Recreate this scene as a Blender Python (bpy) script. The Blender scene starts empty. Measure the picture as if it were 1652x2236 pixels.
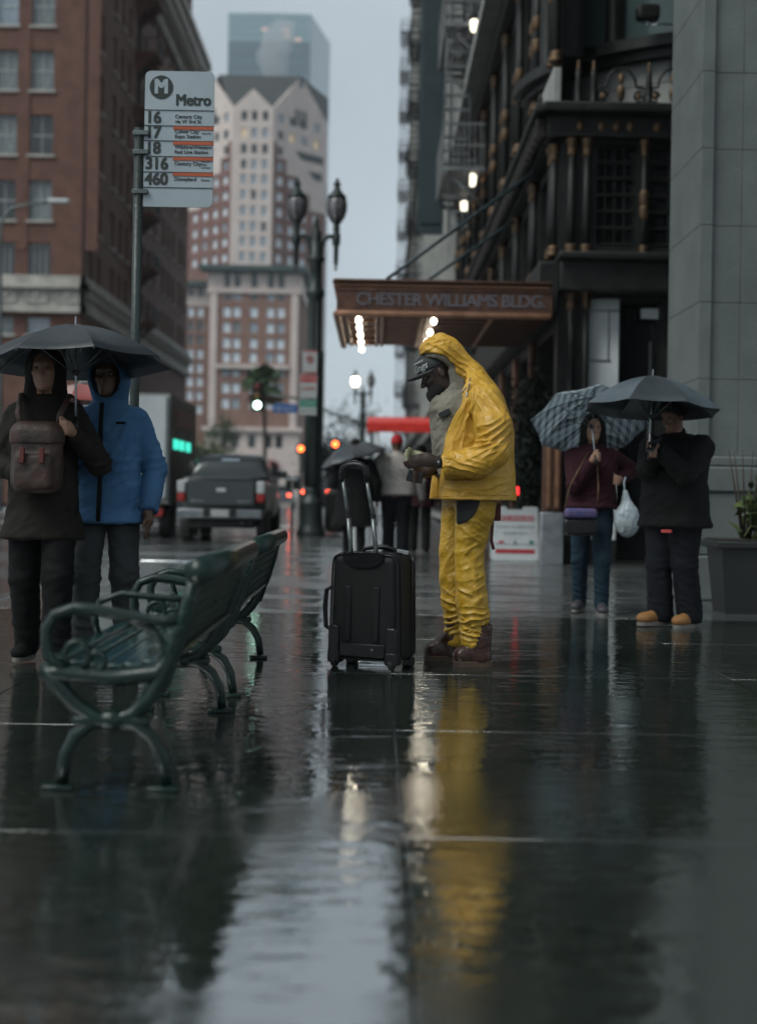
import bpy, bmesh, math, random
import numpy as np
from mathutils import Vector, Matrix
from mathutils.bvhtree import BVHTree

R = math.radians
scene = bpy.context.scene
C = scene.collection
random.seed(11)
rng = np.random.default_rng(5)

# ------------------------------------------------------------------ camera
F, VPX, VPY, CAMZ, ROLL = 3105.0, 822.0, 1077.0, 0.95, R(1.0)
cam_d = bpy.data.cameras.new('camera')
cam = bpy.data.objects.new('camera', cam_d)
C.objects.link(cam)
cam_d.sensor_fit = 'VERTICAL'
cam_d.sensor_height = 36
cam_d.lens = 50
cam_d.shift_y = -41 / 2236
cam_d.shift_x = 4 / 2236
cam_d.clip_start = 0.05
cam_d.clip_end = 6000
cam_d.dof.use_dof = True
cam_d.dof.focus_distance = 7.95
cam_d.dof.aperture_fstop = 1.45
cam.matrix_world = Matrix.Translation((0, 0, CAMZ)) @ Matrix.Rotation(R(90), 4, 'X') @ Matrix.Rotation(ROLL, 4, 'Z')
scene.camera = cam

# ------------------------------------------------------------------ sky, sun, exposure
world = bpy.data.worlds.new('World')
scene.world = world
world.use_nodes = True
wn, wl = world.node_tree.nodes, world.node_tree.links
wn.clear()
SUN_DIR = Vector((-0.52, -0.38, 0.76)).normalized()
sky = wn.new('ShaderNodeTexSky')
sky.sky_type = 'NISHITA'
sky.sun_disc = False
sky.sun_elevation = math.asin(SUN_DIR.z)
sky.sun_rotation = math.atan2(SUN_DIR.x, SUN_DIR.y)
sky.air_density = 1.0
sky.dust_density = 1.0
sky.ozone_density = 1.0
hs = wn.new('ShaderNodeHueSaturation')
hs.inputs['Saturation'].default_value = 0.16
bg = wn.new('ShaderNodeBackground')
bg.inputs['Strength'].default_value = 0.122
wo = wn.new('ShaderNodeOutputWorld')
wl.new(sky.outputs['Color'], hs.inputs['Color'])
cool = wn.new('ShaderNodeMix')
cool.data_type = 'RGBA'
cool.blend_type = 'MULTIPLY'
cool.inputs['Factor'].default_value = 1.0
cool.inputs['B'].default_value = (0.89, 0.99, 1.05, 1)
wl.new(hs.outputs['Color'], cool.inputs['A'])
cloud = wn.new('ShaderNodeMix')        # an even cloud deck over the clear sky
cloud.data_type = 'RGBA'
cloud.inputs['Factor'].default_value = 0.62
cloud.inputs['B'].default_value = (2.36, 2.73, 2.96, 1)
wl.new(cool.outputs['Result'], cloud.inputs['A'])
wtc = wn.new('ShaderNodeTexCoord')
wno = wn.new('ShaderNodeTexNoise')
wno.inputs['Scale'].default_value = 3.2
wno.inputs['Detail'].default_value = 5
wl.new(wtc.outputs['Generated'], wno.inputs['Vector'])
wmr = wn.new('ShaderNodeMapRange')
wmr.inputs['From Min'].default_value = 0.3
wmr.inputs['From Max'].default_value = 0.7
wmr.inputs['To Min'].default_value = 0.84
wmr.inputs['To Max'].default_value = 1.12
wl.new(wno.outputs['Fac'], wmr.inputs['Value'])
wsc_ = wn.new('ShaderNodeVectorMath')
wsc_.operation = 'SCALE'
wl.new(cloud.outputs['Result'], wsc_.inputs[0])
wl.new(wmr.outputs['Result'], wsc_.inputs['Scale'])
wl.new(wsc_.outputs['Vector'], bg.inputs['Color'])
wl.new(bg.outputs['Background'], wo.inputs['Surface'])

sun_d = bpy.data.lights.new('sun', 'SUN')
sun_d.energy = 1.5
sun_d.angle = R(30)
sun_d.color = (0.96, 1.0, 0.94)
sun = bpy.data.objects.new('sun', sun_d)
C.objects.link(sun)
sun.rotation_euler = SUN_DIR.to_track_quat('Z', 'Y').to_euler()

vs = scene.view_settings
vs.view_transform = 'Standard'
vs.look = 'None'
vs.exposure = 0.62
vs.gamma = 1.0
vs.use_curve_mapping = False
scene.cycles.max_bounces = 8
scene.cycles.diffuse_bounces = 3
scene.cycles.glossy_bounces = 4
scene.cycles.transmission_bounces = 4
scene.cycles.volume_bounces = 0
scene.cycles.use_denoising = True
scene.cycles.use_adaptive_sampling = True
scene.cycles.adaptive_threshold = 0.025
scene.cycles.sample_clamp_indirect = 8
scene.cycles.caustics_reflective = False
scene.cycles.caustics_refractive = False


def at(x, y, d):
    """Point at distance d (metres along the street) for a measured place in the photograph."""
    dx, dy = x - VPX, y - VPY
    c, s = math.cos(ROLL), math.sin(ROLL)
    return Vector(((dx * c + dy * s) / F * d, d, CAMZ - (-dx * s + dy * c) / F * d))


# ------------------------------------------------------------------ materials
MATS = {}


def mat(name, col, rough=0.6, col2=None, scale=4.0, metal=0.0, bump=0.0, bscale=None, spec=0.5, coat=0.0,
        stretch=(1, 1, 1), rough2=None, detail=6.0, ior=1.45, contrast=(0.35, 0.65)):
    if name in MATS:
        return MATS[name]
    m = bpy.data.materials.new(name)
    m.use_nodes = True
    nt = m.node_tree
    b = nt.nodes['Principled BSDF']
    b.inputs['Base Color'].default_value = (*col, 1)
    b.inputs['Roughness'].default_value = rough
    b.inputs['Metallic'].default_value = metal
    b.inputs['Specular IOR Level'].default_value = spec
    b.inputs['IOR'].default_value = ior
    b.inputs['Coat Weight'].default_value = coat
    b.inputs['Coat Roughness'].default_value = 0.12
    if col2 is None:
        col2 = tuple(c * 0.72 for c in col)
    tc = nt.nodes.new('ShaderNodeTexCoord')
    mp = nt.nodes.new('ShaderNodeMapping')
    mp.inputs['Scale'].default_value = stretch
    nt.links.new(tc.outputs['Object'], mp.inputs['Vector'])
    n = nt.nodes.new('ShaderNodeTexNoise')
    n.inputs['Scale'].default_value = scale
    n.inputs['Detail'].default_value = detail
    n.inputs['Roughness'].default_value = 0.62
    nt.links.new(mp.outputs['Vector'], n.inputs['Vector'])
    rp = nt.nodes.new('ShaderNodeValToRGB')
    rp.color_ramp.elements[0].position = contrast[0]
    rp.color_ramp.elements[1].position = contrast[1]
    rp.color_ramp.elements[0].color = (*col2, 1)
    rp.color_ramp.elements[1].color = (*col, 1)
    nt.links.new(n.outputs['Fac'], rp.inputs['Fac'])
    nt.links.new(rp.outputs['Color'], b.inputs['Base Color'])
    if rough2 is not None:
        mr = nt.nodes.new('ShaderNodeMapRange')
        mr.inputs['To Min'].default_value = rough
        mr.inputs['To Max'].default_value = rough2
        mr.inputs['From Min'].default_value = contrast[0]
        mr.inputs['From Max'].default_value = contrast[1]
        nt.links.new(n.outputs['Fac'], mr.inputs['Value'])
        nt.links.new(mr.outputs['Result'], b.inputs['Roughness'])
    if bump:
        n2 = nt.nodes.new('ShaderNodeTexNoise')
        n2.inputs['Scale'].default_value = bscale or scale * 6
        n2.inputs['Detail'].default_value = 8
        nt.links.new(mp.outputs['Vector'], n2.inputs['Vector'])
        bp = nt.nodes.new('ShaderNodeBump')
        bp.inputs['Strength'].default_value = bump
        bp.inputs['Distance'].default_value = 0.02
        nt.links.new(n2.outputs['Fac'], bp.inputs['Height'])
        nt.links.new(bp.outputs['Normal'], b.inputs['Normal'])
    MATS[name] = m
    return m


def emat(name, col, strength):
    if name in MATS:
        return MATS[name]
    m = bpy.data.materials.new(name)
    m.use_nodes = True
    nt = m.node_tree
    b = nt.nodes['Principled BSDF']
    b.inputs['Base Color'].default_value = (*col, 1)
    b.inputs['Emission Color'].default_value = (*col, 1)
    b.inputs['Emission Strength'].default_value = strength
    MATS[name] = m
    return m


def wet_mat(name, c1, c2, rmin, rmax, ior, ripple, rscale, pscale, gritty=0.3):
    """Rain-wet paving: dark stone under a broken film of water."""
    m = bpy.data.materials.new(name)
    m.use_nodes = True
    nt = m.node_tree
    N, L = nt.nodes, nt.links
    b = N['Principled BSDF']
    b.inputs['IOR'].default_value = ior
    geo = N.new('ShaderNodeNewGeometry')

    def noise(scale, stretch, detail=6, rough=0.6, dist=0.0):
        mp = N.new('ShaderNodeMapping')
        mp.inputs['Scale'].default_value = stretch
        L.new(geo.outputs['Position'], mp.inputs['Vector'])
        n = N.new('ShaderNodeTexNoise')
        n.inputs['Scale'].default_value = scale
        n.inputs['Detail'].default_value = detail
        n.inputs['Roughness'].default_value = rough
        n.inputs['Distortion'].default_value = dist
        L.new(mp.outputs['Vector'], n.inputs['Vector'])
        return n

    def mrange(src, a, bb, lo, hi):
        r = N.new('ShaderNodeMapRange')
        r.interpolation_type = 'SMOOTHSTEP'
        r.inputs['From Min'].default_value = a
        r.inputs['From Max'].default_value = bb
        r.inputs['To Min'].default_value = lo
        r.inputs['To Max'].default_value = hi
        L.new(src, r.inputs['Value'])
        return r.outputs['Result']
    big = noise(pscale, (0.8, 1.6, 1), 7, 0.62, 0.4)
    fine = noise(9, (1, 1, 1), 8, 0.7)
    rp = N.new('ShaderNodeValToRGB')
    rp.color_ramp.elements[0].position = 0.3
    rp.color_ramp.elements[1].position = 0.72
    rp.color_ramp.elements[0].color = (*c1, 1)
    rp.color_ramp.elements[1].color = (*c2, 1)
    L.new(fine.outputs['Fac'], rp.inputs['Fac'])
    L.new(rp.outputs['Color'], b.inputs['Base Color'])
    film = mrange(big.outputs['Fac'], 0.45, 0.58, 0.0, 1.0)   # 0 = standing water, 1 = damp stone
    rr = N.new('ShaderNodeMix')
    rr.data_type = 'FLOAT'
    rr.inputs['A'].default_value = rmin
    rr.inputs['B'].default_value = rmax
    L.new(film, rr.inputs['Factor'])
    L.new(rr.outputs['Result'], b.inputs['Roughness'])
    rip = noise(rscale, (0.6, 1.35, 1), 3.6, 0.52, 0.35)
    grit = noise(95, (0.8, 1.2, 1), 5, 0.65)
    mul = N.new('ShaderNodeMath')
    mul.operation = 'MULTIPLY'
    L.new(grit.outputs['Fac'], mul.inputs[0])
    gr = mrange(film, 0.0, 1.0, 0.012, gritty)
    L.new(gr, mul.inputs[1])
    add = N.new('ShaderNodeMath')
    add.operation = 'ADD'
    rm = N.new('ShaderNodeMath')
    rm.operation = 'MULTIPLY'
    L.new(rip.outputs['Fac'], rm.inputs[0])
    L.new(mrange(film, 0.0, 1.0, 1.0, 0.4), rm.inputs[1])
    L.new(rm.outputs['Value'], add.inputs[0])
    L.new(mul.outputs['Value'], add.inputs[1])
    bp = N.new('ShaderNodeBump')
    bp.inputs['Strength'].default_value = 1.0
    bp.inputs['Distance'].default_value = ripple
    L.new(add.outputs['Value'], bp.inputs['Height'])
    L.new(bp.outputs['Normal'], b.inputs['Normal'])
    MATS[name] = m
    return m


# ------------------------------------------------------------------ mesh helpers
class MB:
    def __init__(s):
        s.v, s.f, s.sm = [], [], []

    def add(s, vs, fs, smooth=False):
        o = len(s.v)
        s.v += [tuple(p) for p in vs]
        for q in fs:
            s.f.append(tuple(i + o for i in q))
            s.sm.append(smooth)
        return s

    def box(s, x0, x1, y0, y1, z0, z1):
        vs = [(x0, y0, z0), (x1, y0, z0), (x1, y1, z0), (x0, y1, z0), (x0, y0, z1), (x1, y0, z1), (x1, y1, z1), (x0, y1, z1)]
        return s.add(vs, [(0, 3, 2, 1), (4, 5, 6, 7), (0, 1, 5, 4), (1, 2, 6, 5), (2, 3, 7, 6), (3, 0, 4, 7)])

    def cbox(s, c, sx, sy, sz):
        return s.box(c[0] - sx / 2, c[0] + sx / 2, c[1] - sy / 2, c[1] + sy / 2, c[2] - sz / 2, c[2] + sz / 2)

    def rbox(s, x0, x1, y0, y1, z0, z1, r=0.01, seg=3):
        bm = bmesh.new()
        bmesh.ops.create_cube(bm, size=1)
        for v in bm.verts:
            v.co = Vector(((x0 + x1) / 2 + v.co.x * (x1 - x0), (y0 + y1) / 2 + v.co.y * (y1 - y0), (z0 + z1) / 2 + v.co.z * (z1 - z0)))
        bmesh.ops.bevel(bm, geom=bm.edges[:], offset=r, segments=seg, profile=0.5, affect='EDGES')
        bm.verts.index_update()
        for f in bm.faces:
            f.normal_update()
        base = len(s.v)
        s.v += [tuple(v.co) for v in bm.verts]
        for f in bm.faces:
            s.f.append(tuple(v.index + base for v in f.verts))
            s.sm.append(max(abs(c) for c in f.normal) < 0.999)
        bm.free()
        return s

    def tube(s, path, rad, n=8, cap=True, closed=False, flat=1.0):
        path = [Vector(p) for p in path]
        m = len(path)
        if not hasattr(rad, '__len__'):
            rad = [rad] * m
        vs, fs = [], []
        up = None
        for i, p in enumerate(path):
            if closed:
                t = path[(i + 1) % m] - path[i - 1]
            else:
                t = path[min(i + 1, m - 1)] - path[max(i - 1, 0)]
            t.normalize()
            if up is None:
                up = Vector((0, 0, 1)) if abs(t.z) < 0.9 else Vector((0, 1, 0))
            a = t.cross(up)
            if a.length < 1e-4:
                a = t.orthogonal()
            a.normalize()
            b = a.cross(t).normalized()
            up = b
            for k in range(n):
                th = 2 * math.pi * k / n
                vs.append(p + (a * math.cos(th) + b * math.sin(th) * flat) * rad[i])
        for i in range(m if closed else m - 1):
            j = (i + 1) % m
            for k in range(n):
                k2 = (k + 1) % n
                fs.append((i * n + k, j * n + k, j * n + k2, i * n + k2))
        if cap and not closed:
            fs.append(tuple(range(n)))
            fs.append(tuple(reversed([(m - 1) * n + k for k in range(n)])))
        return s.add(vs, fs, True)

    def lathe(s, prof, n=16, c=(0, 0, 0), smooth=True):
        vs, fs = [], []
        for r, z in prof:
            for k in range(n):
                th = 2 * math.pi * k / n
                vs.append((c[0] + r * math.cos(th), c[1] + r * math.sin(th), c[2] + z))
        for i in range(len(prof) - 1):
            for k in range(n):
                k2 = (k + 1) % n
                fs.append((i * n + k, i * n + k2, (i + 1) * n + k2, (i + 1) * n + k))
        fs.append(tuple(reversed(range(n))))
        fs.append(tuple((len(prof) - 1) * n + k for k in range(n)))
        return s.add(vs, fs, smooth)

    def prism(s, poly, y0, y1, plane='xz'):
        n = len(poly)
        if plane == 'xz':
            vs = [(p[0], y0, p[1]) for p in poly] + [(p[0], y1, p[1]) for p in poly]
        elif plane == 'yz':
            vs = [(y0, p[0], p[1]) for p in poly] + [(y1, p[0], p[1]) for p in poly]
        else:
            vs = [(p[0], p[1], y0) for p in poly] + [(p[0], p[1], y1) for p in poly]
        fs = [tuple(range(n)), tuple(reversed(range(n, 2 * n)))]
        fs += [(i, i + n, (i + 1) % n + n, (i + 1) % n) for i in range(n)]
        return s.add(vs, fs)

    def ball(s, c, r, n=12, m=8):
        if not hasattr(r, '__len__'):
            r = (r, r, r)
        vs, fs = [], []
        for i in range(m + 1):
            ph = math.pi * i / m
            for k in range(n):
                th = 2 * math.pi * k / n
                vs.append((c[0] + r[0] * math.sin(ph) * math.cos(th), c[1] + r[1] * math.sin(ph) * math.sin(th), c[2] - r[2] * math.cos(ph)))
        for i in range(m):
            for k in range(n):
                k2 = (k + 1) % n
                fs.append((i * n + k, i * n + k2, (i + 1) * n + k2, (i + 1) * n + k))
        return s.add(vs, fs, True)

    def mesh(s, name='mesh', fix=True):
        me = bpy.data.meshes.new(name)
        me.from_pydata(s.v, [], s.f)
        me.polygons.foreach_set('use_smooth', s.sm)
        if fix:
            bm = bmesh.new()
            bm.from_mesh(me)
            bmesh.ops.remove_doubles(bm, verts=bm.verts[:], dist=1e-6)
            bmesh.ops.recalc_face_normals(bm, faces=bm.faces[:])
            bm.to_mesh(me)
            bm.free()
        me.update()
        return me

    def build(s, name, material, parent=None, loc=(0, 0, 0), rot=(0, 0, 0)):
        return ob(name, s.mesh(name), material, parent, loc, rot)


def ob(name, me, material=None, parent=None, loc=(0, 0, 0), rot=(0, 0, 0)):
    o = bpy.data.objects.new(name, me)
    C.objects.link(o)
    if material is not None and me is not None and not me.materials:
        me.materials.append(MATS[material] if isinstance(material, str) else material)
    o.parent = parent
    o.location = loc
    o.rotation_euler = rot
    return o


def tag(o, label, cat, group=None):
    o['label'] = label
    o['category'] = cat
    if group:
        o['group'] = group
    return o


def thing(name, label, cat, loc=(0, 0, 0), rz=0.0, group=None):
    o = ob(name, None, None, None, loc, (0, 0, rz))
    o.empty_display_size = 0.1
    return tag(o, label, cat, group)


def struct(o, kind='structure'):
    o['kind'] = kind
    return o


def copy_tree(o, parent=None):
    c = o.copy()
    C.objects.link(c)
    c.parent = parent
    for ch in list(o.children):
        copy_tree(ch, c)
    return c


def text(name, body, size, material, parent, loc, rot=(R(90), 0, 0), extrude=0.002, bold=0.0, shear=0.0, align='CENTER', sx=1.0, spacing=1.0):
    cu = bpy.data.curves.new(name, 'FONT')
    cu.body = body
    cu.size = size
    cu.extrude = extrude
    cu.shear = shear
    cu.space_character = spacing
    cu.align_x = align
    cu.align_y = 'CENTER'
    cu.resolution_u = 3
    o = bpy.data.objects.new(name + '_tmp', cu)
    C.objects.link(o)
    bpy.context.view_layer.update()
    me = bpy.data.meshes.new_from_object(o)
    bpy.data.objects.remove(o)
    bpy.data.curves.remove(cu)
    if bold:
        base = [v.co.copy() for v in me.vertices]
        faces = [tuple(p.vertices) for p in me.polygons]
        vs_, fs_ = [], []
        for k, (ox, oy) in enumerate(((0, 0), (bold, bold * 0.6), (-bold, bold * 0.6), (bold, -bold * 0.6), (-bold, -bold * 0.6))):
            o_ = len(vs_)
            vs_ += [(c.x + ox, c.y + oy, c.z + 0.00006 * k) for c in base]
            fs_ += [tuple(i + o_ for i in f) for f in faces]
        me = bpy.data.meshes.new(name)
        me.from_pydata(vs_, [], fs_)
    if sx != 1.0:
        for v in me.vertices:
            v.co.x *= sx
    me.name = name
    return ob(name, me, material, parent, loc, rot)


# ------------------------------------------------------------------ distance-field modelling (bodies, clothes)
def surface_nets(V, lo, h):
    nx, ny, nz = V.shape
    S = V < 0
    n = np.zeros((nx - 1, ny - 1, nz - 1), np.int8)
    for i in (0, 1):
        for j in (0, 1):
            for k in (0, 1):
                n += S[i:nx - 1 + i, j:ny - 1 + j, k:nz - 1 + k]
    act = (n > 0) & (n < 8)
    cells = np.argwhere(act)
    idx = np.full(act.shape, -1, np.int64)
    idx[act] = np.arange(len(cells))
    pos = np.zeros((len(cells), 3))
    cnt = np.zeros(len(cells))
    cs = [(i, j, k) for i in (0, 1) for j in (0, 1) for k in (0, 1)]
    for a in cs:
        for ax in range(3):
            if a[ax] == 0:
                b = list(a)
                b[ax] = 1
                va = V[cells[:, 0] + a[0], cells[:, 1] + a[1], cells[:, 2] + a[2]]
                vb = V[cells[:, 0] + b[0], cells[:, 1] + b[1], cells[:, 2] + b[2]]
                m = (va < 0) != (vb < 0)
                t = np.where(m, va / np.where(m, va - vb, 1), 0)
                p = np.tile(np.array(a, float), (len(cells), 1))
                p[:, ax] += t
                pos += p * m[:, None]
                cnt += m
    pos /= np.maximum(cnt, 1)[:, None]
    verts = np.array(lo) + h * (cells + pos)
    faces = []
    for ax in range(3):
        o1, o2 = (ax + 1) % 3, (ax + 2) % 3
        sl0 = [slice(None)] * 3
        sl1 = [slice(None)] * 3
        sl0[ax] = slice(0, -1)
        sl1[ax] = slice(1, None)
        ch = S[tuple(sl0)] != S[tuple(sl1)]
        e = np.argwhere(ch)
        ok = (e[:, o1] > 0) & (e[:, o2] > 0) & (e[:, o1] < V.shape[o1] - 1) & (e[:, o2] < V.shape[o2] - 1)
        e = e[ok]

        def cell(d1, d2):
            q = e.copy()
            q[:, o1] += d1
            q[:, o2] += d2
            return idx[q[:, 0], q[:, 1], q[:, 2]]
        quad = np.stack([cell(-1, -1), cell(0, -1), cell(0, 0), cell(-1, 0)], 1)
        inside = S[e[:, 0], e[:, 1], e[:, 2]]
        quad[~inside] = quad[~inside][:, ::-1]
        faces.append(quad)
    return verts, np.concatenate(faces)


def smooth_mesh(v, f, it=1, lam=0.5):
    for _ in range(it):
        acc = np.zeros_like(v)
        cnt = np.zeros(len(v))
        for a, b in ((0, 1), (1, 2), (2, 3), (3, 0)):
            np.add.at(acc, f[:, a], v[f[:, b]])
            np.add.at(acc, f[:, b], v[f[:, a]])
            np.add.at(cnt, f[:, a], 1)
            np.add.at(cnt, f[:, b], 1)
        v = v + lam * (acc / np.maximum(cnt, 1)[:, None] - v)
    return v


def normals_of(v, f):
    nrm = np.cross(v[f[:, 2]] - v[f[:, 0]], v[f[:, 3]] - v[f[:, 1]])
    acc = np.zeros_like(v)
    for k in range(4):
        np.add.at(acc, f[:, k], nrm)
    return acc / np.maximum(np.linalg.norm(acc, axis=1), 1e-9)[:, None]


_G = rng.normal(size=(4096, 3))
_G /= np.linalg.norm(_G, axis=1)[:, None]


def pnoise(p):
    """Gradient noise on an (n,3) array, about -0.7..0.7."""
    i = np.floor(p).astype(np.int64)
    f = p - i
    u = f * f * f * (f * (f * 6 - 15) + 10)
    out = np.zeros(len(p))
    for a in (0, 1):
        for b in (0, 1):
            for c in (0, 1):
                q = i + np.array([a, b, c])
                h = (q[:, 0] * 73856093 ^ q[:, 1] * 19349663 ^ q[:, 2] * 83492791) & 4095
                g = _G[h]
                w = (u[:, 0] if a else 1 - u[:, 0]) * (u[:, 1] if b else 1 - u[:, 1]) * (u[:, 2] if c else 1 - u[:, 2])
                out += w * np.einsum('ij,ij->i', g, f - np.array([a, b, c]))
    return out


def crumple(p, scale, amp, stretch=(1, 1, 1), seed=0.0):
    """Cloth folds: sharp ridges over soft hollows."""
    q = p * np.array(stretch) * scale + seed
    w = np.stack([pnoise(q * 0.7 + 11.3), pnoise(q * 0.7 + 47.1), pnoise(q * 0.7 + 83.7)], 1)
    a = pnoise(q + 1.3 * w)
    b = pnoise(2.1 * q + 1.1 * w + 7.7)
    c = pnoise(4.3 * q + 3.1)
    return amp * ((0.30 - np.abs(a)) * 1.5 + 0.55 * (0.26 - np.abs(b)) + 0.22 * c)


def smin(a, b, k):
    h = np.clip(0.5 + 0.5 * (b - a) / k, 0, 1)
    return b + (a - b) * h - k * h * (1 - h)


def smax(a, b, k):
    return -smin(-a, -b, k)


def s_cone(P, a, b, ra, rb, sy=1.0):
    """Tapered limb from a to b; sy > 1 makes it wider across Y."""
    X, Y, Z = P
    ax, ay, az = a[0], a[1] / sy, a[2]
    bx, by, bz = b[0] - ax, b[1] / sy - ay, b[2] - az
    px, py, pz = X - ax, Y / sy - ay, Z - az
    t = np.clip((px * bx + py * by + pz * bz) / max(bx * bx + by * by + bz * bz, 1e-9), 0, 1)
    return np.sqrt((px - t * bx) ** 2 + (py - t * by) ** 2 + (pz - t * bz) ** 2) - (ra + (rb - ra) * t)


def s_ell(P, c, r):
    x, y, z = (P[0] - c[0]), (P[1] - c[1]), (P[2] - c[2])
    k0 = np.sqrt((x / r[0]) ** 2 + (y / r[1]) ** 2 + (z / r[2]) ** 2)
    k1 = np.sqrt((x / r[0] ** 2) ** 2 + (y / r[1] ** 2) ** 2 + (z / r[2] ** 2) ** 2)
    return k0 * (k0 - 1) / np.maximum(k1, 1e-6)


def s_box(P, c, hs_, r=0.0):
    q = [np.abs(P[i] - c[i]) - hs_[i] + r for i in range(3)]
    out = np.sqrt(sum(np.maximum(v, 0) ** 2 for v in q))
    return out + np.minimum(np.maximum(np.maximum(q[0], q[1]), q[2]), 0) - r


def s_prof(P, zs, xf, xb, hw, yc):
    """Trunk given by its front and back outline and its half width at each height."""
    o = np.argsort(zs)
    zs = np.array(zs)[o]
    xf, xb, hw, yc = [np.array(a)[o] for a in (xf, xb, hw, yc)]
    Z = P[2]
    f, b, w, c = [np.interp(Z, zs, a) for a in (xf, xb, hw, yc)]
    cx, rx = (f + b) / 2, np.abs(b - f) / 2
    k = (np.abs((P[0] - cx) / rx) ** 2.3 + np.abs((P[1] - c) / w) ** 2.3) ** (1 / 2.3)
    d = (k - 1) * np.minimum(rx, w)
    return np.maximum(d, np.maximum(zs[0] - Z, Z - zs[-1]))


def frame_pts(P, c, ax):
    """Coordinates of P in the frame at c with axis rows ax."""
    d = [P[i] - c[i] for i in range(3)]
    return tuple(d[0] * a[0] + d[1] * a[1] + d[2] * a[2] for a in ax)


def sdf_arrays(fn, lo, hi, h, smooth=1, disp=None):
    # sample only the blocks the surface can pass through
    B = 6
    nb = [int(math.ceil((hi[i] - lo[i]) / h / B)) for i in range(3)]
    cen = np.meshgrid(*[lo[i] + (np.arange(nb[i]) + 0.5) * B * h for i in range(3)], indexing='ij')
    cv_ = fn(cen)
    V = np.repeat(np.repeat(np.repeat(np.sign(cv_) * 9.0 * h, B, 0), B, 1), B, 2)
    act = np.argwhere(np.abs(cv_) < 11 * h)
    loc_ = np.stack(np.meshgrid(*[np.arange(B)] * 3, indexing='ij'), -1).reshape(-1, 3)
    ii = (act[:, None, :] * B + loc_[None]).reshape(-1, 3)
    V[ii[:, 0], ii[:, 1], ii[:, 2]] = fn([lo[i] + ii[:, i] * h for i in range(3)])
    V[[0, -1]] = np.maximum(V[[0, -1]], h)
    V[:, [0, -1]] = np.maximum(V[:, [0, -1]], h)
    V[:, :, [0, -1]] = np.maximum(V[:, :, [0, -1]], h)
    v, f = surface_nets(V, lo, h)
    if smooth:
        v = smooth_mesh(v, f, smooth)
    if disp is not None and len(v):
        v = v + normals_of(v, f) * disp(v)[:, None]
    return v, f


def arr_mesh(name, v, f, smooth=True):
    me = bpy.data.meshes.new(name)
    me.vertices.add(len(v))
    me.vertices.foreach_set('co', np.asarray(v, np.float32).ravel())
    n = f.shape[1]
    me.loops.add(f.size)
    me.loops.foreach_set('vertex_index', f.astype(np.int32).ravel())
    me.polygons.add(len(f))
    me.polygons.foreach_set('loop_start', np.arange(0, f.size, n, dtype=np.int32))
    me.polygons.foreach_set('loop_total', np.full(len(f), n, np.int32))
    me.polygons.foreach_set('use_smooth', np.full(len(f), smooth))
    me.update(calc_edges=True)
    me.validate()
    return me


def sdf(name, fn, lo, hi, h, material, parent, smooth=1, disp=None):
    """Mesh a distance field given in the parent's own coordinates."""
    v, f = sdf_arrays(fn, lo, hi, h, smooth, disp)
    o = ob(name, arr_mesh(name, v, f), material, parent)
    o['_'] = 0
    del o['_']
    return o, v, f


# ------------------------------------------------------------------ palette
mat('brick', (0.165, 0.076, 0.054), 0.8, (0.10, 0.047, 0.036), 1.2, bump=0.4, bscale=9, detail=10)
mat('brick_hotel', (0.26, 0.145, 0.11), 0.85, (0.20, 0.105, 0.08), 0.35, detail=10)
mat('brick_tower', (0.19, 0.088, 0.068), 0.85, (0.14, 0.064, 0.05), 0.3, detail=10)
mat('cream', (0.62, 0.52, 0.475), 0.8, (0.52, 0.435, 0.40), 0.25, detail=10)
mat('cream_near', (0.50, 0.47, 0.43), 0.75, (0.29, 0.27, 0.245), 0.9, bump=0.5, bscale=5, detail=10)
mat('slate', (0.040, 0.045, 0.044), 0.7, scale=0.4)
mat('green_copper', (0.05, 0.085, 0.08), 0.6, scale=0.4)
mat('stone', (0.112, 0.125, 0.120), 0.62, (0.078, 0.088, 0.084), 1.6, bump=0.25, bscale=30, detail=10)
mat('stone_pale', (0.34, 0.34, 0.32), 0.7, (0.24, 0.24, 0.23), 1.0, bump=0.2, bscale=20)
mat('joint', (0.05, 0.055, 0.05), 0.9, scale=8)
mat('iron', (0.020, 0.0205, 0.019), 0.45, (0.007, 0.008, 0.0075), 5, bump=0.25, bscale=40, spec=0.28)
mat('iron_dull', (0.030, 0.027, 0.024), 0.65, (0.009, 0.0085, 0.008), 3, bump=0.2, bscale=30, spec=0.2)
mat('gold', (0.17, 0.105, 0.06), 0.55, (0.04, 0.027, 0.017), 9, metal=0.7, bump=0.3, bscale=60)
mat('bronze', (0.135, 0.066, 0.043), 0.45, (0.070, 0.034, 0.023), 5, metal=0.55, bump=0.2, bscale=30)
mat('bronze_light', (0.30, 0.155, 0.095), 0.42, (0.17, 0.085, 0.05), 6, metal=0.55)
mat('steel', (0.38, 0.40, 0.42), 0.32, (0.24, 0.25, 0.27), 5, metal=0.8)
mat('white_paint', (0.80, 0.83, 0.83), 0.5, (0.66, 0.70, 0.70), 3)
mat('white_metal', (0.60, 0.61, 0.62), 0.45, (0.42, 0.43, 0.44), 4)
mat('escape_grey', (0.22, 0.23, 0.235), 0.5, (0.13, 0.135, 0.14), 4)
mat('dark_glass', (0.012, 0.016, 0.017), 0.06, scale=3, spec=0.7)
mat('pane_dark', (0.03, 0.035, 0.038), 0.08, (0.015, 0.018, 0.02), 0.8, ior=1.6)
mat('pane_sky', (0.30, 0.36, 0.42), 0.10, (0.20, 0.25, 0.30), 0.5, ior=1.7)  # pale sky reflection painted into the glass colour
mat('pane_bright', (0.74, 0.80, 0.86), 0.12, (0.58, 0.65, 0.72), 0.6, ior=1.7)
mat('pane_curtain', (0.22, 0.25, 0.25), 0.22, (0.07, 0.085, 0.09), 1.6, stretch=(6, 1, 0.6), ior=1.6)
emat('pane_lit', (0.62, 0.47, 0.30), 0.22)
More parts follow.
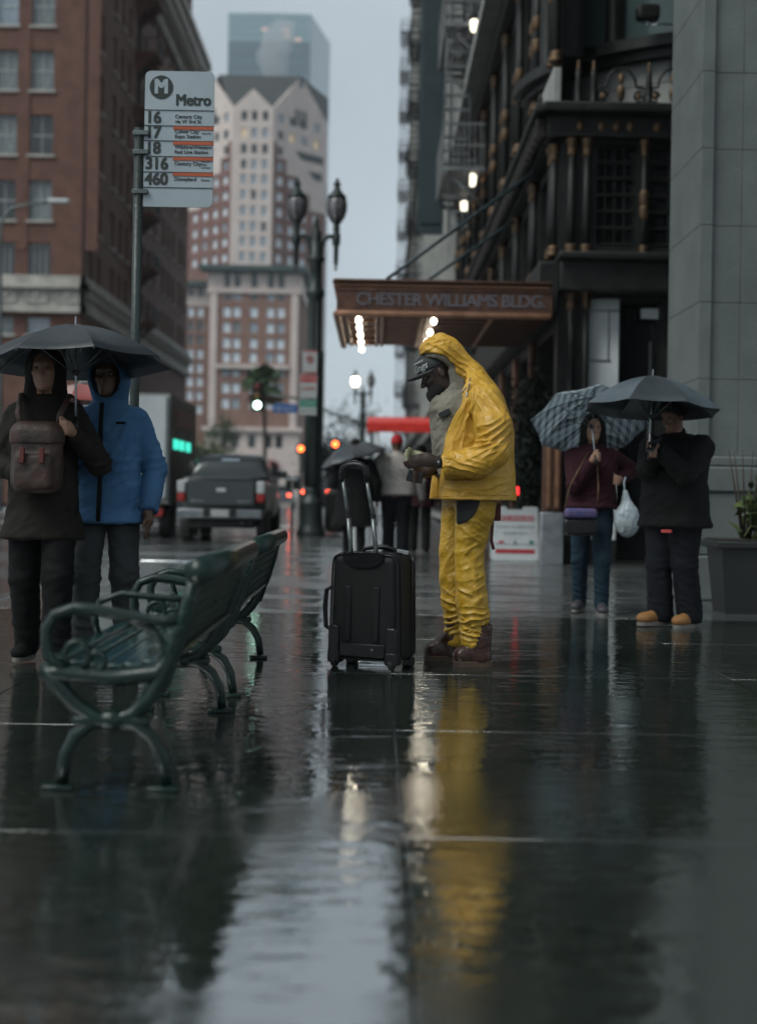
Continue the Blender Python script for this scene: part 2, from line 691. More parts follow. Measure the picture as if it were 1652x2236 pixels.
mat('curtain_wall', (0.10, 0.16, 0.19), 0.12, (0.07, 0.115, 0.14), 0.15, ior=1.9)
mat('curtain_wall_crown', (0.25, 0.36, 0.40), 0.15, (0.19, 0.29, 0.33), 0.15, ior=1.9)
mat('mullion', (0.16, 0.20, 0.21), 0.5, scale=1)
mat('teal_metal', (0.030, 0.048, 0.055), 0.45, (0.022, 0.036, 0.042), 2)
mat('red_canvas', (0.75, 0.035, 0.02), 0.5, (0.55, 0.02, 0.012), 3)
mat('asphalt', (0.05, 0.05, 0.05), 0.7, scale=5)
mat('concrete', (0.20, 0.20, 0.19), 0.55, (0.12, 0.12, 0.115), 2, bump=0.3, bscale=40)
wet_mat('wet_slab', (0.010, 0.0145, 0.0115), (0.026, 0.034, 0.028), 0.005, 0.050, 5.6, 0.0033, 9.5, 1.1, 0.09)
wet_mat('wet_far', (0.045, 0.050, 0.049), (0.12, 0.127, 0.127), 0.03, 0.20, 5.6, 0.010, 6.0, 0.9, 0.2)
wet_mat('wet_road', (0.040, 0.044, 0.046), (0.085, 0.090, 0.092), 0.07, 0.24, 4.5, 0.006, 4.0, 0.35)

# ------------------------------------------------------------------ ground
g = MB().add([(-900, -200, -0.155), (900, -200, -0.155), (900, 1900, -0.155), (-900, 1900, -0.155)], [(0, 1, 2, 3)])
struct(g.build('ground', 'asphalt'))
rd = MB().add([(-12.6, -60, -0.13), (-1.9, -60, -0.13), (-1.9, 900, -0.13), (-12.6, 900, -0.13)], [(0, 1, 2, 3)])
road = struct(rd.build('road', 'wet_road'))
mat('road_paint', (0.55, 0.55, 0.53), 0.3, (0.25, 0.25, 0.24), 6)
for k in range(9):
    y0 = 14 + k * 9
    MB().box(-7.36, -7.24, y0, y0 + 3, -0.126, -0.122).build('lane_marking', 'road_paint', road)
xs_ = MB().add([(-300, 46, -0.126), (300, 46, -0.126), (300, 62, -0.126), (-300, 62, -0.126)], [(0, 1, 2, 3)])
struct(xs_.build('cross_street', 'wet_road'))
for k in range(8):
    MB().box(-11.6 + k * 1.2, -11.0 + k * 1.2, 42.6, 45.4, -0.126, -0.122).build('crossing_bar', 'road_paint', road)

walk = MB()
walk.box(-3.16, 9, 3.95, 19, -0.15, -0.022)
walk.box(-3.16, 9, -6, 3.95, -0.15, -0.142)
walk.box(-2.02, 9, 19, 45, -0.15, -0.022)
walk.box(-2.02, 9, 63, 420, -0.15, -0.004)
sidewalk = struct(walk.build('sidewalk', 'wet_far'))
fw = MB().box(-16.8, -12.6, -40, 45, -0.15, 0.0).box(-16.8, -12.6, 63, 420, -0.15, 0.0)
struct(fw.build('opposite_sidewalk', 'wet_far'))

XJ = [-3.14, -1.71, 0.088, 1.88, 3.66, 5.5]
rows = [-1.4, 0.38, 2.16, 3.93, 5.71, 7.5, 9.3, 11.15, 13.0] + [14.8 + 1.85 * i for i in range(17)]
slab_mesh = {}
for j in range(len(rows) - 1):
    y0, y1 = rows[j], rows[j + 1]
    if y1 > 45:
        break
    # the last slabs before the camera fall a little toward it
    fall = R(1.0) if y1 <= 3.94 else 0.0
    for i in range(len(XJ) - 1):
        x0, x1 = XJ[i], XJ[i + 1]
        if y0 >= 18.4:
            if i == 0:
                continue
            if i == 1:
                x0 = -2.02
        if i == 0 and y1 > 19:
            y1 = 19.0
        w_, l_ = round(x1 - x0 - 0.006, 4), round(min(y1, 45) - y0 - 0.004, 4)
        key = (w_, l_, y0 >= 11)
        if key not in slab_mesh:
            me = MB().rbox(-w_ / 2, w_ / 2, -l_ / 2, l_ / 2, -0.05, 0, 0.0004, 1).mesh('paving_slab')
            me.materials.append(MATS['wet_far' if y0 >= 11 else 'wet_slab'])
            slab_mesh[key] = me
        ob('paving_slab', slab_mesh[key], None, sidewalk, ((x0 + x1) / 2, (y0 + min(y1, 45)) / 2, 0.0 - (math.tan(fall) * (3.93 - (y0 + y1) / 2))),
           (fall + random.uniform(-0.00008, 0.00008), random.uniform(-0.00015, 0.00015), 0))

kerb = struct(MB().box(-3.2, -3.19, -6, 18, -0.15, -0.05).build('kerb', 'concrete'))


def kerb_run(p0, p1):
    p0, p1 = Vector(p0), Vector(p1)
    n = max(1, round((p1 - p0).length / 1.5))
    d = (p1 - p0) / n
    ang = math.atan2(d.y, d.x)
    me = MB().rbox(-d.length / 2 + 0.006, d.length / 2 - 0.006, -0.075, 0.075, -0.15, 0.004, 0.015, 2).mesh('kerb_stone')
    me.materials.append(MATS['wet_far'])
    for k in range(n):
        c = p0 + d * (k + 0.5)
        ob('kerb_stone', me, None, kerb, (c.x, c.y, 0), (0, 0, ang))


kerb_run((-3.22, 2, 0), (-3.22, 19.05, 0))
kerb_run((-3.15, 19.08, 0), (-2.1, 19.08, 0))
kerb_run((-2.1, 19.2, 0), (-2.1, 45, 0))
kerb_run((-12.6, 40, 0), (-12.6, 45, 0))
kerb_run((-12.6, 63, 0), (-12.6, 120, 0))


# ------------------------------------------------------------------ building kit
class Wall:
    """A facade plane: local x runs along it, local -y is the outside, z is up."""

    def __init__(s, parent, loc, th):
        s.p, s.loc, s.th = parent, Vector(loc), th
        s.M = Matrix.Rotation(th, 3, 'Z')

    def put(s, name, me, material, x=0, y=0, z=0, parent=None):
        return ob(name, me, material, parent or s.p, s.loc + s.M @ Vector((x, y, z)), (0, 0, s.th))

    def box(s, name, material, x0, x1, y0, y1, z0, z1):
        return s.put(name, MB().box(x0, x1, y0, y1, z0, z1).mesh(name), material)

    def skin(s, name, material, x0, x1, z0, z1, holes=(), reveal=0.25):
        xs = sorted({x0, x1, *[h[0] for h in holes], *[h[1] for h in holes]})
        zs = sorted({z0, z1, *[h[2] for h in holes], *[h[3] for h in holes]})
        m = MB()
        for a, b in zip(xs, xs[1:]):
            run = None
            for c, d in zip(zs, zs[1:]):
                mx, mz = (a + b) / 2, (c + d) / 2
                if any(h[0] < mx < h[1] and h[2] < mz < h[3] for h in holes):
                    continue
                m.add([(a, 0, c), (b, 0, c), (b, 0, d), (a, 0, d)], [(0, 1, 2, 3)])
        for a, b, c, d in holes:
            r = reveal
            m.add([(a, 0, c), (b, 0, c), (b, 0, d), (a, 0, d), (a, r, c), (b, r, c), (b, r, d), (a, r, d)],
                  [(0, 4, 5, 1), (1, 5, 6, 2), (2, 6, 7, 3), (3, 7, 4, 0)])
        me = m.mesh(name, fix=False)
        return s.put(name, me, material)

    _wm = {}

    def win(s, x, z, w, h, pane='pane_dark', frame='white_metal', sill='cream_near', reveal=0.25, bars=(1, 2), t=0.06, name='window'):
        """x, z is the middle of the opening's foot."""
        key = (round(w, 3), round(h, 3), frame, bars, t, sill)
        if key not in Wall._wm:
            fr = MB()
            d = 0.08
            fr.box(-w / 2, -w / 2 + t, 0, d, 0, h).box(w / 2 - t, w / 2, 0, d, 0, h)
            fr.box(-w / 2 + t, w / 2 - t, 0, d, 0, t).box(-w / 2 + t, w / 2 - t, 0, d, h - t, h)
            for k in range(1, bars[1]):
                zc = h * k / bars[1]
                fr.box(-w / 2 + t, w / 2 - t, 0.005, d - 0.01, zc - t / 2, zc + t / 2)
            for k in range(1, bars[0]):
                xc = -w / 2 + w * k / bars[0]
                fr.box(xc - t * 0.3, xc + t * 0.3, 0.012, d - 0.02, t, h - t)
            pm = MB().box(-w / 2 + t * 0.5, w / 2 - t * 0.5, 0.045, 0.06, t * 0.5, h - t * 0.5)
            fm = fr.mesh('window')
            fm.materials.append(MATS[frame])
            sm = None
            if sill:
                sm = MB().box(-w / 2 - 0.12, w / 2 + 0.12, -0.12, 0.0, -0.14, 0.0).mesh('sill')
                sm.materials.append(MATS[sill])
            Wall._wm[key] = (fm, pm, {}, sm)
        fm, pm, panes, sm = Wall._wm[key]
        if pane not in panes:
            q = pm.mesh('pane')
            q.materials.append(MATS[pane])
            panes[pane] = q
        wo_ = s.put(name, fm, None, x, reveal - 0.085, z)
        ob('pane', panes[pane], None, wo_)
        if sm:
            ob('sill', sm, None, wo_, (0, -(reveal - 0.085) - 0.004, 0.0))
        return wo_


def hole(x, z, w, h):
    return (x - w / 2, x + w / 2, z, z + h)


PANES = ['pane_dark', 'pane_curtain', 'pane_curtain', 'pane_sky', 'pane_dark']

# ------------------------------------------------------------------ brick apartment house across the street
bh = thing('brick_building', 'tall red brick apartment house with cream carved belt course behind the bus stop sign', 'building', (-16.8, 80, 0))
XL = -16.8
ZTOP = 46
wf = Wall(bh, (-26, 0, 0), 0)           # facing us, local x 0..26
wins = []
zrow = [at(90, y, 80).z for y in (731, 617, 481, 338, 197, 56)]
zrow += [zrow[-1] + 3.63 * k for k in (1, 2, 3, 4, 5)]
cols = [26 + (at(x, 400, 80).x - XL) for x in (10.5, 89, -68, -147)]
holes = []
for i, z in enumerate(zrow):
    for cx in cols:
        h_ = 1.0 if i == 0 else 2.25
        holes.append(hole(cx, z, 1.3, h_))
        wins.append((cx, z, h_, i))
wf.skin('wall', 'brick', 0, 26, 0, ZTOP, holes, 0.3)
for n_, (cx, z, h_, i) in enumerate(wins):
    pn = ['pane_curtain', 'pane_sky', 'pane_curtain', 'pane_curtain', 'pane_dark', 'pane_curtain'][(n_ * 7 + i) % 6]
    if i == 1:
        pn = 'pane_dark'
    wf.win(cx, z, 1.3, h_, pn, 'white_metal', 'cream_near', 0.3, (2, 2) if i != 1 else (4, 1), 0.055)
for k in range(1, 4):      # shallow brick piers between the window bays
    xa = (cols[0] + cols[1]) / 2 - 0.35 + (k - 2) * 3.93
    wf.box('pier', 'brick', xa, xa + 0.7, -0.06, 0, 14.3, ZTOP)
zc0, zc1 = at(90, 687, 80).z, at(90, 602, 80).z
wf.box('belt_course', 'cream_near', 0, 26.25, -0.25, -0.002, zc0 + 0.5, zc1 - 0.75)
wf.box('belt_ledge', 'cream_near', 0, 26.6, -0.6, -0.002, zc1 - 0.75, zc1 - 0.5)
wf.box('belt_cap', 'cream_near', 0, 26.3, -0.3, -0.003, zc1 - 0.5, zc1)
wf.box('belt_foot', 'cream_near', 0, 26.4, -0.4, -0.002, zc0 + 0.1, zc0 + 0.5)
for k in range(9):
    m = MB().rbox(-0.7, 0.7, -0.33, -0.25, 0, 1.0, 0.03, 1).ball((0, -0.33, 0.5), (0.34, 0.07, 0.34)).ball((-0.46, -0.33, 0.5), (0.1, 0.05, 0.3)).ball((0.46, -0.33, 0.5), (0.1, 0.05, 0.3))
    wf.put('carved_panel', m.mesh('carved_panel'), 'cream_near', 25.3 - k * 1.75, 0, zc0 + 0.62)
ws = Wall(bh, (0, 0, 0), R(90))          # along the street, local x 0..44
holes, wins = [], []
scol = [2.4, 4.9, 9.0, 11.6, 14.2, 20.5, 23.1, 25.7, 30, 32.6, 35.2, 39, 41.6]
for i, z in enumerate(zrow[1:]):
    for cx in scol:
        holes.append(hole(cx, z, 1.2, 2.25))
        wins.append((cx, z))
for cx in (3, 8, 13, 18, 23, 28, 33, 38):
    holes.append(hole(cx + 1, 1.0, 3.6, 4.6))
ws.skin('wall', 'brick', 0, 44, 0, ZTOP, holes, 0.3)
for n_, (cx, z) in enumerate(wins):
    ws.win(cx, z, 1.2, 2.25, ['pane_sky', 'pane_curtain', 'pane_sky', 'pane_dark', 'pane_sky'][(n_ * 3) % 5], 'white_metal', 'cream_near', 0.3, (1, 2), 0.06)
for cx in (3, 8, 13, 18, 23, 28, 33, 38):
    ws.win(cx + 1, 1.0, 3.6, 4.6, 'pane_dark', 'iron', None, 0.3, (3, 2), 0.09, 'shop_window')
ws.box('belt_course', 'cream_near', -0.25, 44, -0.25, -0.002, zc0 + 0.5, zc1 - 0.75)
ws.box('belt_ledge', 'cream_near', -0.6, 44.4, -0.62, -0.002, zc1 - 0.75, zc1 - 0.5)
ws.box('belt_cap', 'cream_near', -0.3, 44.2, -0.3, -0.003, zc1 - 0.5, zc1)
ws.box('belt_foot', 'cream_near', -0.4, 44.2, -0.4, -0.002, zc0 + 0.1, zc0 + 0.5)
dent = MB().rbox(-0.22, 0.22, -0.55, -0.25, 0, 0.5, 0.04, 1).mesh('dentil')
for k in range(36):
    ws.put('dentil', dent, 'cream_near', 0.5 + k * 1.2, 0, zc1 - 1.27)
ws.box('shop_ledge', 'cream_near', -0.2, 44.3, -0.7, -0.002, 6.9, 7.4)
ws.box('shop_band', 'cream_near', -0.1, 44, -0.2, -0.002, 5.9, 6.9)
for i in range(1, 9):
    z = zrow[1] + 3.63 * (i - 1) - 0.25
    b_ = MB().box(16.2, 18.9, -1.55, -0.003, z, z + 0.2)
    bo = ws.put('balcony', b_.mesh('balcony'), 'brick')
    r_ = MB()
    for k in range(12):
        r_.box(16.25 + k * 0.235, 16.29 + k * 0.235, -1.52, -1.48, z + 0.2, z + 1.1)
    for k in range(6):
        r_.box(16.22, 16.26, -1.5 + k * 0.25, -1.46 + k * 0.25, z + 0.2, z + 1.1)
    r_.box(16.2, 18.9, -1.54, -1.47, z + 1.1, z + 1.16).box(16.2, 16.28, -1.47, 0, z + 1.1, z + 1.16)
    ob('railing', r_.mesh('railing'), 'iron', bo)
    for xb in (16.4, 18.6):
        br = MB().add([(xb, -0.003, z), (xb, -1.3, z), (xb, -0.003, z - 1.1), (xb + 0.15, -0.003, z), (xb + 0.15, -1.3, z), (xb + 0.15, -0.003, z - 1.1)],
                      [(0, 1, 2), (5, 4, 3), (0, 3, 4, 1), (1, 4, 5, 2), (2, 5, 3, 0)])
        ob('bracket', br.mesh('bracket'), 'brick', bo)
    ws.win(17.5, z + 0.3, 1.1, 2.4, 'pane_dark', 'iron_dull', None, -0.01, (2, 1), 0.08, 'balcony_door')
ctop = MB()
for k, (o_, z0, z1) in enumerate([(0.35, 35.2, 36.4), (0.7, 36.4, 37.0), (1.35, 37.0, 37.9), (1.6, 37.9, 38.5)]):
    ctop.box(-0.0, 44.0 + o_, -o_, -0.002, z0, z1)
ws.put('roof_cornice', ctop.mesh('roof_cornice'), 'cream_near')
corb = MB().rbox(-0.25, 0.25, -1.2, -0.35, 0, 1.0, 0.1, 2).mesh('corbel')
for k in range(30):
    ws.put('corbel', corb, 'cream_near', 1 + k * 1.45, 0, 35.95)
cor2 = MB()
for o_, z0, z1 in [(0.35, 35.2, 36.4), (0.7, 36.4, 37.0), (1.35, 37.0, 37.9), (1.6, 37.9, 38.5)]:
    cor2.box(0, 26 + o_, -o_, -0.002, z0, z1)
wf.put('roof_cornice', cor2.mesh('roof_cornice'), 'cream_near')
MB().box(-25.7, -0.31, 0.31, 43.6, 0, 45.9).build('core', 'iron_dull', bh)
MB().box(-0.3, 0.0, 43.7, 44.0, 0, 46).build('corner_pier', 'brick', bh)

# ------------------------------------------------------------------ brick and cream hotel down the street
DH = 320
hx0, hx1 = at(457, 700, DH).x, at(652, 700, DH).x
hz = at(560, 592, DH).z
ht = thing('hotel_building', 'broad brick and cream hotel with dark green cornice below the gabled tower', 'building', (hx0, DH, 0))
HW = hx1 - hx0
wh = Wall(ht, (0, 0, 0), 0)
hc = [at(x, 700, DH).x - hx0 for x in (495, 517, 554, 590, 613)]
hr = [at(560, y + 11, DH).z for y in (646, 682, 716, 750, 781, 812, 848, 882)]
hw_, hh_ = 1.75, 2.3
holes = [hole(cx, z, hw_, hh_) for z in hr for cx in hc]
ztop_band = at(560, 635, DH).z
base_z = at(560, 938, DH).z
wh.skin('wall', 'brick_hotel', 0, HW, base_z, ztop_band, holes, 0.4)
k_ = 0
for i, z in enumerate(hr):
    for j, cx in enumerate(hc):
        k_ += 1
        p_ = 'pane_bright' if i else 'pane_dark'
        if (k_ * 7) % 11 in (3, 6):
            p_ = 'pane_sky'
        if i == 2 and j == 1:
            p_ = 'pane_curtain'
        wh.win(cx, z, hw_, hh_, p_, 'white_metal', None, 0.4, (1, 2), 0.1)
arch_z = at(560, 628, DH).z
holes = [hole(cx, arch_z, 1.5, 3.2) for cx in hc]
wh.skin('attic_wall', 'cream', -0.4, HW + 0.4, ztop_band, hz, holes, 0.5)
for cx in hc:
    a_ = MB()
    for sgn in (-1, 1):
        pts = [(sgn * 0.76, 3.21)] + [(sgn * 0.75 * math.cos(t), 2.45 + 0.75 * math.sin(t)) for t in [R(q) for q in range(0, 91, 15)]]
        if sgn < 0:
            pts = pts[::-1]
        a_.prism(pts, 0.0, 0.25)
    wh.put('arch_head', a_.mesh('arch_head'), 'cream', cx, 0.01, arch_z)
    wh.win(cx, arch_z, 1.5, 3.2, 'pane_dark', 'slate', None, 0.5, (1, 2), 0.1)
wh.box('attic_moulding', 'cream', -0.6, HW + 0.6, -0.5, -0.003, ztop_band - 0.6, ztop_band)
for xa in (0.15, HW - 1.75):
    q_ = wh.box('pilaster', 'cream', xa, xa + 1.6, -0.35, -0.003, base_z, ztop_band - 0.6)
wh.box('cornice', 'green_copper', -2.4, HW + 1.8, -2.4, 0.5, hz + 0.0, hz + 1.0)
wh.box('cornice_soffit', 'green_copper', -1.7, HW + 1.2, -1.6, 0.5, hz - 0.5, hz - 0.002)
wh.box('balcony_ledge', 'cream', hc[0] - 2, hc[4] + 2, -1.1, -0.003, at(560, 797, DH).z - 0.9, at(560, 797, DH).z)
for cx in hc:
    wh.box('balcony_bracket', 'green_copper', cx - 0.8, cx + 0.8, -0.8, -0.003, at(560, 797, DH).z - 1.5, at(560, 797, DH).z - 0.9)
holes = [hole(cx, 1.5, 3.4, 6.0) for cx in (4.5, 9.5, 14.5)] + [hole(cx, 10.7, 1.7, 3.0) for cx in hc]
wh.skin('base_wall', 'cream', -0.6, HW + 0.6, 0, base_z, holes, 0.8)
for cx in (4.5, 9.5, 14.5):
    m = MB().lathe([(1.7, 0), (1.7, 0.8)], 24)
    wh.win(cx, 1.5, 3.4, 6.0, 'pane_dark', 'slate', None, 0.8, (2, 3), 0.15, 'arched_doorway')
    aw = MB().add([(0, -1.2, 6.0)] + [(1.9 * math.cos(R(a)), -1.2 + 1.2 * 0, 6.0 + 1.9 * math.sin(R(a))) for a in range(0, 181, 15)] + [(1.9 * math.cos(R(a)), -0.01, 6.0 + 1.9 * math.sin(R(a))) for a in range(0, 181, 15)],
                  [(0, k + 1, k + 2) for k in range(12)] + [(k + 1, k + 14, k + 15, k + 2) for k in range(12)])
    wh.put('awning', aw.mesh('awning'), mat('awning_red', (0.25, 0.04, 0.05), 0.7), cx, 0, 0.2)
for cx in hc:
    wh.win(cx, 10.7, 1.7, 3.0, 'pane_dark', 'slate', None, 0.8, (1, 2), 0.12)
wh.box('base_ledge', 'cream', -1.2, HW + 1.2, -0.9, -0.003, base_z - 0.4, base_z + 0.5)
w2 = Wall(ht, (HW, 0, 0), R(90))        # its street side
holes = [hole(3 + 4.4 * k, z, hw_, hh_) for z in hr for k in range(10)]
w2.skin('wall', 'brick_hotel', 0, 46, 0, hz, holes, 0.4)
for z in hr:
    for k in range(10):
        w2.win(3 + 4.4 * k, z, hw_, hh_, 'pane_sky', 'white_metal', None, 0.4, (1, 2), 0.1)
w2.box('attic_band', 'cream', -0.35, 46, -0.4, -0.003, ztop_band, hz - 0.5)
w2.box('cornice', 'green_copper', -2.2, 47, -1.9, -0.003, hz + 0.003, hz + 1.0)
MB().box(0.5, HW - 0.5, 0.9, 45.5, 0, hz - 0.1).build('core', 'iron_dull', ht)
# its lower wing on the left
lz = at(430, 625, DH + 6).z
wl_ = Wall(ht, (at(405, 700, DH + 6).x - hx0 - 14, 6, 0), 0)
lw = -(at(405, 700, DH + 6).x - hx0 - 14) + 0.2
lc = [lw - 5.2 + 0.0, lw - 3.0, lw - 11, lw - 8.8]
lr = [at(430, y + 10, DH + 6).z for y in (682, 712, 742, 773, 804, 834, 864, 894)]
holes = [hole(cx, z, 1.5, 2.2) for z in lr for cx in lc]
lzb = at(430, 668, DH + 6).z
wl_.skin('wing_wall', 'brick_hotel', 0, lw, 0, lzb, holes, 0.4)
for i, z in enumerate(lr):
    for cx in lc:
        wl_.win(cx, z, 1.5, 2.2, 'pane_dark' if i in (1, 2) else 'pane_bright', 'white_metal', None, 0.4, (1, 2), 0.1)
holes = [hole(cx, lzb + 2.2, 1.2, 2.0) for cx in lc]
wl_.skin('wing_attic', 'cream', 0, lw, lzb, lz, holes, 0.4)
for cx in lc:
    wl_.win(cx, lzb + 2.2, 1.2, 2.0, 'pane_dark', 'slate', None, 0.4, (1, 2), 0.1)
wl_.box('wing_cornice', 'green_copper', -1, lw - 0.3, -1.8, 0.4, lz, lz + 1.0)
wl_.box('wing_core', 'iron_dull', 0.4, lw - 0.2, 0.6, 20, 0, lz - 0.1)

# ------------------------------------------------------------------ gabled cream tower behind it
DT = 430
tx0, tx1 = at(506, 400, DT).x, at(594, 400, DT).x
tw = thing('gabled_tower', 'cream and brick high-rise with steep dark slate gables rising over the hotel', 'building', (tx0, DT, 0))
TW = tx1 - tx0
zv = at(556, 236, DT).z          # valley between the gables
za = at(556, 198, DT).z          # middle gable's tip
wt = Wall(tw, (0, 0, 0), 0)
tc_ = [at(x, 400, DT).x - tx0 for x in (531, 553.6, 577)]
tr_ = [at(556, y + 10, DT).z for y in (253, 290, 325, 359, 391, 425, 460, 495, 527, 561)]
holes = [hole(cx, z, 1.75, 2.9) for z in tr_ for cx in tc_] 
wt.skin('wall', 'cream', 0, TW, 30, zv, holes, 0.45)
for i, z in enumerate(tr_):
    for j, cx in enumerate(tc_):
        p_ = 'pane_dark' if i in (0, 2) or (i * 3 + j) % 7 == 2 else 'pane_sky'
        if (i, j) == (1, 0):
            p_ = 'pane_lit'
        wt.win(cx, z, 1.75, 2.9, p_, 'slate' if i in (0, 2) else 'white_metal', None, 0.45, (2, 1), 0.12)
gm = MB().prism([(0, zv), (TW, zv), (TW / 2, za + 0.6)], 0.0, 0.6)
wt.put('gable', gm.mesh('gable'), 'cream')
wt.win(tc_[1], zv + 0.4, 1.5, 2.6, 'pane_sky', 'white_metal', None, 0.05, (1, 1), 0.12)
# slanted flanks: local walls turned 42 degrees
for side in (1, -1):
    wd = 23.0
    th = R(47) * side
    if side > 0:
        wq = Wall(tw, (TW, 0, 0), th)
        xx = lambda u: u
    else:
        wq = Wall(tw, (-math.cos(R(47)) * wd, math.sin(R(47)) * wd, 0), th)
        xx = lambda u: wd - u
    zb = zv
    holes, wins = [], []
    for i, z in enumerate(tr_):
        for u, w__ in ((3.2, 2.3), (8.0, 2.3), (13.2, 2.3), (18.5, 2.3)):
            if i == 2 and u > 4 or i == 3 and u > 4:
                continue
            if i == 4 and u > 9 or i == 5 and u > 14:
                continue
            holes.append(hole(xx(u), z, w__, 2.7))
            wins.append((xx(u), z, w__, i))
    wq.skin('wall', 'cream', 0, wd, 30, zb, holes, 0.45)
    for n_, (u, z, w__, i) in enumerate(wins):
        p_ = 'pane_bright' if i > 3 else ('pane_dark' if n_ % 3 else 'pane_sky')
        if i == 1 and side > 0 and n_ % 2:
            p_ = 'pane_lit'
        if i > 4 and n_ % 6 == 1:
            p_ = 'pane_sky'
        wq.win(u, z, w__, 2.7, p_, 'white_metal' if i > 3 else 'slate', None, 0.45, (1, 1), 0.12)
    # brick cladding in steps: built as strips round the windows
    for (u0, u1, zt) in ((0.4, 1.9, 2), (1.9, 5.7, 3), (5.7, 10.5, 4), (10.5, 15.8, 5), (15.8, 22.6, 6)):
        ztop = tr_[zt] + 3.9
        hs2 = [h for h in holes if h[0] >= min(xx(u0), xx(u1)) - 0.3 and h[1] <= max(xx(u0), xx(u1)) + 0.3 and h[3] < ztop]
        a_, b_ = sorted((xx(u0), xx(u1)))
        bs = Wall(tw, wq.loc + wq.M @ Vector((0, -0.12, 0)), th)
        hs3 = [(max(h[0], a_), min(h[1], b_), h[2], h[3]) for h in hs2]
        bs.skin('brick_cladding', 'brick_tower', a_, b_, 30, ztop, hs3, 0.12)
    # long louvred slots
    for (u0, u1, zz) in ((9.5, 21.5, tr_[2] + 0.3), (15.0, 21.0, tr_[3] - 0.2)):
        a_, b_ = sorted((xx(u0), xx(u1)))
        pts = [(a_, zz + 2.4), (b_, zz + 2.4), (b_, zz), (a_ + 2.5 if side > 0 else a_, zz)] if side > 0 else [(a_, zz + 2.4), (b_, zz + 2.4), (b_ - 2.5, zz), (a_, zz)]
        lo = MB().prism(pts, -0.05, 0.02)
        wq.put('louvre_slot', lo.mesh('louvre_slot'), 'slate')
    zap = at(653, 150, DT).z
    gq = MB().prism([(0, zv), (wd, zv), (wd / 2, zap)], 0.0, 0.8)
    wq.put('gable', gq.mesh('gable'), 'cream')
    for u in (-1.9, 0, 1.9):
        wq.win(xx(11.5) + u, tr_[0] + 0.2, 1.2, 5.2, 'pane_dark', 'slate', None, -0.02, (1, 2), 0.15, 'tall_window')
    wq.win(xx(11.5), tr_[0] + 12.5, 1.6, 3.4, 'pane_dark', 'slate', None, -0.02, (1, 1), 0.15)
# roof: steep slate planes between the gables
zr = at(560, 147, DT).z
xl, xr = at(474, 147, DT).x - tx0, at(653, 149, DT).x - tx0
rf = MB()
yb = 8.3
rf.add([(xl, yb, zr), (xr, yb, zr), (TW + 0.6, 1.2, zv - 0.5), (-0.6, 1.2, zv - 0.5)], [(0, 1, 2, 3)])
rf.add([(xl, yb, zr), (xr, yb, zr), (xr + 8, 26, zr - 2), (xl - 8, 26, zr - 2)], [(3, 2, 1, 0)])
rf.add([(xr, yb, zr), (TW + 16, 17, zv), (xr + 8, 26, zr - 2)], [(0, 1, 2)])
rf.add([(xl, yb, zr), (-16, 17, zv), (xl - 8, 26, zr - 2)], [(2, 1, 0)])
rf.add([(TW / 2, 0.6, za + 0.6), (TW / 2, 7.0, za + 0.6), (TW + 0.2, 0.6, zv), (TW + 0.2, 2.5, zv), (-0.2, 0.6, zv), (-0.2, 2.5, zv)], [(0, 1, 3, 2), (0, 4, 5, 1)])
rf.build('roof', 'slate', tw)
MB().box(0.5, TW - 0.5, 1.5, 30, 0, zv - 0.5).build('core', 'iron_dull', tw)

# slim grey office block behind the tower's right edge
og = thing('grey_office_tower', 'slim dark grey office block edge behind the gabled tower', 'building', (at(640, 400, 520).x, 520, 0))
owd = at(706, 400, 520).x - at(640, 400, 520).x
ozt = at(700, 236, 520).z
wg = Wall(og, (0, 0, 0), 0)
wg.skin('wall', mat('office_grey', (0.12, 0.14, 0.15), 0.5, scale=0.1), 0, owd, 0, ozt)
for k in range(22):
    wg.box('ribbon_window', 'pane_dark', owd - 4, owd - 0.4, -0.1, -0.003, ozt - 6 - k * 4.2, ozt - 3.6 - k * 4.2)
MB().box(0.2, owd, 0.2, 25, 0, ozt).build('core', 'office_grey', og)

# ------------------------------------------------------------------ glass tower far behind
DG = 640
gx0, gx1 = at(496, 200, DG).x, at(676, 200, DG).x
gz = at(590, 29, DG).z
gt = thing('glass_tower', 'blue glass skyscraper fading into cloud behind the gabled roof', 'building', (gx0, DG, 0))
wg = Wall(gt, (0, 0, 0), 0)
GW = gx1 - gx0
zcrown = at(590, 92, DG).z
cw = GW / 12
ncr, nlo = 4, 7
pm_c = MB().box(0.12, cw - 0.12, 0, 0.15, 0.12, (gz - zcrown) / ncr - 0.12).mesh('glass_panel')
ph = 6.2
pm_l = MB().box(0.12, cw - 0.12, 0, 0.15, 0.12, ph - 0.12).mesh('glass_panel')
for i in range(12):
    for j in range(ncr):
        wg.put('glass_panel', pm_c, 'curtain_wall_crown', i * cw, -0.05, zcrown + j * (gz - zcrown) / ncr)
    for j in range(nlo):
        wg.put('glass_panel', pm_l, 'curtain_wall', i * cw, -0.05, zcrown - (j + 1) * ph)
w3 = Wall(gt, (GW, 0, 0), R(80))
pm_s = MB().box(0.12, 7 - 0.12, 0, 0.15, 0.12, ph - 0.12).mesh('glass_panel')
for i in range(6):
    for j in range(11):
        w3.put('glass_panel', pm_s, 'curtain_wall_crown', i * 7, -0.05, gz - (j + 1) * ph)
m = MB().prism([(0, 0.05), (GW, 0.05), (GW + math.cos(R(80)) * 42, math.sin(R(80)) * 42), (0, 42)], 0, gz - 0.3, 'xy')
m.build('frame', 'mullion', gt)
m = MB().box(GW * 0.24, GW * 0.9, 3, 20, gz - 0.3, gz + 1.0)
m.build('plant_room', 'mullion', gt)
mat('glow_warm', (0.9, 0.5, 0.3), 0.5)
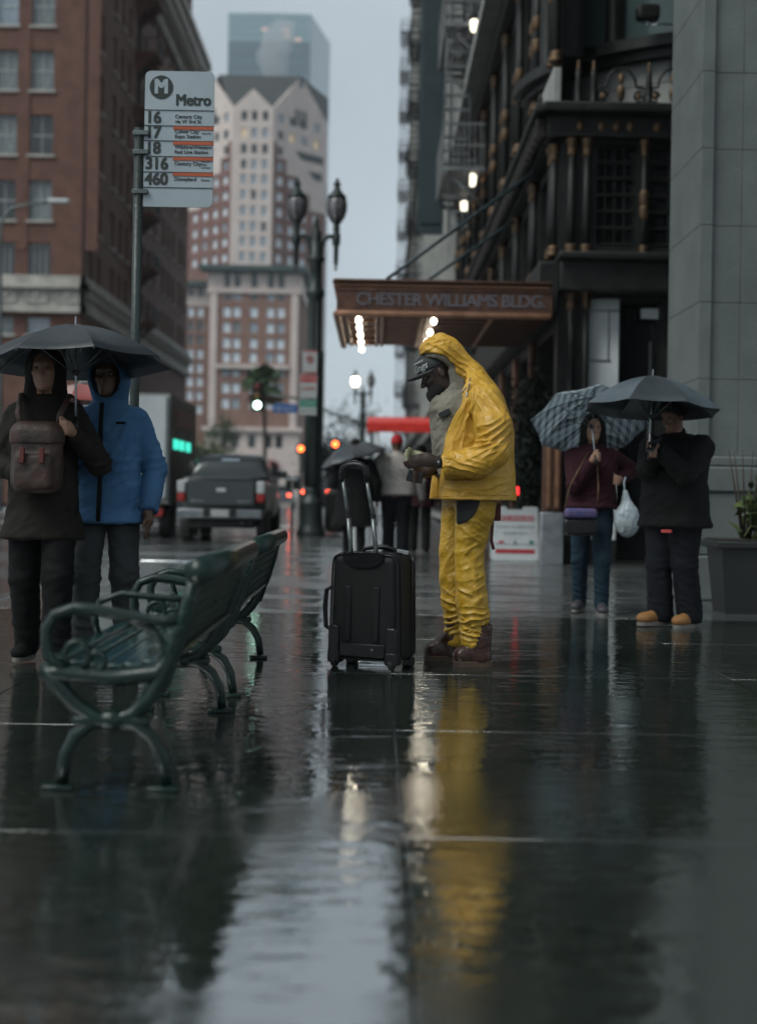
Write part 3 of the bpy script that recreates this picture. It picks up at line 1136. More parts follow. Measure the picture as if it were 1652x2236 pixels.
for (x, y) in ((578, 64), (624, 66), (626, 79), (651, 87)):
    p_ = at(x, y, DG)
    m = MB().box(-1.4, 1.4, -0.12, -0.07, -0.8, 0.8)
    ob('lit_window', m.mesh('lit_window'), emat('lit_peach', (0.6, 0.42, 0.36), 0.22), gt, (p_.x - gx0, 0, p_.z))


# ------------------------------------------------------------------ stone-faced bank front at the right edge
sb = thing('stone_building', 'grey stone corner pier of a large block with deep joints at the frame edge', 'building', (3.0, 13.4, 0))
course = 0.725
z_first = at(1540, 827, 13.4).z
zs_ = [z_first + course * k for k in range(-1, 11)]
for k in range(len(zs_) - 1):
    z0, z1 = zs_[k], zs_[k + 1]
    spans = [(0.0, 0.118, 0.0, 1.42), (0.118, 0.40, 0.05, 1.42), (0.40, 0.98, 0.05, 1.42), (0.98, 1.9, 0.05, 1.42)]
    if k % 2:
        spans = [(0.0, 0.118, 0.0, 1.42), (0.118, 0.40, 0.05, 1.42), (0.40, 1.25, 0.05, 1.42), (1.25, 1.9, 0.05, 1.42)]
    for (a, b, c, d) in spans:
        MB().rbox(a + 0.0012, b - 0.0012, c + random.uniform(0, 0.002), d, z0 + 0.0018, z1 - 0.0018, 0.004, 2).build('stone_block', 'stone', sb)
zb0 = zs_[0]
for (a, b, z0, z1, o) in ((-0.05, 1.9, zb0 - 0.10, zb0 - 0.002, 0.05), (-0.08, 1.9, zb0 - 0.34, zb0 - 0.102, 0.09), (-0.06, 1.9, 0.42, zb0 - 0.342, 0.06), (-0.10, 1.9, 0.0, 0.418, 0.1)):
    MB().rbox(a, b, -o, 1.43, z0, z1, 0.02, 2).build('plinth_course', 'stone', sb)
MB().box(0.03, 1.9, 0.085, 1.40, 0.02, 9.3).build('core', 'joint', sb)
MB().box(1.9, 9, 0.1, 6.4, 0, 26).build('rear_wall', 'stone', sb)
MB().box(0.0, 9, 0.02, 6.4, zs_[-1] + 0.01, 26).build('upper_wall', 'stone', sb)
MB().rbox(1.6, 9, 1.5, 6.5, 0, 4.6, 0.02, 1).build('side_wall', 'iron_dull', sb)

# ------------------------------------------------------------------ black cast-iron front with gilt columns
ib = thing('ornate_iron_building', 'black cast-iron shopfront building with gilt columns, crested balcony and rounded stone bay', 'building', (2.5, 20, 0))
DA = 20
wa = Wall(ib, (0, 0, 0), 0)               # facing us


def ax_(x, y=500):
    return at(x, y, DA).x - 2.5


def az_(y, x=1320):
    return at(x, y, DA).z


zl = az_(577)
zu = az_(244)
holes = [(ax_(1358), ax_(1448), 0.05, az_(655)), (ax_(1286), ax_(1358), 0.05, az_(650))]
wa.skin('shopfront', 'iron', 0, 4.5, 0, zl, holes, 0.5)
wa.box('white_door', 'white_paint', ax_(1287), ax_(1357), 0.12, 0.2, 0.35, az_(648))
wa.box('door_rail', 'steel', ax_(1295), ax_(1357), 0.105, 0.119, az_(678), az_(674))
wa.box('door_rail', 'steel', ax_(1295), ax_(1340), 0.105, 0.119, az_(788), az_(784))
wa.box('door_stile', 'steel', ax_(1333), ax_(1336), 0.105, 0.119, az_(784), az_(678))
wa.box('door_step', 'iron', ax_(1287), ax_(1357), 0.05, 0.2, 0, 0.345)
wa.box('entrance_void', 'dark_glass', ax_(1358), ax_(1448), 0.46, 0.5, 0.05, az_(655))
wa.box('door_bar', 'steel', ax_(1430), ax_(1434), 0.3, 0.33, 0.4, az_(740))
wa.box('transom_lamp', 'white_paint', ax_(1408), ax_(1446), 0.2, 0.26, az_(690), az_(668))


def column(name, w, x, z0, z1, r, gold=True, base=True, y=-0.09, mid=False):
    """Slender iron column with fluted shaft, gilt cap and base."""
    h = z1 - z0
    m = MB().lathe([(r * 1.0, 0.0), (r * 0.95, h * 0.4), (r * 0.82, h)], 12)
    o = w.put(name, m.mesh(name), 'iron', x, y, z0)
    cp = MB().lathe([(r * 0.85, -0.26), (r * 1.15, -0.24), (r * 0.95, -0.2), (r * 1.05, -0.12), (r * 1.5, -0.05), (r * 1.55, -0.03), (r * 1.3, 0)], 12)
    ob('capital', cp.mesh('capital'), 'gold' if gold else 'iron', o, (0, 0, h))
    if base:
        bs = MB().lathe([(r * 1.5, 0), (r * 1.5, 0.04), (r * 1.2, 0.07), (r * 1.35, 0.1), (r * 1.02, 0.16)], 12)
        ob('column_base', bs.mesh('column_base'), 'gold' if gold else 'iron', o, (0, 0, 0.002))
    if mid:
        for q in (0.30, 0.42):
            bb = MB().lathe([(r * 0.95, 0), (r * 1.4, 0.05), (r * 1.4, 0.18), (r * 0.95, 0.24)], 12)
            ob('gilt_collar', bb.mesh('gilt_collar'), 'gold', o, (0, 0, h * q))
    return o


# ground-floor piers
column('column', wa, ax_(1247), 0.0, az_(640), 0.07, base=False)
column('column', wa, ax_(1279), 0.0, az_(636), 0.06, base=False)
bp_ = wa.put('bronze_post', MB().rbox(0, 0.26, -0.2, 0.0, az_(1118), az_(950), 0.02, 2).mesh('bronze_post'), 'bronze', ax_(1191), -0.03)
wa.put('post_fluting', MB().rbox(0.04, 0.10, -0.235, -0.2, az_(1110), az_(955), 0.01, 1).mesh('post_fluting'), 'bronze_light', ax_(1191), -0.03)
wa.put('post_fluting', MB().rbox(0.16, 0.22, -0.235, -0.2, az_(1110), az_(955), 0.01, 1).mesh('post_fluting'), 'bronze_light', ax_(1191), -0.03)
wa.put('post_base', MB().rbox(-0.03, 0.29, -0.24, 0.0, 0.0, az_(1120), 0.015, 2).mesh('post_base'), 'steel', ax_(1191), -0.03)
wa.put('lintel', MB().rbox(-0.02, 4.5, -0.35, 0.0, zl - 0.42, zl, 0.03, 2).mesh('lintel'), 'iron', 0, -0.003)
wa.put('lintel_cap', MB().rbox(-0.05, 4.5, -0.5, 0.0, zl, zl + 0.1, 0.03, 2).mesh('lintel_cap'), 'iron', 0, -0.004)
# upper storey, facing
wa.skin('upper_front', 'iron', 0, 4.5, zl + 0.1, zu, [(ax_(1300), ax_(1385), zl + 0.25, zu - 0.45), (ax_(1415), ax_(1600), zl + 0.25, zu - 0.45)], 0.3)
for a, b in ((1300, 1385), (1415, 1600)):
    gr = wa.box('grille_back', 'dark_glass', ax_(a), ax_(b), 0.26, 0.3, zl + 0.25, zu - 0.45)
    nb = 7
    for k in range(nb):
        zz = zl + 0.3 + k * (zu - 0.75 - zl) / (nb - 1)
        wa.put('grille_bar', MB().rbox(ax_(a), ax_(b), 0.08, 0.14, zz - 0.02, zz + 0.02, 0.008, 1).mesh('grille_bar'), 'iron')
    for k in range(1, 4):
        xx_ = ax_(a) + (ax_(b) - ax_(a)) * k / 4
        wa.put('grille_bar', MB().rbox(xx_ - 0.012, xx_ + 0.012, 0.1, 0.16, zl + 0.25, zu - 0.45, 0.006, 1).mesh('grille_bar'), 'iron')
column('column', wa, ax_(1243), zl + 0.1, zu - 0.4, 0.065)
column('column', wa, ax_(1276), zl + 0.1, zu - 0.4, 0.065)
column('column', wa, ax_(1401), zl + 0.1, zu - 0.4, 0.05, mid=True)
wa.put('frieze', MB().rbox(-0.1, 4.5, -0.2, 0, zu - 0.4, zu - 0.1, 0.02, 2).mesh('frieze'), 'iron', 0, -0.003)
for x in (1258, 1304, 1336, 1366, 1424):
    md = MB().ball((0, 0, 0), (0.055, 0.03, 0.08)).ball((0, -0.02, 0), (0.03, 0.03, 0.045))
    wa.put('medallion', md.mesh('medallion'), 'gold', ax_(x), -0.205, zu - 0.25)
wa.put('cornice', MB().rbox(-0.3, 4.5, -0.42, 0, zu - 0.1, zu + 0.03, 0.03, 2).mesh('cornice'), 'iron', 0, -0.004)
# cresting: finials and gilt scrolls
for x, yt in ((1251, 146), (1284, 146), (1403, 150)):
    hgt = az_(yt) - zu - 0.03
    fm_ = MB().lathe([(0.06, 0), (0.06, 0.05), (0.045, 0.08), (0.055, hgt * 0.35), (0.04, hgt * 0.6), (0.045, hgt * 0.75), (0.025, hgt * 0.8)], 10)
    fo = wa.put('finial', fm_.mesh('finial'), 'iron', ax_(x), -0.25, zu + 0.03)
    tp = MB().lathe([(0.03, 0), (0.04, 0.03), (0.02, 0.07), (0.028, 0.1), (0.004, 0.16)], 10)
    ob('finial_tip', tp.mesh('finial_tip'), 'gold', fo, (0, 0, hgt * 0.78))


def scroll(w, x, z):
    s = MB()
    pts = []
    for sg in (-1, 1):
        a = [(sg * 0.36, 0.02), (sg * 0.41, 0.10), (sg * 0.38, 0.20), (sg * 0.29, 0.24), (sg * 0.21, 0.25), (sg * 0.19, 0.36), (sg * 0.12, 0.47), (0, 0.52)]
        s.tube([(p[0], 0, p[1]) for p in a], 0.022, 6)
        b = [(sg * 0.26 + 0.075 * math.cos(t), 0.12 + 0.075 * math.sin(t)) for t in np.linspace(0, 5.4, 12)]
        s.tube([(p[0], 0, p[1]) for p in b], 0.016, 6)
    o = w.put('crest_scroll', s.mesh('crest_scroll'), 'iron', x, -0.25, z)
    gd = MB().ball((0, -0.01, 0.16), (0.06, 0.04, 0.12)).ball((0, -0.01, 0.36), (0.045, 0.03, 0.08)).ball((-0.25, -0.01, 0.12), (0.05, 0.02, 0.05)).ball((0.25, -0.01, 0.12), (0.05, 0.02, 0.05))
    ob('gilt_ornament', gd.mesh('gilt_ornament'), 'gold', o)


scroll(wa, ax_(1343), zu + 0.03)
scroll(wa, ax_(1455), zu + 0.03)
# rounded stone bay above
drum_z0, drum_z1 = zu + 0.03, az_(85)
cx_, cy_, rr_ = 3.0, 3.2, 3.05
dm = MB()
for i in range(14):
    a0, a1 = R(180 + i * 9), R(180 + (i + 1) * 9)
    for j, (z0, z1) in enumerate(((drum_z0, drum_z0 + 0.55), (drum_z0 + 0.55, drum_z1))):
        a_, b_ = a0 + 0.003, a1 - 0.003
        if (i + j) % 2 == 0:
            b_ = R(180 + (i + 2) * 9) - 0.003
        else:
            continue
        q = MB()
        n4 = 5
        vs_, fs_ = [], []
        for t in range(n4):
            an = a_ + (b_ - a_) * t / (n4 - 1)
            for rr2, zz in ((rr_, z0 + 0.006), (rr_, z1 - 0.006), (rr_ - 0.3, z1 - 0.006), (rr_ - 0.3, z0 + 0.006)):
                vs_.append((cx_ + rr2 * math.cos(an), cy_ + rr2 * math.sin(an), zz))
        for t in range(n4 - 1):
            for k in range(4):
                fs_.append((t * 4 + k, t * 4 + (k + 1) % 4, t * 4 + 4 + (k + 1) % 4, t * 4 + 4 + k))
        fs_ += [(0, 1, 2, 3), ((n4 - 1) * 4 + 3, (n4 - 1) * 4 + 2, (n4 - 1) * 4 + 1, (n4 - 1) * 4)]
        q.add(vs_, fs_)
        q.build('stone_block', 'stone_pale', ib)


def ringwall(name, material, r0, r1, z0, z1, a0=180, a1=306, n=26):
    vs_, fs_ = [], []
    for t in range(n):
        an = R(a0 + (a1 - a0) * t / (n - 1))
        for rr2, zz in ((r1, z0), (r1, z1), (r0, z1), (r0, z0)):
            vs_.append((cx_ + rr2 * math.cos(an), cy_ + rr2 * math.sin(an), zz))
    for t in range(n - 1):
        for k in range(4):
            fs_.append((t * 4 + k, t * 4 + (k + 1) % 4, t * 4 + 4 + (k + 1) % 4, t * 4 + 4 + k))
    fs_ += [(0, 1, 2, 3), ((n - 1) * 4 + 3, (n - 1) * 4 + 2, (n - 1) * 4 + 1, (n - 1) * 4)]
    return MB().add(vs_, fs_).build(name, material, ib)


ringwall('bay_core', 'joint', 2.4, rr_ - 0.05, drum_z0, drum_z1)
ringwall('bay_cornice', 'iron', 2.5, rr_ + 0.35, drum_z1, drum_z1 + 0.16)
ringwall('bay_cornice', 'iron', 2.5, rr_ + 0.2, drum_z1 - 0.12, drum_z1 - 0.002)
ringwall('bay_glass', mat('bay_glass', (0.10, 0.145, 0.14), 0.15, (0.07, 0.10, 0.10), 0.6), 2.4, rr_ - 0.15, drum_z1 + 0.16, drum_z1 + 3.2)
for an in (196, 226, 256, 286):
    a_ = R(an)
    MB().lathe([(0.16, 0), (0.13, 0.1), (0.12, 3.0), (0.16, 3.1)], 10).build('bay_mullion', 'iron', ib, (cx_ + rr_ * math.cos(a_), cy_ + rr_ * math.sin(a_), drum_z1 + 0.16))
ringwall('bay_upper', 'stone_pale', 2.3, rr_, drum_z1 + 3.2, 30)
# the lamp and bracket fixed on the bay cornice
fl = wa.put('floodlight', MB().rbox(-0.16, 0.16, -0.12, 0.12, 0.06, 0.28, 0.05, 2).mesh('floodlight'), 'iron', ax_(1405), 0.0, drum_z1 + 0.2)
ob('floodlight_arm', MB().tube([(0, 0, 0.0), (0, 0, 0.07)], 0.03).tube([(0, 0, 0.02), (0.5, 0.05, 0.04)], 0.015).mesh('floodlight_arm'), 'steel', fl)

# street side of the iron building, 20 m to 45 m
LS = 25.0
wsd = Wall(ib, (0, LS, 0), R(-90))        # local x 0 (far) .. 25 (near)
z2 = 10.45
bays = 9
bw = LS / bays
holes = []
for k in range(bays):
    holes.append((k * bw + 0.35, (k + 1) * bw - 0.35, 0.4, 3.3))
    holes.append((k * bw + 0.35, (k + 1) * bw - 0.35, zl + 0.3, zu - 0.6))
    holes.append((k * bw + 0.4, (k + 1) * bw - 0.4, zu + 0.9, z2 - 0.5))
wsd.skin('street_front', 'iron', 0, LS, 0, z2, holes, 0.35)
mat('shop_dim', (0.035, 0.025, 0.018), 0.12, (0.012, 0.010, 0.008), 2.5, stretch=(1, 1, 0.4))
for k in range(bays):
    c = (k + 0.5) * bw
    wsd.win(c, 0.4, bw - 0.7, 2.9, 'shop_dim', 'bronze', None, 0.35, (2, 2), 0.09, 'shop_window')
    wsd.win(c, zl + 0.3, bw - 0.7, zu - 0.9 - zl, 'pane_dark', 'iron', None, 0.35, (2, 2), 0.08)
    wsd.win(c, zu + 0.9, bw - 0.8, z2 - 1.4 - zu, 'pane_dark', 'iron', None, 0.35, (2, 2), 0.08)
for k in range(bays + 1):
    c = min(max(k * bw, 0.2), LS - 0.2)
    for dx in (-0.13, 0.13):
        column('column', wsd, c + dx, zl + 0.1, zu - 0.45, 0.06, y=-0.08)
        column('column', wsd, c + dx, zu + 0.7, z2 - 0.35, 0.07, y=-0.08, mid=True)
    if k < bays:
        wsd.put('bronze_pilaster', MB().rbox(-0.14, 0.14, -0.1, 0, 0, 3.4, 0.02, 2).mesh('bronze_pilaster'), 'bronze', c + 0.02, -0.003)
wsd.put('lintel', MB().rbox(0, LS + 0.15, -0.3, 0, 3.5, zl, 0.03, 2).mesh('lintel'), 'iron', 0, -0.003)
wsd.put('corbel_table', MB().rbox(0, LS + 0.2, -0.2, 0, zu - 0.42, zu - 0.1, 0.02, 1).mesh('corbel_table'), 'iron', 0, -0.003)
cm = MB().rbox(-0.06, 0.06, -0.36, -0.18, 0, 0.3, 0.03, 2).ball((0, -0.3, 0.02), (0.06, 0.09, 0.09))
cmesh = cm.mesh('corbel')
for k in range(62):
    wsd.put('corbel', cmesh, 'stone_pale' if k % 2 else 'iron_dull', 0.3 + k * 0.405, 0, zu - 0.4)
wsd.put('cornice', MB().rbox(0, LS + 0.35, -0.4, 0, zu - 0.1, zu + 0.02, 0.03, 2).mesh('cornice'), 'iron', 0, -0.004)
wsd.put('pale_band', MB().rbox(0, LS, -0.12, 0, zu + 0.02, zu + 0.62, 0.02, 2).mesh('pale_band'), 'stone_pale', 0, -0.003)
tip = MB().lathe([(0.05, 0), (0.05, 0.05), (0.03, 0.2), (0.04, 0.26), (0.004, 0.36)], 8).mesh('crest_finial')
for k in range(30):
    wsd.put('crest_finial', tip, 'gold' if k % 2 else 'iron', 0.5 + k * 0.83, -0.25, zu + 0.02)
for k, (o_, a, b, mt_) in enumerate([(0.25, z2 - 0.35, z2, 'iron'), (0.6, z2, z2 + 0.25, 'stone_pale'), (0.45, z2 + 0.25, z2 + 0.55, 'iron')]):
    wsd.put('upper_cornice', MB().rbox(0, LS + 0.0, -o_, 0, a, b, 0.03, 2).mesh('upper_cornice'), mt_, 0, -0.003)
holes = []
for f_ in range(6):
    for k in range(bays):
        holes.append(hole((k + 0.5) * bw, z2 + 1.3 + f_ * 3.7, 1.3, 2.3))
wsd.skin('upper_wall', 'iron_dull', 0, LS, z2 + 0.55, 34, holes, 0.3)
for h_ in holes:
    wsd.win((h_[0] + h_[1]) / 2, h_[2], 1.3, 2.3, 'pane_dark', 'iron', 'stone_pale', 0.3, (1, 2), 0.06)
MB().box(0.4, 9, 0.6, LS - 0.1, 0, zu - 0.1).build('core', 'iron_dull', ib)
MB().box(0.45, 9, 6.3, LS - 0.1, zu - 0.1, 34).build('core', 'iron_dull', ib)

# ------------------------------------------------------------------ bronze entrance marquee
mq = thing('marquee', 'bronze entrance marquee with lit bulbs and raised building name over the pavement', 'marquee', (-0.585, 19.2, 0))
MW, MD = 2.905, 4.27
mz0, mz1 = at(960, 695, 19.2).z, at(960, 613, 19.2).z
T = mz1 - mz0
for (nm, x0, x1, y0, y1) in (('front_fascia', 0, MW, 0, 0.06), ('side_fascia', 0, 0.06, 0.062, MD), ('rear_fascia', 0.062, MW, MD - 0.06, MD)):
    MB().box(x0, x1, y0, y1, mz0 + 0.075, mz1 - 0.06).build(nm, 'bronze', mq)
MB().rbox(-0.03, MW, -0.05, 0.05, mz0, mz0 + 0.09, 0.04, 3).build('bottom_moulding', 'bronze_light', mq)
MB().rbox(-0.05, 0.05, 0.051, MD + 0.03, mz0, mz0 + 0.09, 0.04, 3).build('side_moulding', 'bronze_light', mq)
MB().rbox(-0.04, MW, -0.07, 0.04, mz1 - 0.035, mz1, 0.01, 2).build('top_moulding', 'bronze', mq)
MB().rbox(-0.06, 0.04, 0.041, MD + 0.03, mz1 - 0.035, mz1, 0.01, 2).build('top_side_moulding', 'bronze', mq)
MB().rbox(0.0, MW, -0.03, -0.002, mz1 - 0.15, mz1 - 0.13, 0.006, 1).build('string_moulding', 'bronze', mq)
bead = MB().ball((0, 0, 0), (0.022, 0.022, 0.026), 8, 6).mesh('bead')
for k in range(58):
    ob('bead', bead, 'bronze_light', mq, (0.02 + k * 0.0495, -0.022, mz1 - 0.075))
for k in range(60):
    ob('bead', bead, 'bronze_light', mq, (-0.022, 0.08 + k * 0.0695, mz1 - 0.075))
tx_ = text('lettering', 'CHESTER WILLIAMS BLDG.', 0.30, mat('letter_grey', (0.125, 0.112, 0.13), 0.4, scale=5), mq, (MW * 0.53, -0.012, mz0 + 0.235), extrude=0.012, sx=0.72, bold=-0.004, spacing=0.92)
dx_ = max(v.co.x for v in tx_.data.vertices) - min(v.co.x for v in tx_.data.vertices)
for v in tx_.data.vertices:
    v.co.x *= 2.55 / dx_
    v.co.y *= 0.80
# coffered soffit with pressed ribs
MB().box(0.062, MW, 0.062, MD - 0.062, mz0 + 0.10, mz0 + 0.13).build('soffit', 'bronze', mq)
MB().box(0.0, MW, 0.0, MD, mz1 - 0.062, mz1 - 0.03).build('roof', 'iron_dull', mq)
for k in range(9):
    y_ = 0.33 + k * 0.45
    MB().rbox(0.66, MW, y_, y_ + 0.16, mz0 + 0.05, mz0 + 0.10, 0.02, 1).build('soffit_rib', 'bronze', mq)
for x_ in (0.10, 0.52, 0.60, 1.15, 1.22, 2.1):
    MB().rbox(x_, x_ + 0.05, 0.08, MD - 0.08, mz0 + 0.03, mz0 + 0.099, 0.01, 1).build('soffit_beam', 'bronze_light', mq)
for k in range(6):
    y_ = 0.3 + k * 0.78
    MB().rbox(0.15, 0.52, y_, y_ + 0.04, mz0 + 0.055, mz0 + 0.099, 0.01, 1).build('soffit_batten', 'bronze_light', mq)
emat('bulb_glow', (1.0, 0.90, 0.70), 18)
blb = MB().ball((0, 0, -0.045), (0.036, 0.036, 0.042), 12, 8).mesh('bulb')
skt = MB().lathe([(0.03, 0), (0.04, 0.05)], 10).mesh('bulb_socket')
for bx, ys in ((0.30, [0.15, 1.05, 2.0, 3.0, 4.1]), (1.32, [0.15, 1.5, 2.8, 4.1])):
    for y_ in ys:
        so = ob('bulb_socket', skt, 'steel', mq, (bx, y_, mz0 + 0.03))
        ob('bulb', blb, 'bulb_glow', so, (0, 0, -0.01))
for (a, b) in (((845, 609, 19.8), (1182, 368, 22.0)), ((938, 609, 22.7), (1120, 480, 25.6))):
    pa, pb = at(*a), at(*b)
    q = Vector((-0.585, 19.2, 0))
    pb.x = 2.42
    MB().tube([pa - q, pb - q], 0.028, 8).build('tie_rod', 'teal_metal', mq)

# ------------------------------------------------------------------ dark blade sign
bs_ = thing('blade_sign', 'tall dark teal blade sign hanging over the pavement above the marquee', 'sign', (at(915, 300, 45).x, 45.4, 0))
bz = at(940, 508, 45).z
MB().rbox(0, 0.80, -0.25, 0.0, bz, 24, 0.03, 2).build('panel', 'teal_metal', bs_)
MB().rbox(0.05, 0.75, -0.30, -0.252, bz + 0.3, 24, 0.02, 1).build('face', 'teal_metal', bs_)
for z in (bz + 0.8, bz + 5, bz + 9.5, 22):
    MB().box(0.8, 1.35, -0.16, -0.08, z, z + 0.1).build('bracket', 'iron', bs_)

# ------------------------------------------------------------------ next building: pale front with fire escapes
pb_ = thing('pale_office_building', 'pale stone office block with black fire escapes beyond the iron shopfront', 'building', (2.45, 45, 0))
wp = Wall(pb_, (0, 80, 0), R(-90))
holes = []
for f_ in range(12):
    for k in range(18):
        holes.append(hole(2.4 + 4.4 * k, 5.5 + 3.4 * f_, 2.0, 2.2))
wp.skin('wall', 'stone_pale', 0, 80, 0, 48, holes, 0.35)
for n_, h_ in enumerate(holes):
    wp.win((h_[0] + h_[1]) / 2, h_[2], 2.0, 2.2, 'pane_dark' if n_ % 3 else 'pane_sky', 'iron', 'stone_pale', 0.35, (2, 2), 0.07)
for k in range(18):
    wp.box('pilaster', 'stone_pale', 4.3 + 4.4 * k, 4.9 + 4.4 * k, -0.2, -0.003, 4.5, 46)
for z in (4.4, 21, 45.5):
    wp.box('string_course', 'stone_pale', 0, 80.2, -0.35, -0.004, z, z + 0.5)
for k in range(16):
    wp.win(3 + 4.8 * k, 0.3, 3.6, 3.4, 'shop_dim', 'iron', None, -0.005, (2, 1), 0.1, 'shop_window')
MB().box(0.5, 14, 0.1, 79.5, 0, 48).build('core', 'iron_dull', pb_)


def fire_escape(name, label, loc, th, mat_, floors, step, w, d, group=None, ladder=True):
    fe = thing(name, label, 'fire escape', loc, th, group)
    for f_ in range(floors):
        z = f_ * step
        m = MB()
        for k in range(10):
            m.box(0, w, -d + k * d / 10, -d + (k + 0.6) * d / 10, z, z + 0.05)
        m.box(0, 0.05, -d, 0, z - 0.06, z).box(w - 0.05, w, -d, 0, z - 0.06, z).box(0.05, w - 0.05, -d, -d + 0.05, z - 0.06, z)
        pl = ob('platform', m.mesh('platform'), mat_, fe)
        struct(pl, 'stuff')
        r_ = MB()
        n = int(w / 0.14)
        for k in range(n + 1):
            r_.box(k * w / n - 0.01, k * w / n + 0.01, -d - 0.01, -d + 0.01, z + 0.05, z + 1.0)
        for k in range(8):
            for xx_ in (0, w):
                r_.box(xx_ - 0.01, xx_ + 0.01, -d + k * d / 8 - 0.01, -d + k * d / 8 + 0.01, z + 0.05, z + 1.0)
        for zz in (0.5, 1.0):
            r_.box(-0.02, w + 0.02, -d - 0.02, -d + 0.02, z + zz, z + zz + 0.04)
            r_.box(-0.02, 0.02, -d + 0.02, 0, z + zz, z + zz + 0.04).box(w - 0.02, w + 0.02, -d + 0.02, 0, z + zz, z + zz + 0.04)
        struct(ob('railing', r_.mesh('railing'), mat_, fe), 'stuff')
        for xx_ in (0.15, w - 0.15):
            MB().tube([(xx_, 0, z - 0.9), (xx_, -d + 0.1, z - 0.05)], 0.025, 6).build('brace', mat_, fe)
        if ladder and f_ < floors - 1:
            l_ = MB()
            x0, x1 = 0.3, w - 0.5
            ns = 12
            for s_ in range(ns):
                t = (s_ + 0.5) / ns
                l_.box(x0 + (x1 - x0) * t - 0.1, x0 + (x1 - x0) * t + 0.1, -d + 0.1, -d + 0.6, z + t * step, z + t * step + 0.03)
            for yy in (-d + 0.1, -d + 0.6):
                l_.tube([(x0, yy, z + 0.03), (x1, yy, z + step)], 0.025, 6)
                l_.tube([(x0, yy, z + 0.9), (x1, yy, z + step + 0.85)], 0.018, 6)
            struct(ob('stair', l_.mesh('stair'), mat_, fe), 'stuff')
    return fe


# white escape over the iron front, black ones on the pale block
zf = at(990, 366, 33).z
wfe = fire_escape('fire_escape', 'pale grey fire escape with stairs above the iron shopfront', (2.38, 36.6, zf), R(-90), 'escape_grey', 6, 3.35, 3.6, 0.98)
ld = MB().tube([(3.2, -0.80, -1.4), (3.2, -0.80, 14)], 0.03, 6).tube([(3.2, -0.35, -1.4), (3.2, -0.35, 14)], 0.03, 6)
for k in range(44):
    ld.box(3.18, 3.22, -0.8, -0.35, -1.3 + k * 0.34, -1.26 + k * 0.34)
struct(ld.build('ladder', 'escape_grey', wfe), 'stuff')
fire_escape('fire_escape', 'black fire escape stacked up the pale office block, farthest along the street', (2.43, 124, 6.0), R(-90), 'iron', 11, 3.4, 4.0, 1.05)
fire_escape('fire_escape', 'black fire escape on the pale office block beside the blade sign', (2.43, 84, 6.0), R(-90), 'iron', 11, 3.4, 4.0, 1.0)

# lit lanterns on the street side
for (x, y, d, lb) in ((1035, 55, 33.0, 'lit wall lantern high on the iron front, topmost of three'), (1030, 392, 33.6, 'lit wall lantern on the iron front, nearer of the lower two'), (1013, 450, 36.6, 'lit wall lantern on the iron front, farther of the lower two')):
    p_ = at(x, y, d)
    p_.x = min(p_.x, 2.4)
    ln = thing('wall_lantern', lb, 'lantern', p_, 0, 'lit lanterns on the iron front')
    MB().lathe([(0.04, -0.16), (0.08, -0.13), (0.10, 0.10), (0.04, 0.13)], 8).build('glass', emat('lantern_glow', (1.0, 0.92, 0.72), 1.6), ln)
    MB().lathe([(0.15, 0.16), (0.10, 0.2), (0.02, 0.34)], 8).build('cap', 'iron', ln)
    MB().tube([(0, 0, 0.3), (0.05, 0, 0.42), (0.14, 0, 0.38), (0.16, 0, 0.1)], 0.018, 6).build('bracket', 'iron', ln)


# ------------------------------------------------------------------ street furniture
mat('bench_green', (0.005, 0.021, 0.016), 0.28, (0.003, 0.011, 0.009), 9, bump=0.15, bscale=50, coat=0.08, spec=0.35)
mat('bench_slat', (0.022, 0.060, 0.052), 0.12, (0.014, 0.040, 0.035), 7, bump=0.12, bscale=40, coat=0.5)
mat('bench_back', (0.008, 0.028, 0.022), 0.45, (0.005, 0.018, 0.014), 7, spec=0.3)
mat('post_green', (0.022, 0.032, 0.029), 0.42, (0.013, 0.020, 0.018), 4, bump=0.2, bscale=30)
mat('sign_grey', (0.34, 0.39, 0.42), 0.45, (0.29, 0.335, 0.365), 2.5)
mat('sign_ink', (0.022, 0.028, 0.026), 0.55, scale=4)
mat('sign_orange', (0.42, 0.085, 0.035), 0.5, scale=4)
mat('galv', (0.13, 0.15, 0.15), 0.45, (0.08, 0.095, 0.095), 5, metal=0.4)
mat('rubber', (0.012, 0.012, 0.012), 0.6, scale=10)
mat('chrome', (0.20, 0.21, 0.215), 0.3, (0.12, 0.13, 0.135), 5, metal=0.8)


def circ(cx, cz, rx, rz, a0, a1, n):
    return [(cx + rx * math.cos(R(a0 + (a1 - a0) * k / (n - 1))), cz + rz * math.sin(R(a0 + (a1 - a0) * k / (n - 1)))) for k in range(n)]


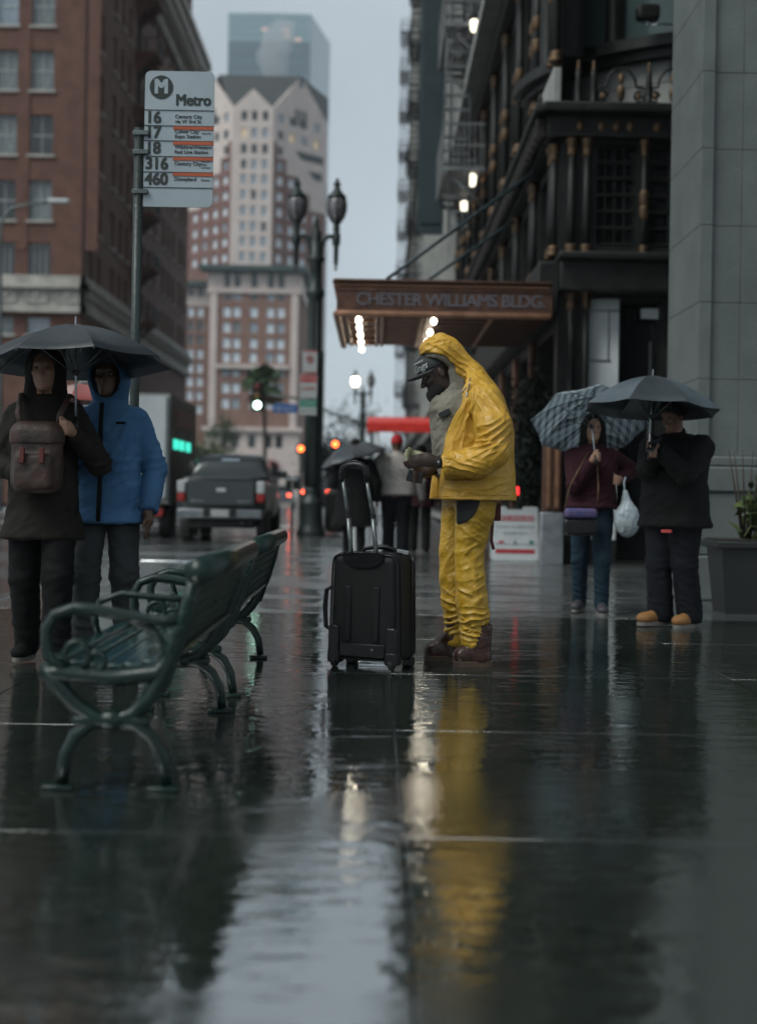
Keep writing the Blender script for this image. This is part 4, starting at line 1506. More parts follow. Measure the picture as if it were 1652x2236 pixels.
def make_bench(label, y0, y1):
    """Cast-iron end frames with scroll arms; slatted seat and rolled back. Local x = across, back at +x."""
    b = thing('park_bench', label, 'bench', (-0.82, y0, 0), 0, 'green benches at the kerb')
    L_ = y1 - y0
    for nm, yy in (('end_frame', 0.03), ('end_frame', L_ - 0.03)):
        m = MB()

        def rod(pts, r=0.017, r2=None):
            n = len(pts)
            r, r2 = r * 1.05, (r2 * 1.05 if r2 is not None else None)
            pts = [(p[0] * (0.84 if p[0] < 0 else 0.95), p[1]) for p in pts]
            rr = [r + ((r2 if r2 is not None else r) - r) * k / (n - 1) for k in range(n)]
            m.tube([(p[0], yy, p[1]) for p in pts], rr, 8)
        # legs: two arcs meeting at a knuckle under the seat
        rod([(0.0, 0.215), (0.08, 0.21), (0.135, 0.17), (0.17, 0.11), (0.185, 0.02)], 0.022, 0.019)
        rod([(0.0, 0.215), (-0.08, 0.21), (-0.135, 0.17), (-0.17, 0.11), (-0.185, 0.02)], 0.022, 0.019)
        for sx in (-1, 1):
            m.rbox(sx * 0.165 - 0.05, sx * 0.165 + 0.05, yy - 0.03, yy + 0.03, 0.0, 0.018, 0.005, 1)
            m.rbox(sx * 0.08 - 0.04, sx * 0.08 + 0.04, yy - 0.024, yy + 0.024, 0.205, 0.235, 0.008, 1)
        m.ball((0, yy, 0.222), (0.05, 0.035, 0.035))
        # cradle: from front of seat down through the knuckle and up into the back post
        rod([(-0.25, 0.385), (-0.205, 0.33), (-0.14, 0.27), (-0.06, 0.225), (0.0, 0.215), (0.07, 0.24), (0.13, 0.30), (0.175, 0.38), (0.215, 0.47), (0.245, 0.57), (0.275, 0.70)], 0.026, 0.024)
        rod([(0.10, 0.30), (0.175, 0.335), (0.20, 0.40), (0.17, 0.46), (0.12, 0.44)], 0.015)
        # seat bearer
        rod([(-0.27, 0.375), (-0.2, 0.365), (0.0, 0.352), (0.15, 0.37), (0.19, 0.42)], 0.026)
        # arm: a long oval with a curl inside
        arm = [(0.235, 0.545), (0.17, 0.535), (0.06, 0.545), (-0.05, 0.565), (-0.15, 0.572), (-0.22, 0.55), (-0.252, 0.50), (-0.25, 0.44), (-0.225, 0.40), (-0.18, 0.385)]
        rod(arm, 0.019, 0.017)
        rod([(-0.06, 0.565), (0.06, 0.54), (0.14, 0.50), (0.175, 0.44), (0.15, 0.39), (0.08, 0.37)], 0.014)
        rod(circ(-0.135, 0.425, 0.045, 0.042, -60, 230, 12), 0.012, 0.008)
        rod(circ(-0.06, 0.405, 0.03, 0.03, -90, 180, 9), 0.010, 0.007)
        m.build(nm, 'bench_green', b)
    if L_ > 1:      # middle arm rails seen between the ends
        m = MB()
        for yy in (L_ * 0.5,):
            m.tube([(p[0], yy, p[1]) for p in [(0.235, 0.545), (0.06, 0.545), (-0.12, 0.56), (-0.2, 0.53), (-0.22, 0.46), (-0.2, 0.40)]], 0.013, 8)
        m.build('middle_arm', 'bench_green', b)
    # seat slats
    for k in range(7):
        x = -0.21 + k * 0.060
        z = 0.405 - 0.022 * math.sin(math.pi * min(k / 5.5, 1)) + (0.02 if k == 6 else 0)
        MB().rbox(x, x + 0.057, 0.065, L_ - 0.065, z - 0.009, z + 0.009, 0.006, 2).build('seat_slat', 'bench_slat', b)
    # back slats follow the raked post, rolled top rail
    for k in range(5):
        t = (k + 0.3) / 5
        x, z = 0.178 + 0.085 * t, 0.44 + 0.235 * t
        o = MB().rbox(-0.011, 0.011, 0.0, L_, -0.021, 0.021, 0.007, 2).build('back_slat', 'bench_back', b, (x, 0, z), (0, R(18), 0))
    MB().tube([(0.272, -0.03, 0.695), (0.272, L_ + 0.03, 0.695)], 0.044, 14).build('top_rail', 'bench_green', b)
    return b


make_bench('green cast-iron park bench nearest the camera, its scroll arm toward us', 4.45, 6.12)
make_bench('green cast-iron park bench beyond the nearest one, by the suitcase', 6.52, 8.12)

# ---- bus stop sign
BD = 9.0
sp = at(297, 700, BD)
bst = thing('bus_stop_sign', 'grey bus stop sign listing route numbers on a dark green pole', 'sign', (sp.x, BD, 0))
ptop = at(303, 280, BD).z
MB().tube([(0, 0, 0), (0, 0, ptop)], 0.030, 14).build('pole', 'post_green', bst)
MB().rbox(-0.09, 0.09, -0.09, 0.09, 0, 0.02, 0.005, 1).build('base_plate', 'post_green', bst)
s_l, s_r = at(316, 300, BD).x - sp.x, at(467, 300, BD).x - sp.x
s_t, s_b = at(395, 157, BD).z, at(390, 453, BD).z
SW = s_r - s_l
SH = s_t - s_b
pts = []
rc = 0.035
for (cx, cz, a0) in ((s_r - rc, s_t - rc, 0), (s_l + rc, s_t - rc, 90), (s_l + rc * 0.2, s_b + rc * 0.2, 180), (s_r - rc, s_b + rc, 270)):
    r2 = rc if a0 != 180 else rc * 0.2
    pts += [(cx + r2 * math.cos(R(a0 + q)), cz + r2 * math.sin(R(a0 + q))) for q in (0, 22, 45, 68, 90)]
plate = MB().prism(pts, -0.012, 0.0).build('plate', 'sign_grey', bst)


def sx_(u):
    return s_l + SW * u


def sz_(v):
    return s_t - SH * v


def stripe(name, u0, u1, v0, v1, m_, y=-0.016):
    MB().box(sx_(u0), sx_(u1), y, -0.0125, sz_(v1), sz_(v0)).build(name, m_, plate)


for v in (0.288, 0.403, 0.514, 0.629, 0.744, 0.858):
    stripe('rule', 0.0, 1.0, v - 0.002, v + 0.002, 'sign_ink')
for v in (0.403, 0.514, 0.629, 0.744):
    stripe('orange_band', 0.42, 1.0, v + 0.003, v + 0.028, 'sign_orange')
dsk = MB()
dsk.prism([(sx_(0.235) + 0.074 * math.cos(t), sz_(0.12) + 0.074 * math.sin(t)) for t in np.linspace(0, 2 * math.pi, 40)[:-1]], -0.0155, -0.0125)
dsk.build('emblem_disc', 'sign_ink', plate)
text('emblem_letter', 'M', 0.125, 'sign_grey', plate, (sx_(0.235), -0.0165, sz_(0.12)), extrude=0.0008, bold=0.006, sx=0.92)
text('name_lettering', 'Metro', 0.098, 'sign_ink', plate, (sx_(0.70), -0.0135, sz_(0.215)), extrude=0.0008, bold=0.0042, sx=0.90)
for num, v, l1, l2, r1 in (('16', 0.347, 'Century City', 'via W 3rd St', ''), ('17', 0.457, 'Culver City', 'Expo Station', 'Mon-Fri'), ('18', 0.571, 'Wilshire/Western', 'Red Line Station', ''),
                           ('316', 0.686, 'Century City', '', 'Mon-Fri\nPeak\nLimited'), ('460', 0.800, 'Disneyland', '', 'Express')):
    text('route_number', num, 0.105, 'sign_ink', plate, (sx_(0.02), -0.0135, sz_(v)), extrude=0.0008, bold=0.0045, align='LEFT', sx=0.92)
    text('route_name', l1, 0.032, 'sign_ink', plate, (sx_(0.44), -0.0135, sz_(v - (0.012 if l2 else 0.005))), extrude=0.0006, bold=0.0006, align='LEFT')
    if l2:
        text('route_name', l2, 0.032, 'sign_ink', plate, (sx_(0.44), -0.0135, sz_(v + 0.024)), extrude=0.0006, bold=0.0006, align='LEFT')
    if r1:
        text('route_note', r1, 0.018, 'sign_ink', plate, (sx_(0.83), -0.0135, sz_(v)), extrude=0.0006, align='LEFT')
for z in (ptop - 0.17, ptop - 0.42, ptop - 0.05):
    MB().rbox(-0.035, s_l + 0.03, -0.035, -0.004 if False else 0.035, z, z + 0.03, 0.004, 1).build('clamp', 'galv', bst)
MB().rbox(0.03, s_l + 0.012, -0.011, -0.003, ptop - 0.5, ptop, 0.002, 1).build('mount_strip', 'galv', bst)


# ---- ornate twin-headed street lamps
def lamp_post(label, loc, lit, s=1.0, signs=False):
    lp = thing('street_lamp', label, 'street lamp', loc, 0, 'twin-headed street lamps')
    def zmap(m):
        m.v = [(x, y, float(np.interp(z, [0, 1.06, 4.5, 5.56, 6.0, 7.12], [0, 1.06, 5.35, 6.45, 6.77, 7.72]))) for x, y, z in m.v]
        return m
    bm_ = MB().lathe([(0.31, 0), (0.31, 0.10), (0.27, 0.16), (0.25, 0.30), (0.24, 0.62), (0.27, 0.68), (0.27, 0.74), (0.19, 0.82), (0.17, 0.95), (0.185, 1.0), (0.15, 1.06)], 8)
    zmap(bm_).build('pedestal', 'post_green', lp)
    zmap(MB().lathe([(0.172, 1.06), (0.162, 2.6), (0.15, 4.3), (0.20, 4.36), (0.21, 4.43), (0.14, 4.5), (0.13, 5.02), (0.20, 5.06), (0.20, 5.12), (0.13, 5.16), (0.13, 5.5), (0.075, 5.75), (0.045, 5.9), (0.06, 5.95), (0.012, 6.15)], 12)).build('shaft', 'post_green', lp)
    for k in range(8):
        a = R(45 * k + 22)
        zmap(MB().tube([(0.166 * math.cos(a), 0.166 * math.sin(a), 1.1), (0.147 * math.cos(a), 0.147 * math.sin(a), 4.25)], 0.022, 5)).build('flute', 'post_green', lp)
    for sg in (-1, 1):
        am = MB().tube([(sg * 0.06, 0, 5.05), (sg * 0.10, 0, 5.35), (sg * 0.17, 0, 5.52), (sg * 0.28, 0, 5.58), (sg * 0.43, 0, 5.56)], [0.075, 0.068, 0.065, 0.06, 0.065], 8)
        am.tube([(sg * 0.12, 0, 5.42), (sg * 0.07, 0, 5.6), (sg * 0.12, 0, 5.7)], 0.02, 6)
        ao = zmap(am).build('arm', 'post_green', lp)
        x = sg * 0.43
        zmap(MB().lathe([(0.006, 4.85), (0.035, 4.90), (0.02, 4.95), (0.05, 5.02), (0.055, 5.35), (0.09, 5.42), (0.09, 5.62), (0.06, 5.70), (0.085, 5.80), (0.06, 5.88), (0.10, 5.98), (0.13, 6.02)], 12, (x, 0, 0))).build('lamp_holder', 'post_green', lp)
        gl = zmap(MB().lathe([(0.10, 6.0), (0.17, 6.15), (0.205, 6.32), (0.20, 6.50), (0.165, 6.62)], 16, (x, 0, 0))).build('globe', lit[0 if sg < 0 else 1], lp)
        for k in range(8):
            a = R(45 * k)
            zmap(MB().tube([(x + r_ * math.cos(a), r_ * math.sin(a), z_) for r_, z_ in ((0.105, 6.0), (0.178, 6.15), (0.214, 6.32), (0.208, 6.50), (0.172, 6.62))], 0.012, 5)).build('globe_rib', 'post_green', lp)
        zmap(MB().lathe([(0.20, 6.60), (0.20, 6.65), (0.14, 6.72), (0.075, 6.82), (0.06, 6.92), (0.095, 6.97), (0.03, 7.02), (0.05, 7.06), (0.006, 7.12)], 12, (x, 0, 0))).build('lamp_cap', 'post_green', lp)
    lp.scale = (s, s, s)
    return lp


mat('lamp_glass', (0.20, 0.19, 0.20), 0.25, (0.12, 0.11, 0.12), 8, spec=0.6)
lpos = at(679, 1171, 30.6)
LP = lamp_post('dark twin-headed street lamp with parking signs behind the pickup truck', (lpos.x, 30.6, 0), ('lamp_glass', 'lamp_glass'), 1.0)
# signs strapped to the near lamp
mat('sign_white', (0.42, 0.42, 0.42), 0.5, (0.33, 0.33, 0.33), 4)
mat('sign_red', (0.45, 0.05, 0.045), 0.5, scale=4)
mat('sign_green', (0.03, 0.24, 0.17), 0.5, scale=4)
DS = 30.3


def strap_sign(label, x0, y0, x1, y1, cols_):
    a, b = at(x0, y0, DS), at(x1, y1, DS)
    t_ = thing('parking_sign', label, 'sign', ((a.x + b.x) / 2, DS, b.z), 0, 'signs strapped to the street lamp')
    w, h = abs(b.x - a.x), abs(a.z - b.z)
    MB().rbox(-w / 2, w / 2, -0.006, 0.006, 0, h, 0.004, 1).build('plate', 'sign_white', t_)
    for (v0, v1, m_) in cols_:
        MB().box(-w / 2 + 0.012, w / 2 - 0.012, -0.009, -0.0065, h * v0, h * v1).build('printed_band', m_, t_)
    return t_, w, h


t_, w, h = strap_sign('white no-parking sign with red border, uppermost on the street lamp', 661, 765, 692, 816, [(0.93, 0.99, 'sign_red'), (0.03, 0.07, 'sign_red')])
m = MB()
for k in range(24):
    pass
m.tube([(0.07 * math.cos(a), 0, 0.07 * math.sin(a)) for a in np.linspace(0, 2 * math.pi, 20)[:-1]], 0.011, 5, closed=True)
m.tube([(-0.05, 0, 0.05), (0.05, 0, -0.05)], 0.010, 5)
m.build('prohibition_ring', 'sign_red', t_, (0, -0.012, h * 0.62))
text('letter', 'P', 0.11, 'sign_ink', t_, (0, -0.010, h * 0.62), extrude=0.001, bold=0.003)
t_, w, h = strap_sign('white tow-away sign with red top band, second down the street lamp', 655, 818, 692, 870, [(0.68, 0.98, 'sign_red')])
text('lettering', 'TOW-AWAY', 0.07, 'sign_white', t_, (0, -0.010, h * 0.83), extrude=0.001, bold=0.001)
text('lettering', 'NO STOPPING\n4PM TO 7PM', 0.045, 'sign_red', t_, (0, -0.009, h * 0.4), extrude=0.001, bold=0.001)
t_, w, h = strap_sign('green and white time-limit sign, lowest on the street lamp', 653, 872, 691, 907, [(0.52, 0.97, 'sign_green')])
text('lettering', '1 HOUR', 0.075, 'sign_white', t_, (0, -0.010, h * 0.75), extrude=0.001, bold=0.001)
text('lettering', '8AM TO 4PM', 0.05, 'sign_green', t_, (0, -0.009, h * 0.28), extrude=0.001, bold=0.001)
emat('lamp_lit', (1.0, 0.86, 0.62), 9)
l2 = at(789, 1040, 78)
lamp_post('distant twin-headed street lamp with one lit globe under the marquee', (l2.x, 78, 0), ('lamp_lit', 'lamp_glass'), 1.0)

# far cobra-head lamp at the left edge
cp = at(4, 700, 55)
cl = thing('cobra_lamp', 'slim street lamp with a long curved arm in front of the brick house', 'street lamp', (cp.x, 55, -0.0))
ctz = at(4, 495, 55).z
pth = [at(4, 1030, 55), at(2, 800, 55), at(1, 520, 55), at(6, 480, 55), at(24, 455, 55), at(60, 447, 55), at(108, 441, 55)]
pth = [Vector((p.x - cp.x, 0, p.z)) for p in pth]
pth[0].z = 0
MB().tube(pth, [0.09, 0.08, 0.07, 0.065, 0.06, 0.05, 0.045], 8).build('pole', 'galv', cl)
a, b = at(106, 441, 55), at(152, 438, 55)
MB().rbox(a.x - cp.x, b.x - cp.x, -0.13, 0.13, a.z - 0.05, b.z + 0.06, 0.04, 2).build('lamp_head', 'white_metal', cl)

# ---- traffic signals and street name sign
sg = thing('traffic_signal', 'traffic signal on a mast arm showing green in front of the palm', 'traffic light', (at(700, 900, 47).x, 47, 0))
ox = at(700, 900, 47).x
MB().tube([(0, 0, 0), (0, 0, 5.6)], 0.10, 10).build('pole', 'post_green', sg)
za_ = at(640, 868, 47).z
MB().tube([(0, 0, za_ - 0.25), (at(640, 866, 47).x - ox, 0, za_), (at(566, 858, 47).x - ox, 0, za_ + 0.1)], [0.05, 0.04, 0.03], 8).build('mast_arm', 'galv', sg)
p_ = at(563, 868, 47)
hx = p_.x - ox
hd = MB().rbox(hx - 0.20, hx + 0.20, -0.14, 0.06, p_.z - 0.44, p_.z + 0.52, 0.03, 1).build('signal_head', 'iron', sg)
emat('green_lamp', (0.55, 1.0, 0.80), 9)
emat('dead_red', (0.12, 0.01, 0.01), 0.0)
emat('dead_amber', (0.14, 0.07, 0.01), 0.0)
for k, (nm, m_) in enumerate((('red_lens', 'dead_red'), ('amber_lens', 'dead_amber'), ('green_lens', 'green_lamp'))):
    zc = p_.z + 0.34 - 0.30 * k
    ob(nm, MB().lathe([(0.115, 0), (0.10, 0.03), (0.03, 0.045)], 16).mesh(nm), m_, hd, (hx, -0.145, zc), (R(90), 0, 0))
    ob('visor', MB().tube([(0.13 * math.cos(a), 0.13 * math.sin(a), 0.09) for a in np.linspace(R(-20), R(200), 12)], 0.012, 4).mesh('visor'), 'iron', hd, (hx, -0.14, zc), (R(90), 0, 0))
a, b = at(596, 882, 46.6), at(648, 902, 46.6)
ns = tag(MB().rbox(a.x - a.x, b.x - a.x, -0.015, 0.015, 0, a.z - b.z, 0.01, 1).build('street_name_sign', mat('sign_blue', (0.02, 0.11, 0.34), 0.45, scale=2), None, (a.x, 46.6, b.z)), 'blue street name sign hanging from the mast arm', 'sign')
text('lettering', 'Spring St', 0.17, 'sign_white', ns, ((b.x - a.x) / 2, -0.018, (a.z - b.z) / 2), extrude=0.001, bold=0.002)
sg2 = thing('traffic_mast', 'long dark mast arm reaching from behind the street lamp toward the right', 'traffic light', (at(812, 940, 60).x, 60, 0))
pa, pb = at(700, 893, 60), at(812, 936, 60)
MB().tube([(pa.x - pb.x, 0, pa.z), ((pa.x - pb.x) * 0.5, 0, (pa.z * 0.55 + pb.z * 0.45)), (0, 0, pb.z)], 0.05, 8).build('mast_arm', 'post_green', sg2)
MB().tube([(0, 0, -0.15), (0, 0, pb.z + 0.2)], 0.09, 8).build('pole', 'post_green', sg2)
emat('amber_glow', (1.0, 0.13, 0.03), 5)
emat('red_glow', (1.0, 0.075, 0.03), 9)


def small_signal(label, x, y, d, glow, zb=None):
    p = at(x, y, d)
    t_ = thing('pedestrian_signal', label, 'traffic light', (p.x, d, -0.0), 0, 'lit pedestrian signals down the street')
    MB().tube([(0, 0.1, -0.15), (0, 0.1, p.z + 0.3)], 0.06, 8).build('pole', 'post_green', t_)
    MB().rbox(-0.2, 0.2, -0.1, 0.1, p.z - 0.22, p.z + 0.22, 0.03, 1).build('housing', 'iron', t_)
    MB().lathe([(0.13, 0), (0.11, 0.02)], 14).build('lens', glow, t_, (0, -0.101, p.z), (R(90), 0, 0))


small_signal('orange lit pedestrian signal just left of the street lamp shaft', 657, 980, 62, 'amber_glow')
small_signal('orange lit pedestrian signal above the black-coated walker', 732, 970, 62, 'amber_glow')
small_signal('orange lit signal above the pickup roof', 576, 1011, 70, 'amber_glow')

# ---- parking meter
pm = at(636, 1166, 30.8)
mt = thing('parking_meter', 'dark twin parking meter on a thin pole left of the street lamp', 'parking meter', (pm.x, 30.8, 0))
MB().tube([(0, 0, 0), (0, 0, 1.0)], 0.028, 8).build('pole', 'galv', mt)
for sx in (-0.075, 0.075):
    hm = MB().rbox(sx - 0.068, sx + 0.068, -0.06, 0.06, 1.0, 1.22, 0.03, 2).ball((sx, 0, 1.23), (0.066, 0.058, 0.075))
    ho = hm.build('meter_head', 'iron', mt)
    MB().box(sx - 0.04, sx + 0.04, -0.064, -0.0605, 1.2, 1.26).build('display', 'sign_grey', ho)

# ---- litter bin by the lamp
tb = at(733, 1160, 33)
bn = thing('litter_bin', 'dark slatted litter bin beside the black-coated walker', 'bin', (tb.x, 33, 0))
MB().lathe([(0.22, 0.02), (0.24, 0.1), (0.25, 0.85), (0.27, 0.9), (0.2, 0.98), (0.08, 1.02)], 16).build('body', 'iron_dull', bn)
for k in range(16):
    a = 2 * math.pi * k / 16
    MB().box(-0.025, 0.025, -0.012, 0.012, 0.08, 0.85).build('slat', 'iron', bn, (0.258 * math.cos(a), 0.258 * math.sin(a), 0), (0, 0, a + R(90)))

# ---- red shop canopy far down the pavement
cn = thing('shop_canopy', 'bright red flat canopy over the pavement beyond the red-capped man', 'canopy', (at(801, 940, 48).x, 48, 0))
c0 = at(801, 921, 48)
zt_, zb_ = at(870, 922, 48).z, at(870, 944, 48).z
cwid = 2.45 - c0.x
MB().rbox(0, cwid, -0.06, 0.0, zb_, zt_, 0.02, 1).build('front_valance', 'red_canvas', cn)
MB().rbox(0, 0.05, 0.002, 3.4, zb_, zt_, 0.015, 1).build('side_valance', 'red_canvas', cn)
MB().add([(0, 0.0, zt_), (cwid, 0.0, zt_), (cwid, 3.4, zt_ + 0.35), (0, 3.4, zt_ + 0.35)], [(0, 1, 2, 3)]).build('top', 'red_canvas', cn)
for y_ in (0.05, 3.3):
    MB().tube([(0.35, y_, -0.15), (0.35, y_, zb_)], 0.05, 8).build('post', 'white_metal', cn)

# ---- A-frame sign
sa = at(1121, 1222, 20.9)
an_ = thing('sandwich_board', 'white sandwich board with red bands standing under the marquee', 'sign', (sa.x, 20.9, 0))
BW, BH = 0.69, 0.80


def board(ysg):
    pts = [(-BW / 2 + 0.03, 0), (BW / 2 - 0.03, 0), (BW / 2, 0.03), (BW / 2 - 0.01, BH - 0.02), (BW / 2 - 0.03, BH), (0.13, BH), (0.11, BH - 0.045), (-0.11, BH - 0.045), (-0.13, BH), (-BW / 2 + 0.03, BH), (-BW / 2 + 0.01, BH - 0.02), (-BW / 2, 0.03)]
    m = MB().prism(pts, -0.018, 0.018)
    return m.build('panel', mat('sign_board', (0.66, 0.68, 0.69), 0.4, (0.55, 0.57, 0.58), 4), an_, (0, ysg * 0.17, 0.0), (R(-11) * ysg * -1 * -1 if ysg < 0 else R(11), 0, 0))


pf = board(-1)
pbk = board(1)
pf.rotation_euler = (R(-11), 0, 0)
pbk.rotation_euler = (R(11), 0, 0)
for nm, z0, z1 in (('red_band', BH * 0.735, BH * 0.83), ('red_band', BH * 0.13, BH * 0.21)):
    MB().box(-BW / 2 + 0.06, BW / 2 - 0.06, -0.022, -0.0185, z0, z1).build(nm, mat('band_red', (0.50, 0.035, 0.045), 0.5, scale=4), pf)
text('lettering', 'UNITS AVAILABLE', 0.072, 'sign_board', pf, (0, -0.0235, BH * 0.782), extrude=0.001, bold=0.001)
text('lettering', 'STUDIOS, 1 & 2 BEDROOMS', 0.046, mat('sign_teal', (0.02, 0.10, 0.11), 0.5, scale=4), pf, (0, -0.0195, BH * 0.62), extrude=0.001)
text('lettering', 'INQUIRE NOW', 0.052, 'sign_teal', pf, (0, -0.0195, BH * 0.50), extrude=0.001)
MB().prism([(-0.2 + 0.045 * math.cos(t), BH * 0.33 + 0.03 * math.sin(t)) for t in np.linspace(0, 6.28, 13)[:-1]], -0.021, -0.0185).build('printed_mark', 'band_red', pf)
MB().prism([(-0.04, BH * 0.29), (0.04, BH * 0.29), (0.0, BH * 0.38)], -0.021, -0.0185).build('printed_mark', 'sign_teal', pf)
MB().prism([(0.24 + 0.04 * math.cos(t), BH * 0.33 + 0.04 * math.sin(t)) for t in np.linspace(0, 6.28, 13)[:-1]], -0.021, -0.0185).build('printed_mark', 'sign_green', pf)
MB().box(-0.3, 0.3, -0.15, 0.15, 0.24, 0.255).build('brace', 'white_metal', an_)

# ---- planter at the right edge
pp = at(1625, 1340, 12.0)
pl = thing('planter', 'large dark square planter with leafy plant by the stone pier', 'planter', (pp.x, 12.0, 0))
mat('planter_dark', (0.010, 0.011, 0.010), 0.6, (0.006, 0.007, 0.006), 5, bump=0.1)
q = MB()
q.add([(-0.22, -0.22, 0), (0.22, -0.22, 0), (0.22, 0.22, 0), (-0.22, 0.22, 0), (-0.27, -0.27, 0.54), (0.27, -0.27, 0.54), (0.27, 0.27, 0.54), (-0.27, 0.27, 0.54)],
      [(0, 3, 2, 1), (4, 5, 6, 7), (0, 1, 5, 4), (1, 2, 6, 5), (2, 3, 7, 6), (3, 0, 4, 7)])
q.build('tub', 'planter_dark', pl)
MB().rbox(-0.315, 0.315, -0.315, 0.315, 0.54, 0.61, 0.02, 2).build('rim', 'planter_dark', pl)
MB().box(-0.28, 0.28, -0.28, 0.28, 0.611, 0.618).build('soil', mat('soil', (0.02, 0.015, 0.01), 0.9, scale=20), pl)
mat('leaf', (0.05, 0.09, 0.035), 0.4, (0.025, 0.055, 0.018), 9)
mat('leaf_dark', (0.018, 0.034, 0.020), 0.45, (0.010, 0.020, 0.013), 6)
mat('leaf_pale', (0.12, 0.14, 0.05), 0.45, (0.06, 0.09, 0.03), 6)
mat('bark', (0.05, 0.038, 0.03), 0.85, scale=10, bump=0.5)


def leaves(n, c, r, size, seed=0, shell=0.35, droop=0.2):
    """Leaf faces through the volume of a crown, thicker toward clumps."""
    rs = np.random.default_rng(seed)
    m = MB()
    cl_ = rs.normal(size=(max(4, n // 60), 3))
    cl_ /= np.linalg.norm(cl_, axis=1)[:, None]
    cl_ *= rs.uniform(shell, 1.0, (len(cl_), 1))
    vs, fs = [], []
    for k in range(n):
        q = cl_[rs.integers(len(cl_))] + rs.normal(size=3) * 0.22
        p = np.array(c) + q * np.array(r)
        d = rs.normal(size=3)
        d[2] -= droop
        d /= np.linalg.norm(d)
        u = np.cross(d, rs.normal(size=3))
        u /= np.linalg.norm(u)
        s = size * rs.uniform(0.6, 1.3)
        a = p + d * s
        b1, b2 = p + d * s * 0.45 + u * s * 0.28, p + d * s * 0.45 - u * s * 0.28
        o = len(vs)
        vs += [p, b1, a, b2]
        fs.append((o, o + 1, o + 2, o + 3))
    return m.add(vs, fs)


pt = thing('potted_plant', 'leafy green shrub growing in the dark planter at the frame edge', 'plant', (pp.x, 12.0, 0.618))
leaves(480, (0.22, 0, 0.40), (0.16, 0.20, 0.38), 0.10, 3).build('crown', 'leaf', pt)
leaves(160, (0.10, -0.05, 0.16), (0.22, 0.2, 0.18), 0.13, 4).build('low_leaves', 'leaf_pale', pt)
for k in range(6):
    a = R(60 * k)
    MB().tube([(0.03 * math.cos(a), 0.03 * math.sin(a), 0), (0.1 * math.cos(a), 0.1 * math.sin(a), 0.4), (0.16 * math.cos(a), 0.16 * math.sin(a), 0.75)], [0.012, 0.009, 0.004], 5).build('stem', 'bark', pt)

# shrub in the shop doorway behind the man in yellow
dq = at(1150, 1235, 22.5)
ds = thing('doorway_shrub', 'tall dark evergreen shrub in a tub beside the shop doorway', 'plant', (dq.x, 22.5, 0))
leaves(2600, (0, 0, 1.75), (0.36, 0.34, 1.15), 0.10, 8).build('crown', 'leaf_dark', ds)
MB().tube([(0, 0, 0.4), (0.02, 0, 1.5)], 0.03, 8).build('trunk', 'bark', ds)
MB().lathe([(0.2, 0), (0.28, 0.45), (0.3, 0.5), (0.25, 0.5)], 14).build('tub', 'planter_dark', ds)


# ---- trees
def tree(name, label, x, y, d, trunk_h, crown_c, crown_r, n, size, mat_, seed, group='street trees down the block'):
    p = at(x, y, d)
    t_ = thing(name, label, 'tree', (p.x, d, -0.15), 0, group)
    rs = np.random.default_rng(seed)
    MB().tube([(0, 0, 0), (0.1, 0, trunk_h * 0.5), (0.0, 0, trunk_h)], [0.2, 0.15, 0.11], 8).build('trunk', 'bark', t_)
    for k in range(7):
        a = rs.uniform(0, 6.28)
        e = (crown_r[0] * 0.8 * math.cos(a), crown_r[1] * 0.8 * math.sin(a), crown_c + rs.uniform(-0.3, 0.8) * crown_r[2])
        MB().tube([(0, 0, trunk_h * 0.8), (e[0] * 0.45, e[1] * 0.45, (trunk_h + e[2]) / 2), e], [0.09, 0.05, 0.015], 6).build('limb', 'bark', t_)
    leaves(n, (0, 0, crown_c), crown_r, size, seed).build('crown', mat_, t_)
    return t_


tree('street_tree', 'dark green leafy tree right of the street lamp, far down the pavement', 735, 1060, 118, 2.2, 3.6, (2.6, 2.4, 2.2), 2600, 0.38, 'leaf_dark', 21)
tree('street_tree', 'thin grey-green tree behind the distant lamp, crown open to the sky', 758, 1060, 150, 4.0, 7.2, (3.2, 3.0, 3.6), 900, 0.40, 'leaf_dark', 22)
tree('street_tree', 'green tree behind the red canopy', 850, 1060, 125, 2.0, 3.3, (2.6, 2.3, 1.9), 2200, 0.36, 'leaf_dark', 23)
tree('street_tree', 'pale green tree at the foot of the hotel left of the pickup roof', 452, 1060, 150, 2.4, 4.4, (2.6, 2.4, 2.6), 2200, 0.40, 'leaf_pale', 24)
tree('street_tree', 'small green tree before the hotel arches above the pickup', 486, 1060, 165, 3.0, 7.4, (2.0, 2.0, 2.6), 900, 0.36, 'leaf', 25)
tree('street_tree', 'bushy tree beside the box truck below the brick house', 425, 1060, 140, 1.8, 3.2, (2.0, 2.0, 1.8), 1600, 0.36, 'leaf', 26)

